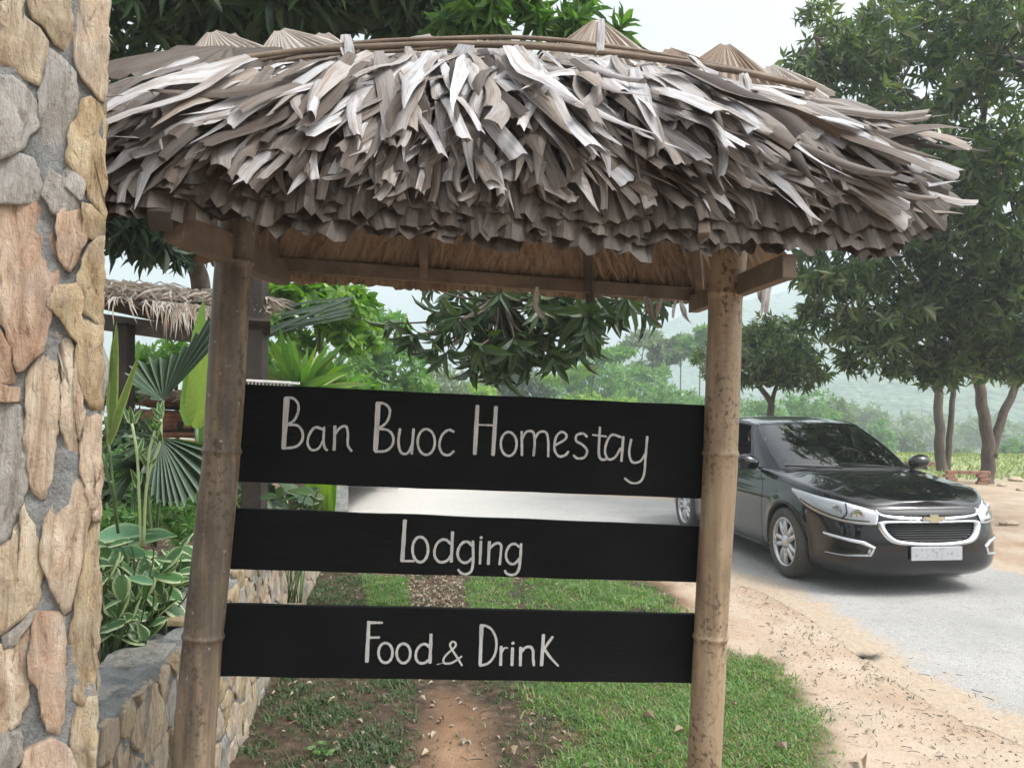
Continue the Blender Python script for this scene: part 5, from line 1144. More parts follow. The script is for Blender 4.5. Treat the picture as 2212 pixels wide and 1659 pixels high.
# young variegated shoots
YS = empty('variegated_shoot', at(310, 1180, 3.0), label='thin young shoot with pale green leaf buds at its tips', cat='plant'); YS.location.z = BEDZ
for pts in ([(310, 1180), (318, 1040), (345, 960), (348, 905)], [(305, 1180), (300, 1060), (296, 980), (285, 915)], [(318, 1040), (322, 980), (335, 930)]):
    stem(YS, [at(x, y, 3.0) for x, y in pts], .005, G_VAR)
for x, y in ((348, 905), (285, 915), (335, 930), (300, 985), (345, 960), (298, 1050), (320, 1010)):
    for k in range(4): blade(YS, at(x, y, 3.0), at(x + rr.uniform(-22, 22), y - rr.uniform(5, 42), 3.0 + rr.uniform(-.03, .03)), .022, G_VAR, .0, .3)
# hanging heliconia-like frond, red flower
RF = empty('red_flower', at(400, 1120, 4.2), label='small dark red flower low behind the palm leaf', cat='flower'); RF.location.z = BEDZ
for k in range(9): a = k * .7; blade(RF, at(396, 1004, 4.2), at(396 + 20 * math.cos(a), 1004 + 14 * math.sin(a), 4.2 + .03 * math.sin(k)), .035, M_DKRED, .1, .3, name='petal')
stem(RF, [at(396, 1004, 4.2), at(400, 1120, 4.2)], .005, G_STEM)
# variegated ground plants on the bed
def broad(root, base, tip, w, mat, fold=.22, sag=.12):
    """heart/oval leaf from its stalk end to its tip, 5 x 9 grid"""
    base, tip = Vector(base), Vector(tip); d = tip - base; y = d.normalized(); n0 = Vector((rr.uniform(-.3, .3), -.45, 1)).normalized(); x = y.cross(n0).normalized(); z = x.cross(y); V, U = [], []
    for i in range(9):
        u = i / 8; hw = w * (math.sin(math.pi * min(1, u * .93 + .07) ** .75)) * .5
        for j in range(5):
            q = (j - 2) / 2; c = base + d * u + x * hw * q + z * (hw * fold * abs(q) - sag * u * u * d.length - .004 * math.cos(j * math.pi) + rr.uniform(-.001, .001)); V.append(tuple(c - Vector(root.location))); U.append((q * .5 + .5, u))
    F = [(i * 5 + j, i * 5 + j + 1, i * 5 + j + 6, i * 5 + j + 5) for i in range(8) for j in range(4)]
    return link('leaf', mesh_np('leaf', np.array(V), np.array(F), np.array(U)), root, mat)
G_BIG = leaf_mat('pale_big_leaf', [(.10, .22, .12), (.13, .27, .15)], .25, .35, stripe=(.28, .40, .22))
def leafy(name, label, x, y, d, spec, mat, size, cat='plant', group=None):
    d = max(d, 1.58 * 1780 / (1106 - x)) if x < 600 else d
    r = empty(name, at(x, y, d), label=label, cat=cat, group=group); r.location.z = BEDZ
    for (lx, ly, ang, L) in spec:
        q = at(lx, ly, d + rr.uniform(-.18, .1)); a = math.radians(ang); tipd = Vector((math.cos(a), rr.uniform(-.5, .1), math.sin(a) * .8)).normalized()
        broad(r, q - tipd * L * size * .5, q + tipd * L * size * .5, L * size * .62, mat)
        stem(r, [q - tipd * L * size * .5, q + Vector((rr.uniform(-.02, .02), .05, -.08)), Vector((r.location.x + rr.uniform(-.04, .04), r.location.y, BEDZ))], .0035, G_STEM)
    return r
leafy('big_leaf_plant', 'plant with large smooth pale green heart leaves beside the pillar', 270, 1330, 2.75, [(268, 1150, 15, 1.5), (272, 1190, 160, 1.0), (330, 1158, 20, 1.35), (248, 1235, 200, .8), (300, 1250, 150, .7)], G_BIG, .15)
spots = [(250, 1330, 2.65), (300, 1300, 2.8), (345, 1340, 2.85), (385, 1300, 3.0), (280, 1380, 2.7), (360, 1385, 2.9), (400, 1370, 3.0), (240, 1260, 2.7), (380, 1230, 3.05), (330, 1250, 2.95)]
labs = ['low variegated plant against the pillar', 'variegated plant in the middle of the low clump', 'variegated plant just left of the left post', 'taller variegated plant touching the left post', 'variegated plant at the front edge of the bed', 'variegated plant spilling over the wall top', 'variegated plant half hidden behind the left post', 'dark shaded variegated plant by the pillar', 'upper variegated plant behind the clump', 'back variegated plant under the big leaves']
for (x, y, d), lb in zip(spots, labs):
    spec = [(x + rr.gauss(0, 26), y - 15 + rr.gauss(0, 26), rr.uniform(0, 360), rr.uniform(.7, 1.3)) for _ in range(24)]
    leafy('variegated_plant', lb, x, y, d, spec, G_VAR, .105, group='cream edged plants in the garden bed')
# plants seen between the upper two boards
for x, y, d, lb in ((535, 1075, 3.9, 'dark leafy plant between the boards next to the left post'), (590, 1070, 4.1, 'dark leafy plant second from the left post between the boards'), (640, 1080, 4.3, 'dark leafy plant with arching leaf between the top two boards'), (565, 1100, 4.6, 'dark leafy plant low between the top two boards')):
    leafy('dark_leaf_plant', lb, x, y, d, [(x + rr.gauss(0, 24), y + rr.gauss(0, 16), rr.uniform(0, 360), rr.uniform(.8, 1.5)) for _ in range(14)], G_DARK if x > 560 else G_VAR, .11, group='leafy plants seen between the upper boards')
YG = empty('yellow_green_screen_plant', at(695, 1110, 6.3), label='bright yellow green upright leaves between the boards beside the pale post', cat='plant'); YG.location.z = .0
for i in range(26): x = 655 + i * 2.4; blade(YG, at(x, 1115, 6.4), at(x + rr.uniform(-14, 14), 1015 + rr.uniform(-10, 20), 6.3 + rr.uniform(-.1, .1)), .06, G_YEL, .02)
# strap leaved clump behind the dark post (screw pine like)
SP = empty('strap_leaf_plant', at(640, 900, 5.2), label='big strap leaved plant with yellow green sword leaves above the top board', cat='plant')
rp = [(575, 810, 5.1), (655, 845, 5.2)]
ctr = at(640, 850, 5.2)
for i in range(44):
    a = math.radians(rr.uniform(2, 150)); L = rr.uniform(90, 175); y_ = 850 - L * math.sin(a) * .95; x_ = 640 + L * math.cos(a) * 1.0
    blade(SP, at(640 + rr.uniform(-18, 18), 850 + rr.uniform(-5, 15), 5.2), at(x_, y_, 5.2 + rr.uniform(-.3, .3)), rr.uniform(.035, .06), (G_YEL, G_MID, G_MID, G_BLADE)[i % 4] if y_ > 730 else G_MID, rr.uniform(.05, .35), .25)
for i in range(12): blade(SP, at(760 + rr.uniform(-8, 8), 640 + i * 4, 5.6), at(540 + rr.uniform(-40, 60), 690 + rr.uniform(-20, 60), 5.3), .018, G_PALM, .1)
stem(SP, [at(640, 850, 5.2), at(642, 1000, 5.2), Vector((at(640, 900, 5.2).x, at(640, 900, 5.2).y, BEDZ))], .05, BARK)
# understorey fill behind the garden: mid green mass between post and boards, low
bush('garden_hedge', 'dark green garden shrub low behind the strap leaved plant', 620, 830, 6.6, [blob(600, 800, 6.6, 60, 60, .4, 60), blob(700, 820, 6.9, 70, 40, .4, 70), blob(560, 900, 6.2, 60, 80, .4, 50), blob(780, 830, 7.6, 40, 30, .4, 40)], .12, 6, .42, G_MID, 60)
bush('garden_hedge', 'shaded green shrub seen under the little hut roof', 380, 780, 7.6, [blob(360, 770, 7.6, 80, 60, .5, 110), blob(280, 800, 7.4, 60, 60, .5, 60), blob(440, 800, 7.6, 50, 60, .5, 50)], .12, 6, .42, G_MID, 60)
bush('garden_hedge', 'dark green leafy shrub right behind the low variegated plants', 300, 1150, 4.9, [blob(260, 1080, 4.9, 55, 50, .3, 60), blob(340, 1100, 4.8, 60, 50, .3, 70), blob(410, 1090, 4.9, 40, 60, .3, 50), blob(250, 860, 5.2, 40, 60, .2, 30)], .10, 6, .36, G_MID, 60)
bush('garden_hedge', 'very dark shrub mass beside the stone pillar behind the palms', 270, 1000, 4.6, [blob(250, 950, 4.7, 60, 70, .3, 70), blob(300, 1040, 4.7, 70, 40, .3, 50), blob(420, 1060, 5.0, 40, 50, .3, 40)], .11, 6, .3, G_DARK, 60)
# ================================================================== black sedan on the road
CAR_XY, CAR_YAW = (3.46, 7.95), 0.145
CAR = empty('parked_car', (0, 0, 0)); CAR.name = 'sedan_car'
tag(CAR, 'glossy black sedan with chrome grille driving past on the road behind the right post', 'car')
# local axes: +x forward, +y car's left, z up ; forward points at the camera side
fw = Vector((math.sin(CAR_YAW), -math.cos(CAR_YAW), 0)); lf = Vector((math.cos(CAR_YAW), math.sin(CAR_YAW), 0))
CAR.matrix_world = Matrix(((fw.x, lf.x, 0, CAR_XY[0]), (fw.y, lf.y, 0, CAR_XY[1]), (0, 0, 1, .02), (0, 0, 0, 1)))
def car_mat(name, col, rough, metal=0., coat=0., dust=0.0, spec=.5):
    m, t, p, o = nt(name); n = tex(t, 3, 5, coord(t), .6); n2 = tex(t, 70, 3, coord(t), .6)
    c = ramp(t, [(.3, tuple(k * .85 for k in col)), (.7, col)], n)
    cc = mixc(t, math_n(t, 'MULTIPLY', ramp(t, [(.35, (0, 0, 0)), (.7, (1, 1, 1))], n2).outputs[0], dust), c.outputs[0], (.25, .22, .18)) if dust else c.outputs[0]
    t.links.new(cc, p.inputs['Base Color']); p.inputs['Metallic'].default_value = metal; p.inputs['Specular IOR Level'].default_value = spec
    rr_ = math_n(t, 'ADD', math_n(t, 'MULTIPLY', n, .05), rough); t.links.new(rr_, p.inputs['Roughness']); p.inputs['Coat Weight'].default_value = coat; p.inputs['Coat Roughness'].default_value = .02; return m
M_PAINT = car_mat('black_car_paint', (.0022, .0026, .0036), .22, 0., 1.0, .004, .12)
M_CHROME = car_mat('bright_chrome', (.72, .74, .76), .06, 1.0)
M_GOLD = car_mat('gold_emblem', (.58, .53, .36), .3, .8)
M_BLK = car_mat('black_plastic', (.012, .012, .013), .45)
M_TYRE = car_mat('tyre_rubber', (.035, .034, .033), .75, dust=.25)
M_RIM = car_mat('alloy_rim', (.58, .58, .60), .22, .85)
M_INT = car_mat('dark_interior', (.012, .012, .013), .8)
M_SEAT = car_mat('grey_seat_cloth', (.035, .035, .038), .85)
M_LAMP = car_mat('lamp_reflector', (.90, .91, .93), .3, .0)
M_PLATE = car_mat('plate_white', (.40, .41, .42), .5)
M_AMBER = car_mat('amber_lens', (.70, .42, .22), .2)
def glass_mat(name, tint, opa):
    m, t, p, o = nt(name); tr = t.nodes.new('ShaderNodeBsdfTransparent'); tr.inputs['Color'].default_value = tint + (1,)
    gl = t.nodes.new('ShaderNodeBsdfGlossy'); gl.inputs['Roughness'].default_value = .015; gl.inputs['Color'].default_value = (1, 1, 1, 1)
    fr = t.nodes.new('ShaderNodeFresnel'); fr.inputs['IOR'].default_value = 1.55; mx = t.nodes.new('ShaderNodeMixShader')
    t.links.new(math_n(t, 'MULTIPLY', fr.outputs[0], opa, clamp=True), mx.inputs[0]); t.links.new(tr.outputs[0], mx.inputs[1]); t.links.new(gl.outputs[0], mx.inputs[2]); t.links.new(mx.outputs[0], o.inputs['Surface']); return m
M_GLASS = glass_mat('tinted_glass', (.62, .67, .66), 1.9); M_CLEAR = glass_mat('clear_lens', (.97, .98, .99), 1.1)

# ---- body shell: (s along the plan outline from nose centre, z)
OUT = [(.965, 0), (.958, .22), (.932, .42), (.875, .58), (.77, .71), (.62, .785), (.42, .832), (.1, .865), (-.4, .882), (-1.2, .89), (-2.2, .89), (-2.9, .868), (-3.3, .82), (-3.52, .72), (-3.61, .5), (-3.64, .25), (-3.65, 0)]
_o = smooth_line([(x, y, 0) for x, y in OUT], 16); OP = np.array([(p.x, p.y) for p in _o]); OP[0, 1] = 0; OP[-1, 1] = 0
OS = np.concatenate([[0], np.cumsum(np.hypot(*np.diff(OP, axis=0).T))]); SMAX = OS[-1]
def interp(tab, v):
    xs = [a for a, b in tab]; ys = [b for a, b in tab]; return float(np.interp(v, xs, ys))
def sm_tab(tab):
    q = smooth_line([(a, b, 0) for a, b in tab], 8); return [(p.x, p.y) for p in q]
ZT = sm_tab([(-3.66, .98), (-3.45, 1.035), (-3.0, 1.03), (-2.2, 1.0), (-1.4, .975), (-.8, .965), (-.45, .955), (0, .905), (.4, .865), (.65, .83), (.82, .795), (.97, .765)])
ZC = sm_tab([(-3.66, 1.0), (-3.45, 1.08), (-3.0, 1.09), (-2.2, 1.05), (-1.4, 1.02), (-.8, 1.015), (-.45, 1.0), (-.1, .975), (.3, .935), (.6, .88), (.82, .825), (.97, .765)])
INS_SIDE = sm_tab([(.16, .11), (.22, .05), (.30, .028), (.42, .022), (.55, .008), (.66, .0), (.74, .004), (.80, .022), (.86, .035), (.92, .052), (1.02, .085)])
INS_FRONT = sm_tab([(.16, .13), (.21, .05), (.27, .012), (.36, .0), (.46, .004), (.54, .015), (.62, .03), (.68, .045), (.73, .068), (.78, .11), (1.0, .2)])
def S(s, z, off=0.0):
    sgn = 1 if s >= 0 else -1; a = min(abs(s), SMAX)
    x = float(np.interp(a, OS, OP[:, 0])); y = float(np.interp(a, OS, OP[:, 1])); e = .02
    dx = float(np.interp(min(a + e, SMAX), OS, OP[:, 0]) - np.interp(max(a - e, 0), OS, OP[:, 0])); dy = float(np.interp(min(a + e, SMAX), OS, OP[:, 1]) - np.interp(max(a - e, 0), OS, OP[:, 1]))
    if a < e: dx, dy = 0, 1
    L = math.hypot(dx, dy); nx, ny = dy / L, -dx / L
    k = min(1, max(0, (x - .35) / .5)); k = k * k * (3 - 2 * k); kr = min(1, max(0, (-3.1 - x) / .4))
    ins = interp(INS_SIDE, z) * (1 - k) + interp(INS_FRONT, z) * k + kr * .03 * max(0, z - .6) / .4
    # wheel arch flare
    for wx in (0.0, -2.685):
        r = math.hypot(x - wx, z - .34); ins -= .014 * math.exp(-((r - .37) / .05) ** 2)
    # character crease along the side
    ins += .007 * math.exp(-((z - (.76 + .03 * x * -.4)) / .02) ** 2) * (1 - k) * (1 if x < -.2 else 0)
    return Vector((x - nx * (ins - off), sgn * (y - ny * (ins - off)), z))
def zt(s): return interp(ZT, float(np.interp(min(abs(s), SMAX), OS, OP[:, 0])))
NSs, NZ = 330, 46
ss = np.interp(np.linspace(0, 1, NSs), [0, .38, 1], [0, 1.9, SMAX])
V = []; idx = {}; nrow = NZ + 14
shell = np.zeros((2 * NSs - 1, nrow, 3))
for i in range(-(NSs - 1), NSs):
    s = math.copysign(ss[abs(i)], i); top = zt(s); ii = i + NSs - 1
    for j in range(NZ):
        z = .17 + (top - .17) * j / (NZ - 1); shell[ii, j] = S(s, z)
    q = S(s, top); zc = interp(ZC, q.x); zt_ = top
    for j in range(14):
        u = (j + 1) / 14; r = 1 - u; y = q.y * r; z = zt_ + (zc - zt_) * (1 - r ** 2.4)
        if -.4 < q.x < .9: z += .010 * math.exp(-((r - .62) / .09) ** 2) * min(1, (.9 - q.x) * 3)      # bonnet ridges
        shell[ii, NZ + j] = (q.x, y, z)
F = grid_faces(2 * NSs - 1, nrow); FC = shell.reshape(-1, 3)[F].mean(1)
arch = np.zeros(len(F), bool)
for wx in (0.0, -2.685): arch |= (np.hypot(FC[:, 0] - wx, FC[:, 2] - .335) < .365) & (np.abs(FC[:, 1]) > .5) & (FC[:, 2] < .75)
cab = (FC[:, 0] < -.36) & (FC[:, 0] > -3.02) & (np.abs(FC[:, 1]) < np.where(FC[:, 0] > -.6, .60, .70)) & (FC[:, 2] > .9)
grl = (FC[:, 0] > .5) & (np.abs(FC[:, 1]) < .42) & (FC[:, 2] > .49) & (FC[:, 2] < .645)
keep = ~(arch | cab | grl)
body = link('body', mesh_np('body', shell.reshape(-1, 3), F[keep]), CAR, M_PAINT)
def cpart(mb, name, mat, parent=CAR, smooth=True): return mb.build(name, mat, parent, smooth=smooth, fix=True)
def patch(fn_lo, fn_hi, n, m, off, back=.02):
    """closed patch between a lower and an upper curve in (s,z), standing off the shell"""
    mb = MB(); lo, hi = fn_lo, fn_hi; rows = []
    for i in range(n + 1):
        u = i / n; a, b = lo(u), hi(u); r = []
        for j in range(m + 1):
            w_ = j / m; s = a[0] + (b[0] - a[0]) * w_; z = a[1] + (b[1] - a[1]) * w_; r.append(S(s, z, off(u, w_) if callable(off) else off))
        rows.append([S(a[0], a[1], -back)] + r + [S(b[0], b[1], -back)])
    mb.grid(rows); return mb
def curve(pts):
    q = smooth_line([(a, b, 0) for a, b in pts], 10); n = len(q) - 1
    def f(u):
        k = min(n - 1e-6, max(0, u * n)); i = int(k); p = q[i].lerp(q[i + 1], k - i); return (p.x, p.y)
    return f
def stube(pts, off, r, name, mat, closed=False, parent=CAR, n=6):
    f = curve(pts); k = max(12, len(pts) * 8); P = [S(*f(i / k), off) for i in range(k + 1)]; mb = MB(); mb.tube(P, r, n); return cpart(mb, name, mat, parent)
# underside and dark wheel wells
mb = MB(); mb.box((-1.35, 0, .24), (3.7, 1.35, .10)); mb.box((-1.35, 0, .42), (1.9, 1.5, .3)); mb.box((.42, 0, .45), (.5, 1.1, .42)); mb.box((-3.2, 0, .5), (.55, 1.3, .5)); cpart(mb, 'chassis', M_INT, smooth=False)
for wx in (0, -2.685):
    for sy in (-1, 1):
        mb = MB(); rows = []
        for k in range(25):
            a = math.radians(-12 + 204 * k / 24); x, z = wx + .372 * math.cos(a), .335 + .372 * math.sin(a); yb = abs(S(float(np.interp(-x, -OP[:, 0], OS)), max(z, .17)).y)
            rows.append([Vector((x, sy * (yb + .004), z)), Vector((wx + .355 * math.cos(a), sy * (yb + .006), .335 + .355 * math.sin(a))), Vector((wx + .35 * math.cos(a), sy * (yb - .03), .335 + .35 * math.sin(a))), Vector((wx + .35 * math.cos(a), sy * .52, .335 + .35 * math.sin(a)))])
        mb.grid(rows); cpart(mb, 'wheel_arch', M_BLK)
# wheels
def lathe(prof, n=48):
    mb = MB(); mb.grid([[Vector((r * math.cos(2 * math.pi * k / n), y, r * math.sin(2 * math.pi * k / n))) for y, r in prof] for k in range(n)], close_u=True); return mb
def wheel(x, y):
    sy = -1 if y < 0 else 1; w = empty('wheel', (x, y, .325)); w.parent = CAR
    if sy > 0: w.rotation_euler = (0, 0, math.pi)
    # outer side is -y locally
    tb = lathe([(.105, .235), (.112, .27), (.10, .312), (.07, .326), (-.07, .326), (-.10, .314), (-.115, .285), (-.112, .245), (-.098, .226)]); cpart(tb, 'tyre', M_TYRE, w)
    mb = lathe([(-.100, .232), (-.106, .222), (-.098, .212), (-.07, .205), (.09, .20)]); 
    for k in range(5):
        a0 = math.pi / 2 + .35 + k * 2 * math.pi / 5
        for da in (-.17, .17):
            a1 = a0 + da; pi_ = Vector((.045 * math.cos(a0 + da * 2), -.088, .045 * math.sin(a0 + da * 2))); po = Vector((.208 * math.cos(a1 + da * .35), -.094, .208 * math.sin(a1 + da * .35)))
            d = (po - pi_).normalized(); sd = Vector((-d.z, 0, d.x)); rows = []
            for q in range(7):
                t_ = q / 6; c = pi_.lerp(po, t_) + Vector((0, -.012 * math.sin(t_ * math.pi) + .012, 0)); wd = .026 - .006 * t_
                rows.append([c - sd * wd + Vector((0, .03, 0)), c - sd * wd, c - sd * wd * .5 + Vector((0, -.009, 0)), c + sd * wd * .5 + Vector((0, -.009, 0)), c + sd * wd, c + sd * wd + Vector((0, .03, 0))])
            mb.grid(rows)
    hb = [( -.075, .068), (-.098, .062), (-.104, .03), (-.105, .001)]; b = len(mb.v); l2 = lathe(hb, 24); mb.add(l2.v, l2.f); cpart(mb, 'rim', M_RIM, w)
    dk = lathe([(-.045, .001), (-.045, .19)], 32); cpart(dk, 'brake_disc', M_BLK, w)
for x in (0, -2.685):
    for y in (-.775, .775): wheel(x, y)
# headlights: bright housing under a clear lens
for g in (-1, 1):
    lo = curve([(g * .50, .615), (g * .62, .610), (g * .80, .622), (g * 1.0, .655), (g * 1.22, .715), (g * 1.46, .812)])
    hi = curve([(g * .475, .722), (g * .62, .752), (g * .80, .780), (g * 1.0, .803), (g * 1.22, .826), (g * 1.48, .842)])
    hl = empty('headlight', (0, 0, 0)); hl.parent = CAR
    cpart(patch(lo, hi, 30, 8, lambda u, w_: .003 + .004 * math.sin(math.pi * w_), .03), 'reflector', M_LAMP, hl)
    cpart(patch(lo, hi, 30, 8, lambda u, w_: .012 + .008 * math.sin(math.pi * w_)), 'lens', M_CLEAR, hl)
    for s_, z_, r_ in ((.66, .685, .052), (.86, .715, .045)):
        c = S(g * s_, z_, .007); nn_ = (S(g * s_, z_, .02) - S(g * s_, z_, 0)).normalized(); mb = MB(); a_ = nn_.orthogonal().normalized(); b_ = nn_.cross(a_)
        mb.grid([[c + (a_ * math.cos(2 * math.pi * k / 20) + b_ * math.sin(2 * math.pi * k / 20)) * rr_ + nn_ * h for rr_, h in ((r_ * 1.12, 0), (r_, .004), (r_ * .7, .001), (.001, .003))] for k in range(20)], close_u=True); cpart(mb, 'lamp_bowl', M_CHROME, hl)
    cpart(patch(curve([(g * 1.0, .665), (g * 1.2, .72), (g * 1.35, .775)]), curve([(g * 1.0, .70), (g * 1.2, .75), (g * 1.36, .79)]), 10, 3, .0045, .01), 'indicator', M_AMBER, hl)
    stube([(g * .50, .612), (g * .62, .607), (g * .80, .619), (g * 1.0, .651), (g * 1.22, .711), (g * 1.48, .815)], .001, .006, 'seal', M_BLK, parent=hl)
    # fog lamp surround
    cpart(patch(curve([(g * .53, .345), (g * .70, .335), (g * .98, .342)]), curve([(g * .52, .465), (g * .70, .487), (g * .98, .505)]), 14, 5, -.006, .01), 'fog_recess', M_BLK)
    to = [(.985, .514), (.80, .500), (.60, .478), (.512, .430), (.545, .352), (.75, .336), (.97, .334)]; ti_ = [(.975, .484), (.80, .470), (.625, .448), (.562, .424), (.585, .368), (.76, .349), (.955, .346)]
    mb = MB(); rows = []
    for k in range(61):
        u = k / 60 * 6; i_ = min(5, int(u)); f_ = u - i_; a = [to[i_][q] + (to[i_ + 1][q] - to[i_][q]) * f_ for q in (0, 1)]; b = [ti_[i_][q] + (ti_[i_ + 1][q] - ti_[i_][q]) * f_ for q in (0, 1)]
        rows.append([S(g * (a[0] + (b[0] - a[0]) * q), a[1] + (b[1] - a[1]) * q, h) for q, h in ((0, -.01), (.04, .006), (.45, .013), (.6, .011), (.96, .002), (1, -.012))])
    mb.grid(rows); mb.build('fog_lamp_trim', M_CHROME, CAR, smooth=False, fix=True)
    stube([(g * .80, .645), (g * .76, .70), (g * .80, .775)], .008, .007, 'lamp_divider', M_BLK, parent=hl); stube([(g * .56, .640), (g * .80, .650), (g * 1.05, .695), (g * 1.3, .765)], .006, .006, 'lamp_divider', M_BLK, parent=hl)
# grilles
f = 1.0
cpart(patch(curve([(-.47, .700), (-.2, .686), (.2, .686), (.47, .700)]), curve([(-.49, .735), (-.2, .748), (.2, .748), (.49, .735)]), 24, 4, .002, .02), 'upper_grille', M_BLK)
fu = [(-.50, .738), (-.475, .705), (-.40, .688), (-.2, .676), (0, .672), (.2, .676), (.40, .688), (.475, .705), (.50, .738)]
ft = curve(fu); mb = MB(); rows = []
for k in range(61):
    u = k / 60; a = ft(u); rows.append([S(a[0], a[1] + h, o_) for h, o_ in ((-.013, -.004), (-.011, .010), (0, .017), (.010, .010), (.012, -.004))])
mb.grid(rows); cpart(mb, 'chrome_bar', M_CHROME)
RING_O = [(0, .655), (.26, .655), (.44, .650), (.495, .628), (.475, .565), (.42, .495), (.34, .458), (.18, .443), (0, .440)]
RING_I = [(0, .634), (.26, .633), (.40, .628), (.428, .608), (.405, .560), (.365, .520), (.31, .495), (.17, .478), (0, .474)]
def mirror(P): return P + [(-a, b) for a, b in P[-2:0:-1]]
def ringcurve(P, n=96):
    q = [Vector((a, b, 0)) for a, b in mirror(P)]; q = q[-2:] + q + q[:3]; s_ = smooth_line(q, 6); s_ = s_[12:-12 - 6]; return [(v.x, v.y) for v in s_]
ro, ri = ringcurve(RING_O), ringcurve(RING_I); kk = min(len(ro), len(ri)); mb = MB(); rows = []
for k in range(kk):
    a, b = ro[k], ri[k]; rows.append([S(a[0] + (b[0] - a[0]) * q, a[1] + (b[1] - a[1]) * q, h) for q, h in ((0, -.01), (.03, .010), (.5, .020), (.97, .008), (1, -.03))])
mb.grid(rows, close_u=True); cpart(mb, 'grille_surround', M_CHROME)
gr = empty('lower_grille', (0, 0, 0)); gr.parent = CAR
cpart(patch(curve([(-.42, .47), (0, .455), (.42, .47)]), curve([(-.45, .65), (0, .655), (.45, .65)]), 16, 3, -.05, .08), 'grille_back', M_INT, gr)
for z_ in np.arange(.490, .635, .020):
    hw = float(np.interp(z_, [.474, .52, .60, .63], [.24, .36, .42, .40])); mb = MB(); mb.tube([S(s_, z_, -.022) for s_ in np.linspace(-hw, hw, 17)], .0055, 6); cpart(mb, 'grille_bar', M_BLK, gr)
# emblem
mb = MB(); c = S(0, .672, .024)
prof = [(-.092, -.013), (-.034, -.013), (-.030, -.029), (.038, -.029), (.034, -.013), (.086, -.013), (.097, .015), (.036, .015), (.032, .030), (-.036, .030), (-.032, .015), (-.084, .015)]
def emb(sc, h, mb_, extra=0):
    b = len(mb_.v); P = [c + Vector((h, y * sc, z * sc)) for y, z in prof]; Q = [c + Vector((-.02, y * sc, z * sc)) for y, z in prof]; mb_.v += [tuple(v) for v in P + Q]; n = len(P)
    mb_.f.append((b, b + 1, b + 10, b + 11)); mb_.f.append((b + 1, b + 2, b + 3, b + 4, b + 7, b + 8, b + 9, b + 10)); mb_.f.append((b + 4, b + 5, b + 6, b + 7))
    for k in range(n): mb_.f.append((b + k, b + (k + 1) % n, b + n + (k + 1) % n, b + n + k))
emb(1.14, .004, mb); eo = cpart(mb, 'emblem', M_CHROME, smooth=False); mb = MB(); emb(.95, .008, mb); cpart(mb, 'emblem_face', M_GOLD, eo, smooth=False)
# number plate, unreadable grey marks
c = S(0, .395, .018); pl = MB(); pl.box((c.x, 0, .385), (.012, .47, .115), bev=.003); po = cpart(pl, 'number_plate', M_PLATE, smooth=False)
pr = MB()
rgp = random.Random(3)
for k in range(9):
    y0 = -.19 + k * .047
    for q in range(4): 
        a = Vector((c.x + .0075, y0 + rgp.uniform(-.012, .012), .385 + rgp.uniform(-.03, .03))); b = a + Vector((0, rgp.uniform(-.014, .014), rgp.uniform(-.022, .022))); pr.bar(a, b, .004, .0006, Vector((1, 0, 0)))
cpart(pr, 'plate_marks', car_mat('plate_grey', (.17, .17, .18), .5), po, smooth=False)
# shut lines and trims
def line(pts, name='panel_gap', r=.0035, mat=M_INT, off=-.0005): return stube(pts, off, r, name, mat)
sx = lambda x: float(np.interp(-x, -OP[:, 0], OS))
for g in (-1, 1):
    line([(g * sx(-.50), .22), (g * sx(-.50), .5), (g * sx(-.47), .75), (g * sx(-.62), .955)])
    line([(g * sx(-1.60), .22), (g * sx(-1.60), .6), (g * sx(-1.60), .96)]); line([(g * sx(-2.38), .45), (g * sx(-2.55), .8), (g * sx(-2.5), .98)])
    line([(g * .48, .752), (g * .7, .782), (g * 1.0, .815), (g * 1.4, .856), (g * 1.75, .893), (g * sx(-.4), .938)], r=.003)
    mb = MB(); mb.tube([S(g * sx(x), .215 + .0 * x, .008) for x in np.linspace(-.42, -2.30, 12)], .016, 8); cpart(mb, 'sill_trim', M_BLK)
    for x in (-1.38, -2.22):
        mb = MB(); mb.tube([S(g * sx(x + d_), .855, o_) for d_, o_ in ((.09, .004), (.07, .028), (-.06, .030), (-.09, .004))], [.012, .014, .014, .012], 8); cpart(mb, 'door_handle', M_PAINT)
line([(-.47, .764), (-.25, .772), (0, .774), (.25, .772), (.47, .764)], r=.003)

# ---- greenhouse
BOT = [(-.20, 0, .99), (-.23, .32, .985), (-.34, .62, .97), (-.48, .745, .955), (-.70, .80, .958), (-1.6, .805, .975), (-1.70, .805, .977), (-2.60, .785, .995), (-2.85, .74, 1.01), (-3.08, .60, 1.05), (-3.15, .3, 1.075), (-3.16, 0, 1.08)]
TOP = [(-1.05, 0, 1.415), (-1.07, .30, 1.408), (-1.13, .52, 1.395), (-1.21, .592, 1.385), (-1.30, .605, 1.40), (-1.66, .615, 1.425), (-1.74, .615, 1.427), (-2.28, .595, 1.40), (-2.45, .57, 1.375), (-2.55, .46, 1.37), (-2.62, .25, 1.385), (-2.64, 0, 1.39)]
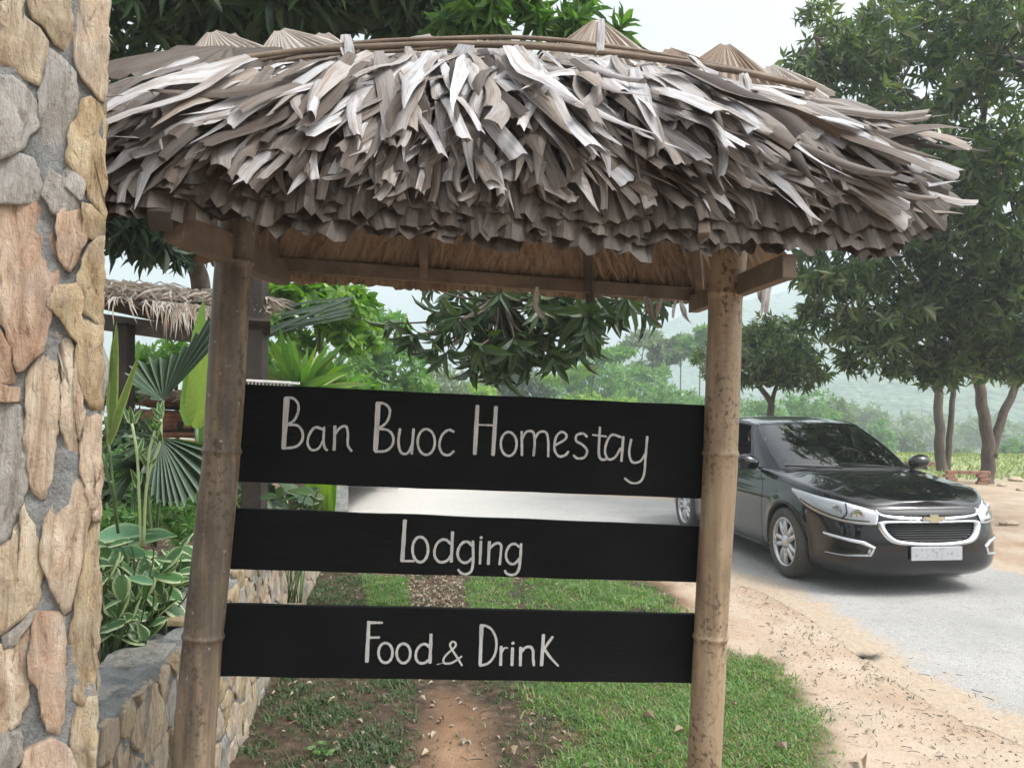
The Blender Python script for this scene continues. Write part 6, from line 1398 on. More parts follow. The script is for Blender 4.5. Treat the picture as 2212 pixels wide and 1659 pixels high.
# indices: 0-2 windscreen, 2-3..4 A pillar, 4-5 front window, 5-6 B pillar, 6-7 rear window, 7-9 C pillar, 9-11 back glass
def gh(q, t_, off=0.0):
    """q in 0..11, t_ 0..1"""
    g = 1 if q >= 0 else -1; a = min(abs(q), 10.9999); i = int(a); f_ = a - i
    def ev(T):
        n = len(T); P = [Vector(T[max(0, min(n - 1, i + k))]) for k in (-1, 0, 1, 2)]
        if i == 0: P[0] = Vector((P[2].x, -P[2].y, P[2].z))
        if i >= n - 2: P[3] = Vector((P[1].x, -P[1].y, P[1].z))
        return 0.5 * ((2 * P[1]) + (P[2] - P[0]) * f_ + (2 * P[0] - 5 * P[1] + 4 * P[2] - P[3]) * f_ ** 2 + (3 * P[1] - 3 * P[2] + P[3] - P[0]) * f_ ** 3)
    b, t = ev(BOT), ev(TOP); m_ = b.lerp(t, t_); out = Vector((m_.x + 1.9, m_.y * 1.6, .6)).normalized() if False else None
    ctr = Vector((-1.85, 0, m_.z)); o = (m_ - ctr); o.z = 0; o = Vector((o.x * .35, o.y, 0)).normalized() if abs(m_.y) > .5 else Vector((o.x, o.y * .3, 0)).normalized()
    o.z = .45; o.normalize(); bulge = .028 * math.sin(math.pi * t_)
    m_ = m_ + o * (bulge + off); m_.y *= g; return m_
def gpatch(q0, q1, t0, t1, off, n=16, m_=10, back=None, q0t=None, q1t=None):
    mb = MB(); rows = []
    for i in range(n + 1):
        r = []
        for j in range(m_ + 1):
            w_ = j / m_; a = q0 + ((q0t if q0t is not None else q0) - q0) * w_; b = q1 + ((q1t if q1t is not None else q1) - q1) * w_
            r.append(gh(a + (b - a) * i / n, t0 + (t1 - t0) * w_, off))
        rows.append(r)
    mb.grid(rows); return mb
# painted frame pieces between the panes
PI = []
for g in (-1, 1):
    for a, b, a2, b2 in ((2.42, 4.25, 2.75, 4.05), (4.93, 6.07, 4.93, 6.07), (7.05, 9.15, 6.85, 9.05)):
        cpart(gpatch(g * a, g * b, -.06, 1.02, .0, 14, 12, q0t=g * a2, q1t=g * b2), 'pillar', M_PAINT if a != 4.93 else M_BLK)
    for a, b in ((4.1, 7.0),):
        cpart(gpatch(g * a, g * b, .93, 1.03, .001, 40, 3), 'roof_rail', M_PAINT); cpart(gpatch(g * 4.0, g * 7.2, -.08, .03, .001, 40, 3), 'belt_rail', M_PAINT)
cpart(gpatch(-2.6, 2.6, .95, 1.03, .001, 40, 3), 'windscreen_header', M_PAINT); cpart(gpatch(-2.9, 2.9, -.05, .045, .0, 40, 3), 'cowl', M_BLK); cpart(gpatch(9, 11, .93, 1.03, .001), 'rear_header', M_PAINT); cpart(gpatch(-9, -11, .93, 1.03, .001), 'rear_header', M_PAINT)
cpart(gpatch(-2.55, 2.55, .03, .965, .003, 40, 14, q0t=-2.85, q1t=2.85), 'windscreen', M_GLASS)
for g in (-1, 1):
    for a, b, a2, b2, k in ((4.20, 4.96, 4.0, 4.96, 0), (6.04, 7.10, 6.04, 6.9, 1)):
        if g < 0 and k == 0:
            # near side front window is wound down: only its frame shows
            pass
        else: cpart(gpatch(g * a, g * b, .02, .95, .001, 14, 8, q0t=g * a2, q1t=g * b2), 'side_window', M_GLASS)
        mb = MB(); P = [gh(g * (a + (b - a) * u), .02, .006) for u in np.linspace(0, 1, 14)]; mb.tube(P, .008, 6); cpart(mb, 'window_trim', M_BLK)
        mb = MB(); P = [gh(g * (a + (a2 - a) * u), .02 + .93 * u, .004) for u in np.linspace(0, 1, 10)] + [gh(g * (a2 + (b2 - a2) * u), .95, .004) for u in np.linspace(0, 1, 12)]; mb.tube(P, .009, 6); cpart(mb, 'window_trim', M_BLK)
mb = gpatch(9.1, 11, .05, .94, .002); mb2 = gpatch(-9.1, -11, .05, .94, .002); cpart(mb, 'rear_glass', M_GLASS); cpart(mb2, 'rear_glass', M_GLASS)
# roof skin
mb = MB(); rows = []
for i in range(61):
    q = 2.2 * 0 + 11 * i / 60; a = gh(max(1e-4, q), 1.0, .002); b = gh(-max(1e-4, q), 1.0, .002); r = []
    cz = interp(sm_tab([(-2.7, 1.395), (-2.3, 1.455), (-1.8, 1.476), (-1.4, 1.455), (-1.05, 1.418)]), a.x)
    for j in range(17):
        u = j / 16; y = a.y + (b.y - a.y) * u; z = a.z + (cz - a.z) * (1 - abs(1 - 2 * u) ** 2.6); r.append(Vector((a.x, y, z)))
    rows.append(r)
mb.grid(rows); cpart(mb, 'roof', M_PAINT)
# mirrors
for g in (-1, 1):
    mb = MB(); rows = []; c = Vector((-.66, g * .955, 1.03))
    for k in range(20):
        a = 2 * math.pi * k / 20; r = []
        for j in range(9):
            th = math.pi * j / 8 * .999 + .0005; ry, rz, rx = .118, .078, .085
            p_ = Vector((math.cos(th) * rx + .02, math.sin(th) * math.cos(a) * ry, math.sin(th) * math.sin(a) * rz)); 
            if p_.x < -.02: p_.x = -.02 - (p_.x + .02) * -.15
            p_.z += .012 * (p_.y * g / ry); r.append(c + p_)
        rows.append(r)
    mb.grid(rows, close_u=True); mo = cpart(mb, 'wing_mirror', M_PAINT)
    mb = MB(); mb.bar(Vector((-.66, g * .81, .975)), Vector((-.69, g * .93, .995)), .06, .03, bev=.004); mb.box((c.x - .0, c.y, c.z - .062), (.10, .17, .03), bev=.008); cpart(mb, 'mirror_arm', M_BLK, mo)
# wipers
for y0, y1 in ((.45, -.10), (-.12, -.55)):
    mb = MB(); mb.tube([gh(y0 / .62 * 2.5, .03, .012), gh((y0 + y1) / 2 / .62 * 2.5, .055, .016), gh(y1 / .62 * 2.5, .08, .010)], .006, 6); cpart(mb, 'wiper', M_BLK)
# interior
mb = MB(); mb.box((-.72, 0, .90), (.50, 1.38, .17), bev=.05); mb.box((-.93, .36, .965), (.16, .40, .06), bev=.02); mb.box((-.9, 0, .75), (.25, .3, .45), bev=.02); cpart(mb, 'dashboard', M_INT, smooth=False)
mb = MB(); mb.box((-1.85, 0, .33), (2.6, 1.5, .04)); mb.box((-3.0, 0, .8), (.06, 1.4, .5)); mb.box((-1.0, 0, .6), (.03, 1.4, .5)); cpart(mb, 'cabin_floor', M_INT, smooth=False)
mb = MB(); mb.tube([Vector((-1.06 + .07 * math.sin(a), .37 + .18 * math.cos(a), .97 + .17 * math.sin(a))) for a in np.linspace(0, 2 * math.pi, 25)], .014, 8); mb.bar((-1.06, .2, .97), (-1.06, .54, .97), .03, .02); cpart(mb, 'steering_wheel', M_BLK)
for x, y in ((-1.62, .37), (-1.62, -.37), (-2.5, .37), (-2.5, -.37)):
    st_ = empty('seat', (x, y, .35)); st_.parent = CAR
    for nm, c, sz, rt in (('cushion', (.08, 0, .14), (.5, .5, .16), 0), ('backrest', (-.22, 0, .46), (.14, .5, .62), -.22), ('headrest', (-.31, 0, .86), (.09, .26, .18), -.15)):
        mb = MB(); mb.box(c, sz, Matrix.Rotation(rt, 3, 'Y'), bev=.04); cpart(mb, nm, M_SEAT, st_)

# ================================================================== person at the open window
def skinned(name, verts, edges, radii, mat, parent, sub=2, root=0):
    me = bpy.data.meshes.new(name); me.from_pydata(verts, edges, []); o = bpy.data.objects.new(name, me); COL.objects.link(o)
    md = o.modifiers.new('s', 'SKIN'); sl = me.skin_vertices[0].data
    for i, r in enumerate(radii): sl[i].radius = (r if isinstance(r, tuple) else (r, r)); sl[i].use_root = (i == root)
    sb = o.modifiers.new('d', 'SUBSURF'); sb.levels = sub; sb.render_levels = sub
    dg = bpy.context.evaluated_depsgraph_get(); me2 = bpy.data.meshes.new_from_object(o.evaluated_get(dg)); bpy.data.objects.remove(o)
    me2.name = name; me2.polygons.foreach_set('use_smooth', [True] * len(me2.polygons)); me2.materials.clear(); me2.materials.append(mat); o = bpy.data.objects.new(name, me2); COL.objects.link(o); o.parent = parent; return o
M_SKIN = plain('skin', (.50, .27, .18), .55, var=.08); M_HAIR = plain('black_hair', (.012, .010, .009), .5); M_SHIRT = plain('pale_shirt', (.45, .46, .5), .8)
PER = empty('person', (0, 0, 0)); PER['label'] = 'person with short dark hair looking out of the open front window of the black sedan'; PER['category'] = 'person'
pw = CAR.matrix_world @ Vector((-1.55, -.44, .52)); look = Vector((.55, -.83, 0)).normalized()
PER.location = pw; ang = CAR_YAW; ff = (fw * .93 - lf * .36).normalized(); ll = Vector((-ff.y, ff.x, 0))
PER.matrix_world = Matrix(((ff.x, ll.x, 0, pw.x), (ff.y, ll.y, 0, pw.y), (0, 0, 1, pw.z), (0, 0, 0, 1)))
bv = [(0, 0, 0), (.0, 0, .15), (.03, 0, .32), (.05, 0, .46), (.09, 0, .55), (.10, 0, .60), (.115, 0, .67), (.11, 0, .74), (.05, .16, .44), (.12, .21, .24), (.30, .18, .10), (.36, .16, .08), (.05, -.16, .44), (.14, -.21, .26), (.32, -.18, .16), (.38, -.16, .15), (.20, .09, -.01), (.42, .12, .02), (.50, .12, -.26), (.20, -.09, -.01), (.42, -.12, .02), (.50, -.12, -.26), (.58, .12, -.30), (.58, -.12, -.30)]
be = [(0, 1), (1, 2), (2, 3), (3, 4), (4, 5), (5, 6), (6, 7), (3, 8), (8, 9), (9, 10), (10, 11), (3, 12), (12, 13), (13, 14), (14, 15), (0, 16), (16, 17), (17, 18), (0, 19), (19, 20), (20, 21), (18, 22), (21, 23)]
br = [(.15, .11), (.14, .10), (.15, .10), (.12, .08), .05, .055, (.075, .088), (.07, .08), .055, .045, .036, .03, .055, .045, .036, .03, .085, .065, .05, .085, .065, .05, .04, .04]
skinned('body', bv, be, br, M_SKIN, PER)
sv = [(0, 0, -.02), (.0, 0, .15), (.03, 0, .32), (.05, 0, .465), (.085, 0, .515), (.05, .165, .445), (.12, .215, .24), (.05, -.165, .445), (.14, -.215, .26)]
skinned('shirt', sv, [(0, 1), (1, 2), (2, 3), (3, 4), (3, 5), (5, 6), (3, 7), (7, 8)], [(.165, .125), (.155, .115), (.165, .115), (.135, .095), .062, .07, .06, .07, .06], M_SHIRT, PER)
def ball(name, c, r, mat, n=14, cut=None):
    mb = MB(); rows = []
    for k in range(n * 2):
        a = math.pi * k / n; rows.append([Vector((c[0] + r[0] * math.sin(t_) * math.cos(a), c[1] + r[1] * math.sin(t_) * math.sin(a), c[2] + r[2] * math.cos(t_))) for t_ in np.linspace(.01, (cut or math.pi - .01), n)])
    mb.grid(rows, close_u=True); return mb.build(name, mat, PER, smooth=True)
ball('hair', (.10, 0, .735), (.112, .098, .115), M_HAIR, cut=math.radians(98))
ball('nose', (.205, 0, .70), (.022, .014, .022), M_SKIN)
for g in (-1, 1): ball('eye', (.183, g * .033, .725), (.012, .014, .009), M_HAIR, 8); ball('ear', (.10, g * .088, .705), (.022, .012, .034), M_SKIN, 8)
ball('mouth', (.187, 0, .660), (.010, .026, .007), plain('lips', (.25, .08, .07), .5), 8)
# ================================================================== small hut, posts, fence, litter, grass
HUT = empty('thatched_hut', at(340, 900, 5.4), label='small open thatched hut with straw fringe in the garden at the left', cat='hut'); HUT.location.z = BEDZ
def hp(name, mat, mb): 
    mb.v = [tuple(Vector(v) - HUT.location) for v in mb.v]; return mb.build(name, mat, HUT, smooth=False, fix=True)
mb = MB(); rows = []
for i in range(30):                                          # curved underside slab: dark woven roof edge
    x = 120 + i * 16; yt = 632 + (x - 237) * .10 - 14 * math.sin((x - 200) / 260 * 3.14) * 0; yb = 668 + (x - 237) * .22; yb = min(yb, 722); r = []
    for (y, d) in ((yt, 4.9), (yt + 10, 4.72), ((yt + yb) / 2, 4.6), (yb, 4.66), (yb + 4, 4.9), (yb - 25, 6.4), (yt - 10, 6.2)): r.append(at(x, y, d))
    r.append(r[0]); rows.append(r)
mb.grid(rows); hp('roof_slab', wood_mat('dark_woven_roof', (.012, .008, .006), (.075, .05, .036), (.4, 1, 9), .7, 1.0), mb)
M_STRAW = thatch_mat('pale_straw', [(.62, .58, .52), (.70, .67, .62), (.50, .44, .37), (.40, .33, .26)])
mb = MB(); rs = random.Random(8)
def straw(a, b, w, bend=.15):
    a, b = Vector(a), Vector(b); d = b - a; s = d.cross(Vector((0, 1, 0))).normalized() * w; m_ = a.lerp(b, .5) + Vector((0, -.02, bend * d.length * .5)); k = len(mb.v)
    mb.v += [tuple(q) for q in (a - s, a + s, m_ - s * .9, m_ + s * .9, b)]; mb.f += [(k, k + 1, k + 3, k + 2), (k + 2, k + 3, k + 4)]
for i in range(900):
    x = rs.uniform(110, 590); yt = 618 + (x - 237) * .10; straw(at(x, yt + rs.uniform(-12, 26), 4.75 + rs.uniform(-.06, .3)), at(x + rs.uniform(-70, 70), yt + rs.uniform(-6, 34), 4.65 + rs.uniform(-.05, .1)), rs.uniform(.003, .008))
for i in range(150):
    x = rs.choice([rs.gauss(370, 22), rs.gauss(410, 28), rs.gauss(450, 18), rs.uniform(237, 480)]); yt = 640 + (x - 237) * .10; L = abs(rs.gauss(30, 24)) + 8; straw(at(x, yt, 4.62), at(x + rs.gauss(0, 14), yt + L, 4.56), rs.uniform(.003, .007), .1)
mb.v = [tuple(Vector(v) - HUT.location) for v in mb.v]; o = mb.build('straw_thatch', M_STRAW, HUT); o['kind'] = 'stuff'
mb = MB(); mb.bar(at(268, 700, 5.0), Vector((at(268, 900, 5.0).x, at(268, 900, 5.0).y, BEDZ - .05)), .10, .10, Vector((0, 1, 0)), bev=.01); hp('post', M_TIMD, mb)
mb = MB(); mb.bar(at(180, 690, 5.0), at(500, 735, 5.2), .05, .10, bev=.004); hp('beam', wood_mat('grey_beam', (.10, .10, .095), (.22, .215, .20)), mb)
mb = MB(); mb.bar(at(520, 640, 5.2), Vector((at(520, 900, 5.2).x, at(520, 900, 5.2).y, BEDZ - .05)), .10, .10, Vector((0, 1, 0)), bev=.01); hp('post', M_TIMD, mb)
# woodpile / low thatched lid under the palm leaf
WPL = empty('thatched_firewood_stack', at(365, 960, 5.6), label='low stack of red brown wood under a small straw lid behind the fan palm', cat='woodpile'); WPL.location.z = BEDZ
M_WOODR = wood_mat('red_wood', (.10, .04, .025), (.42, .20, .12)); rw = random.Random(5)
for i in range(16):
    y = 872 + (i % 5) * 16 + rw.uniform(-4, 4); x = 300 + rw.uniform(-6, 40); mb = MB(); mb.tube([at(x, y, 5.6) - WPL.location, at(x + rw.uniform(90, 140), y + rw.uniform(-4, 10), 5.5) - WPL.location], rw.uniform(.018, .035), 7); mb.build('log', M_WOODR if i % 3 else M_TIMD, WPL, smooth=True)
mb = MB()
for i in range(220):
    x = rw.uniform(285, 440); straw(at(x, 852 + rw.uniform(-8, 10), 5.5 + rw.uniform(-.1, .2)), at(x + rw.uniform(-50, 50), 858 + rw.uniform(-8, 14), 5.4), .006)
mb.v = [tuple(Vector(v) - WPL.location) for v in mb.v]; o = mb.build('straw_lid', M_STRAW, WPL); o['kind'] = 'stuff'
# dark square post behind the left bamboo, white lattice planter at its foot
DP = empty('dark_post', at(556, 820, 4.7), label='dark square wooden post right behind the left bamboo post', cat='post'); DP.location.z = BEDZ
mb = MB(); mb.bar(at(553, 560, 4.7) - DP.location, Vector((0, 0, 0)), .115, .115, Vector((0, 1, 0)), bev=.004); mb.build('shaft', M_TIMD, DP)
mb = MB(); mb.bar(at(530, 566, 4.7) - DP.location, at(585, 566, 4.7) - DP.location, .12, .03, bev=.004); mb.build('cap', M_TIMD, DP)
WPN = empty('white_lattice_planter', at(580, 860, 3.9), label='white lattice plastic planter peeking over the top board beside the dark post', cat='planter')
M_WHITE = plain('white_plastic', (.62, .62, .60), .5)
q0, q1 = at(533, 822, 3.9), at(628, 827, 3.9); o_ = WPN.location
mb = MB(); mb.bar(q0 - o_, q1 - o_, .02, .012, bev=.002); mb.bar(q0 - o_ + Vector((0, .16, 0)), q1 - o_ + Vector((0, .16, 0)), .02, .012); mb.build('rim', M_WHITE, WPN)
for k in range(12):
    a = q0.lerp(q1, (k + .5) / 12) - o_; mb = MB(); mb.bar(a, a + Vector((0, 0, -.16)), .006, .006, Vector((0, 1, 0))); mb.build('slat', M_WHITE, WPN)
mb = MB(); mb.bar(q0 - o_ - Vector((0, 0, .16)), q1 - o_ - Vector((0, 0, .16)), .02, .012); mb.build('base_rail', M_WHITE, WPN)
mb = MB(); mb.box((q0 + q1) / 2 - o_ + Vector((0, .09, -.09)), ((q1 - q0).length * .9, .13, .15), bev=.01); mb.build('pot', M_BLK if 'M_BLK' in globals() else M_TIMD, WPN)
# low white fence beyond the road
FN = empty('low_mesh_fence', gnd(795, 1062), label='low pale railing with diagonal struts at the far side of the road', cat='fence')
f0, f1 = gnd(725, 1060), gnd(860, 1064); o_ = FN.location; M_RAIL = plain('pale_rail', (.45, .46, .44), .6)
for z in (.08, .62): mb = MB(); mb.bar(f0 - o_ + Vector((0, 0, z)), f1 - o_ + Vector((0, 0, z)), .04, .04); mb.build('rail', M_RAIL, FN)
for k in range(9):
    a = f0.lerp(f1, k / 9) - o_; b = f0.lerp(f1, (k + 1) / 9) - o_; mb = MB(); mb.bar(a + Vector((0, 0, .08 if k % 2 else .62)), b + Vector((0, 0, .62 if k % 2 else .08)), .025, .025); mb.build('strut', M_RAIL, FN)
# brick bench and edging by the right hand trees
M_BRICK = plain('orange_brick', (.24, .13, .085), .9, var=.3, nscale=9, bmp=.6)
def bricks(name, label, x0, y0, n, rows_, cat):
    b = gnd(x0, y0); r = empty(name, b, label=label, cat=cat); me_ = None
    for j in range(rows_):
        for i in range(n):
            if name == 'brick_bench' and j < rows_ - 1 and 1 <= i < n - 1: continue
            if me_ is None: mb = MB(); mb.box((0, 0, 0), (.215, .10, .065), bev=.006); me_ = mb.mesh('brick'); me_.materials.append(M_BRICK)
            q = bpy.data.objects.new('brick', me_); COL.objects.link(q); q.parent = r; q.location = (i * .225 + (j % 2) * .05, rw.uniform(-.01, .01), .033 + j * .072); q.rotation_euler = (0, 0, rw.uniform(-.05, .05))
bricks('brick_bench', 'low bench of stacked orange bricks between the two big trees', 2050, 1046, 4, 4, 'bench')
bricks('brick_edging', 'short low row of bricks left of the twin trunked tree', 1960, 1008, 5, 2, 'bricks')
# stones and clods on the far verge
for x, y, s_, lb in ((2178, 1135, .13, 'flat brown rock on the orange verge right of the car'), (2195, 1040, .16, 'broken pale rock beside the forked tree'), (2165, 1050, .10, 'small pale rock at the foot of the forked tree'), (2205, 1060, .09, 'little rock at the right edge below the forked tree')):
    b = gnd(x, y); mb = MB(); rows = []
    for i in range(12):
        a = 2 * math.pi * i / 12; rows.append([Vector((math.sin(t_) * math.cos(a) * s_, math.sin(t_) * math.sin(a) * s_ * .8, math.cos(t_) * s_ * .45)) * (1 + .3 * noise.noise(Vector((a, t_ * 2, x)))) for t_ in np.linspace(.01, 3.13, 8)])
    mb.grid(rows, close_u=True); o = mb.build('rock', ST['tan'], None, fix=True); o.location = b + Vector((0, 0, s_ * .2)); tag(o, lb, 'rock', 'rocks on the far verge')
# fallen dry leaves: the ones that can be picked out
M_DRY = leaf_mat('fallen_leaf', [(.40, .34, .25), (.30, .22, .15), (.52, .48, .40), (.22, .15, .10), (.44, .38, .27)], .15, .7, (1.2, 1., .8))
spots = [(1700, 1628, 20, .09, 'greenish dead leaf lying in the grass right of the right post'), (1862, 1648, 160, .12, 'curled brown leaf on the sand at the bottom edge'), (920, 1520, 60, .06, 'yellow leaf on the bare path under the bottom board'), (1010, 1610, 90, .05, 'small yellow leaf low on the bare path'), (910, 1640, -40, .07, 'pale curved leaf at the bottom of the path'), (960, 1565, 30, .07, 'pair of curled leaves in the middle of the path'), (945, 1590, 150, .06, 'curled leaf left of the path centre'), (1415, 1560, 40, .09, 'pale twisted leaf in the grass left of the right post'), (1455, 1590, -60, .08, 'long pale leaf standing against the right post'), (1205, 1608, 70, .06, 'tan leaf in the middle of the green grass'), (1090, 1470, 10, .07, 'brown leaf under the middle of the bottom board'), (730, 1520, 120, .06, 'pale leaf on the dark soil at the left'), (640, 1560, 45, .06, 'white leaf scrap near the wall foot'), (1110, 1640, 20, .10, 'dry stalk like leaf at the bottom centre'), (1350, 1440, 70, .05, 'small leaf by the board edge'), (1590, 1530, 15, .05, 'orange leaf on grass beside the right post'), (1440, 1310, 0, .05, 'tan leaf between the lower boards')]
lm = leaf_mesh(.42, M_DRY, 'dry', 3.0)
for x, y, a, L, lb in spots:
    q = gnd(x, y); o = bpy.data.objects.new('dry_leaf', lm); COL.objects.link(o); a = math.radians(a); o.matrix_world = Matrix.Translation(q + Vector((0, 0, .02))) @ Matrix.Rotation(a, 4, 'Z') @ Matrix.Rotation(rw.uniform(-.5, .5), 4, 'Y') @ Matrix.Rotation(rw.uniform(-.1, .35), 4, 'X') @ Matrix.Scale(L, 4); tag(o, lb, 'leaf', 'fallen leaves under the sign')
def sample_poly(poly, n):
    P = np.array(poly); lo, hi = P.min(0), P.max(0); out = np.zeros((0, 2))
    while len(out) < n:
        q = RNG.uniform(lo, hi, (n * 2, 2)); out = np.concatenate([out, q[in_poly(q[:, 0], q[:, 1], poly)]])
    return out[:n]
def ground_z(P): return relief(P[:, 0], P[:, 1])
def litter(name, P, L, mat, w, label, lift=.01, updir=1.0, tilt=.5):
    n = len(P); z = ground_z(P); T = np.stack([P[:, 0], P[:, 1], z + RNG.uniform(0, lift, n)], 1); a = RNG.uniform(0, 6.28, n); D = np.stack([np.cos(a), np.sin(a), RNG.uniform(-.05, tilt, n)], 1); Nn = unit(n) * .45; Nn[:, 2] += 1
    V, F, U = stamp(LEAF_V * np.array([w, 1, 2.5]), LEAF_T, frames(D, Nn), T, RNG.uniform(.5, 1.2, n) * L, LEAF_UV); o = link(name, mesh_np(name, V, F, U, smooth=False), None, mat); tag(o, label, kind='stuff')
pile = g2([(860, 1235), (1000, 1240), (1010, 1310), (900, 1320)])
litter('leaf_litter', np.concatenate([sample_poly(pile, 420), sample_poly(VERGE, 520), sample_poly(PATH, 60), sample_poly(g2([(1600, 1262), (1740, 1330), (1930, 1470), (2150, 1640), (1850, 1659), (1660, 1420)]), 70)]), .038, M_DRY, .45, 'dead leaves scattered over the soil')
nb = 900; P = np.stack([RNG.uniform(-4.2, -1.6, nb), RNG.uniform(2.4, 6.5, nb)], 1)
n = len(P); T = np.stack([P[:, 0], P[:, 1], np.full(n, BEDZ + .025)], 1); a = RNG.uniform(0, 6.28, n); V, F, U = stamp(LEAF_V * np.array([.4, 1, 2.5]), LEAF_T, frames(np.stack([np.cos(a), np.sin(a), RNG.uniform(-.05, .4, n)], 1), unit(n) * .4 + np.array([0, 0, 1])), T, RNG.uniform(.03, .08, n), LEAF_UV); o = link('bed_litter', mesh_np('bed_litter', V, F, U, smooth=False), None, M_DRY); tag(o, 'dry litter on the garden bed', kind='stuff')
# twigs and grit
mb = MB()
for i in range(150):
    x, y = rw.choice([(rw.uniform(1600, 2200), rw.uniform(1290, 1650)), (rw.uniform(1700, 2150), rw.uniform(1420, 1659)), (rw.uniform(560, 1100), rw.uniform(1480, 1650))]); q = gnd(x, y); a = rw.uniform(0, 6.28); L = rw.uniform(.01, .07); d = Vector((math.cos(a), math.sin(a), rw.uniform(-.05, .1))) * L; s = Vector((-math.sin(a), math.cos(a), 0)) * .3 * L; mb.tube([q + Vector((0, 0, .006)), q + d * .5 + s * rw.uniform(-.5, .5) + Vector((0, 0, .008)), q + d + Vector((0, 0, .006))], .0016, 4)
o = mb.build('twigs', M_TIMD); tag(o, 'small dark twigs on the sandy verge', kind='stuff')
ng = 5200; X = RNG.normal(0, .14, ng); u = RNG.uniform(0, .55, ng); Ai = ROAD_EDGE[(u * (nu - 1)).astype(int)]; P = Ai + np.stack([RNG.normal(-.12, .22, ng), RNG.normal(-.12, .22, ng)], 1)
PEB = np.array([(1, 0, 0), (-1, 0, 0), (0, 1, 0), (0, -1, 0), (0, 0, .7), (0, 0, -.7)], float); PEF = np.array([(0, 2, 4), (2, 1, 4), (1, 3, 4), (3, 0, 4), (2, 0, 5), (1, 2, 5), (3, 1, 5), (0, 3, 5)])
T = np.stack([P[:, 0], P[:, 1], ground_z(P) + .004], 1); V, F, U = stamp(PEB, PEF, frames(unit(ng), unit(ng)), T, RNG.uniform(.0015, .0075, ng) * RNG.uniform(.6, 1.6, ng))
o = link('gravel', mesh_np('gravel', V, F, smooth=False), None, plain('grit', (.30, .27, .24), .9, var=.5, nscale=3)); tag(o, 'loose grit along the broken road edge', kind='stuff')
# grass: short creeping blades
M_GRASS = leaf_mat('grass_blade', [(.06, .15, .03), (.09, .21, .04), (.13, .26, .06), (.07, .17, .045), (.20, .26, .09), (.26, .24, .13)], .35, .5)
M_GDARK = leaf_mat('dark_grass_blade', [(.03, .07, .025), (.05, .10, .035), (.08, .13, .05), (.12, .12, .07)], .3, .5)
GB_V = np.array([(-.09, 0, 0), (.09, 0, 0), (-.065, .5, .05), (.065, .5, .05), (0, 1, -.12)], float); GB_F = np.array([(0, 1, 3), (0, 3, 2), (2, 3, 4)])
def grass(name, P, L, mat, label, lean=1.0, wid=1.0):
    n = len(P); T = np.stack([P[:, 0], P[:, 1], ground_z(P) - .003], 1); a = RNG.uniform(0, 6.28, n); D = np.stack([np.cos(a) * lean, np.sin(a) * lean, RNG.uniform(.25, 1.4, n)], 1)
    V, F, U = stamp(GB_V * np.array([wid, 1, 1]), GB_F, frames(D, np.stack([np.cos(a) * -.5, np.sin(a) * -.5, np.ones(n)], 1)), T, RNG.uniform(.5, 1.3, n) * L, None); o = link(name, mesh_np(name, V, F, smooth=False), None, mat); tag(o, label, kind='stuff')
def thin(P, poly, k, edge=.12, closed=True):
    d = poly_dist(P[:, 0], P[:, 1], poly); w_ = wob(P[:, 0], P[:, 1], 3.0, k); return P[(d + .09 * w_ > edge * RNG.uniform(.0, 1, len(P))) & (w_ * .5 + RNG.uniform(-.45, .9, len(P)) > -.32)]
nearG = [p for p in GRASS_R]
P = thin(sample_poly(GRASS_R, 95000), GRASS_R, 1.7, .2); P = P[(P[:, 1] > 2.7) & (wob(P[:, 0], P[:, 1], 1.1, 4.0) * .9 + wob(P[:, 0], P[:, 1], 4.0, 1.) * .5 + RNG.normal(0, .25, len(P)) > -.35)]; grass('grass', P, .034, M_GRASS, 'short bright green creeping grass right of the bare path')
P = sample_poly(GRASS_R, 26000); P = P + RNG.normal(0, .10, P.shape); w_ = wob(P[:, 0], P[:, 1], 4.1, .4); P = P[w_ > .15]; grass('grass_fringe', P, .026, M_GRASS, 'thin grass fringe running out over the sand')
P = thin(sample_poly(GRASS_M, 9000), GRASS_M, .7, .06); grass('grass', P, .04, M_GRASS, 'small grass patch in the gap between the lower boards')
P = sample_poly(GRASS_L, 30000); w_ = wob(P[:, 0], P[:, 1], 3.6, 2.2) + RNG.normal(0, .2, len(P)); P = P[w_ > .22]; grass('dark_grass', P, .045, M_GDARK, 'dark straggly grass on the shaded soil at the left')
P = sample_poly(g2([(780, 1240), (880, 1250), (890, 1330), (800, 1330)]), 5000); grass('grass', P, .045, M_GRASS, 'bright grass tuft right of the dark leaves between the boards')
P = np.stack([RNG.uniform(-25, 40, 70000), RNG.uniform(18, 36, 70000)], 1); P = P[P[:, 1] + P[:, 0] * .15 > 18.5]; T = P; n = len(P); FZ = terr(P[:, 1])
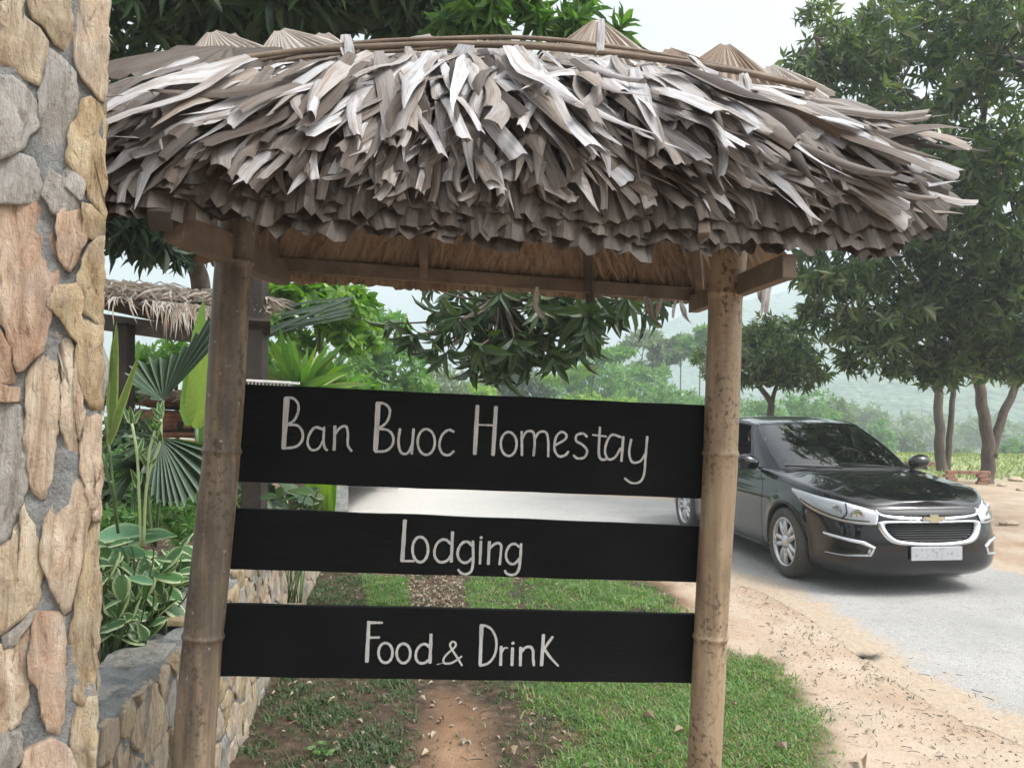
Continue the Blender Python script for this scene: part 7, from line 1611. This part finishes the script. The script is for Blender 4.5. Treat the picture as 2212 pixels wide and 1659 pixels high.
V, F, U = stamp(GB_V * np.array([2.2, 1, 1]), GB_F, frames(np.stack([RNG.normal(0, .5, n), RNG.normal(0, .5, n), np.ones(n)], 1), unit(n)), np.stack([P[:, 0], P[:, 1], FZ], 1), RNG.uniform(.04, .13, n), None); o = link('field_grass', mesh_np('field_grass', V, F, smooth=False), None, leaf_mat('field_grass_blade', [(.17, .21, .09), (.24, .27, .13), (.32, .31, .18), (.13, .18, .075)], .3, .7)); tag(o, 'rough pale field grass beyond the trees', kind='stuff')
P = sample_poly(GRASS_R + [], 2600); P = P[wob(P[:, 0], P[:, 1], 2.2, 6.) > .1]; grass('grass_tufts', P, .075, M_GRASS, 'taller grass tufts standing out of the short grass', .6, .8)
P = np.concatenate([sample_poly(PATH, 1500), sample_poly(g2([(1600, 1262), (1740, 1330), (1930, 1470), (2150, 1640), (1850, 1659), (1700, 1440)]), 1200)]); P = P[wob(P[:, 0], P[:, 1], 3.1, 3.) > .35]; grass('sparse_grass', P, .035, M_GDARK, 'sparse weeds on the bare soil')
P = sample_poly(VERGE, 60000); P = P[(wob(P[:, 0], P[:, 1], 1.5, 2.2) + .6 * wob(P[:, 0], P[:, 1], 5.0, 1.) + RNG.normal(0, .2, len(P)) > .12) & ~in_poly(P[:, 0], P[:, 1], PATHN)]; grass('patchy_grass', P, .034, M_GDARK, 'patchy low grass over the brown soil under the sign')
P = sample_poly(VERGE, 30000); P = P[(wob(P[:, 0], P[:, 1], 1.1, 4.5) + RNG.normal(0, .2, len(P)) > .35) & (P[:, 0] > -.5)]; grass('patchy_grass', P, .034, M_GRASS, 'brighter grass patches under the sign')
# low ground weeds near the wall foot
WD = empty('wall_foot_weed', gnd(700, 1630), label='little pale green weed low on the dark soil near the wall', cat='plant')
for k in range(12): q = gnd(700 + rw.uniform(-26, 26), 1630 + rw.uniform(-14, 14)) + Vector((0, 0, .03)); a = rw.uniform(0, 6.28); broad(WD, q, q + Vector((math.cos(a), math.sin(a), .35)) * .035, .022, G_MID)
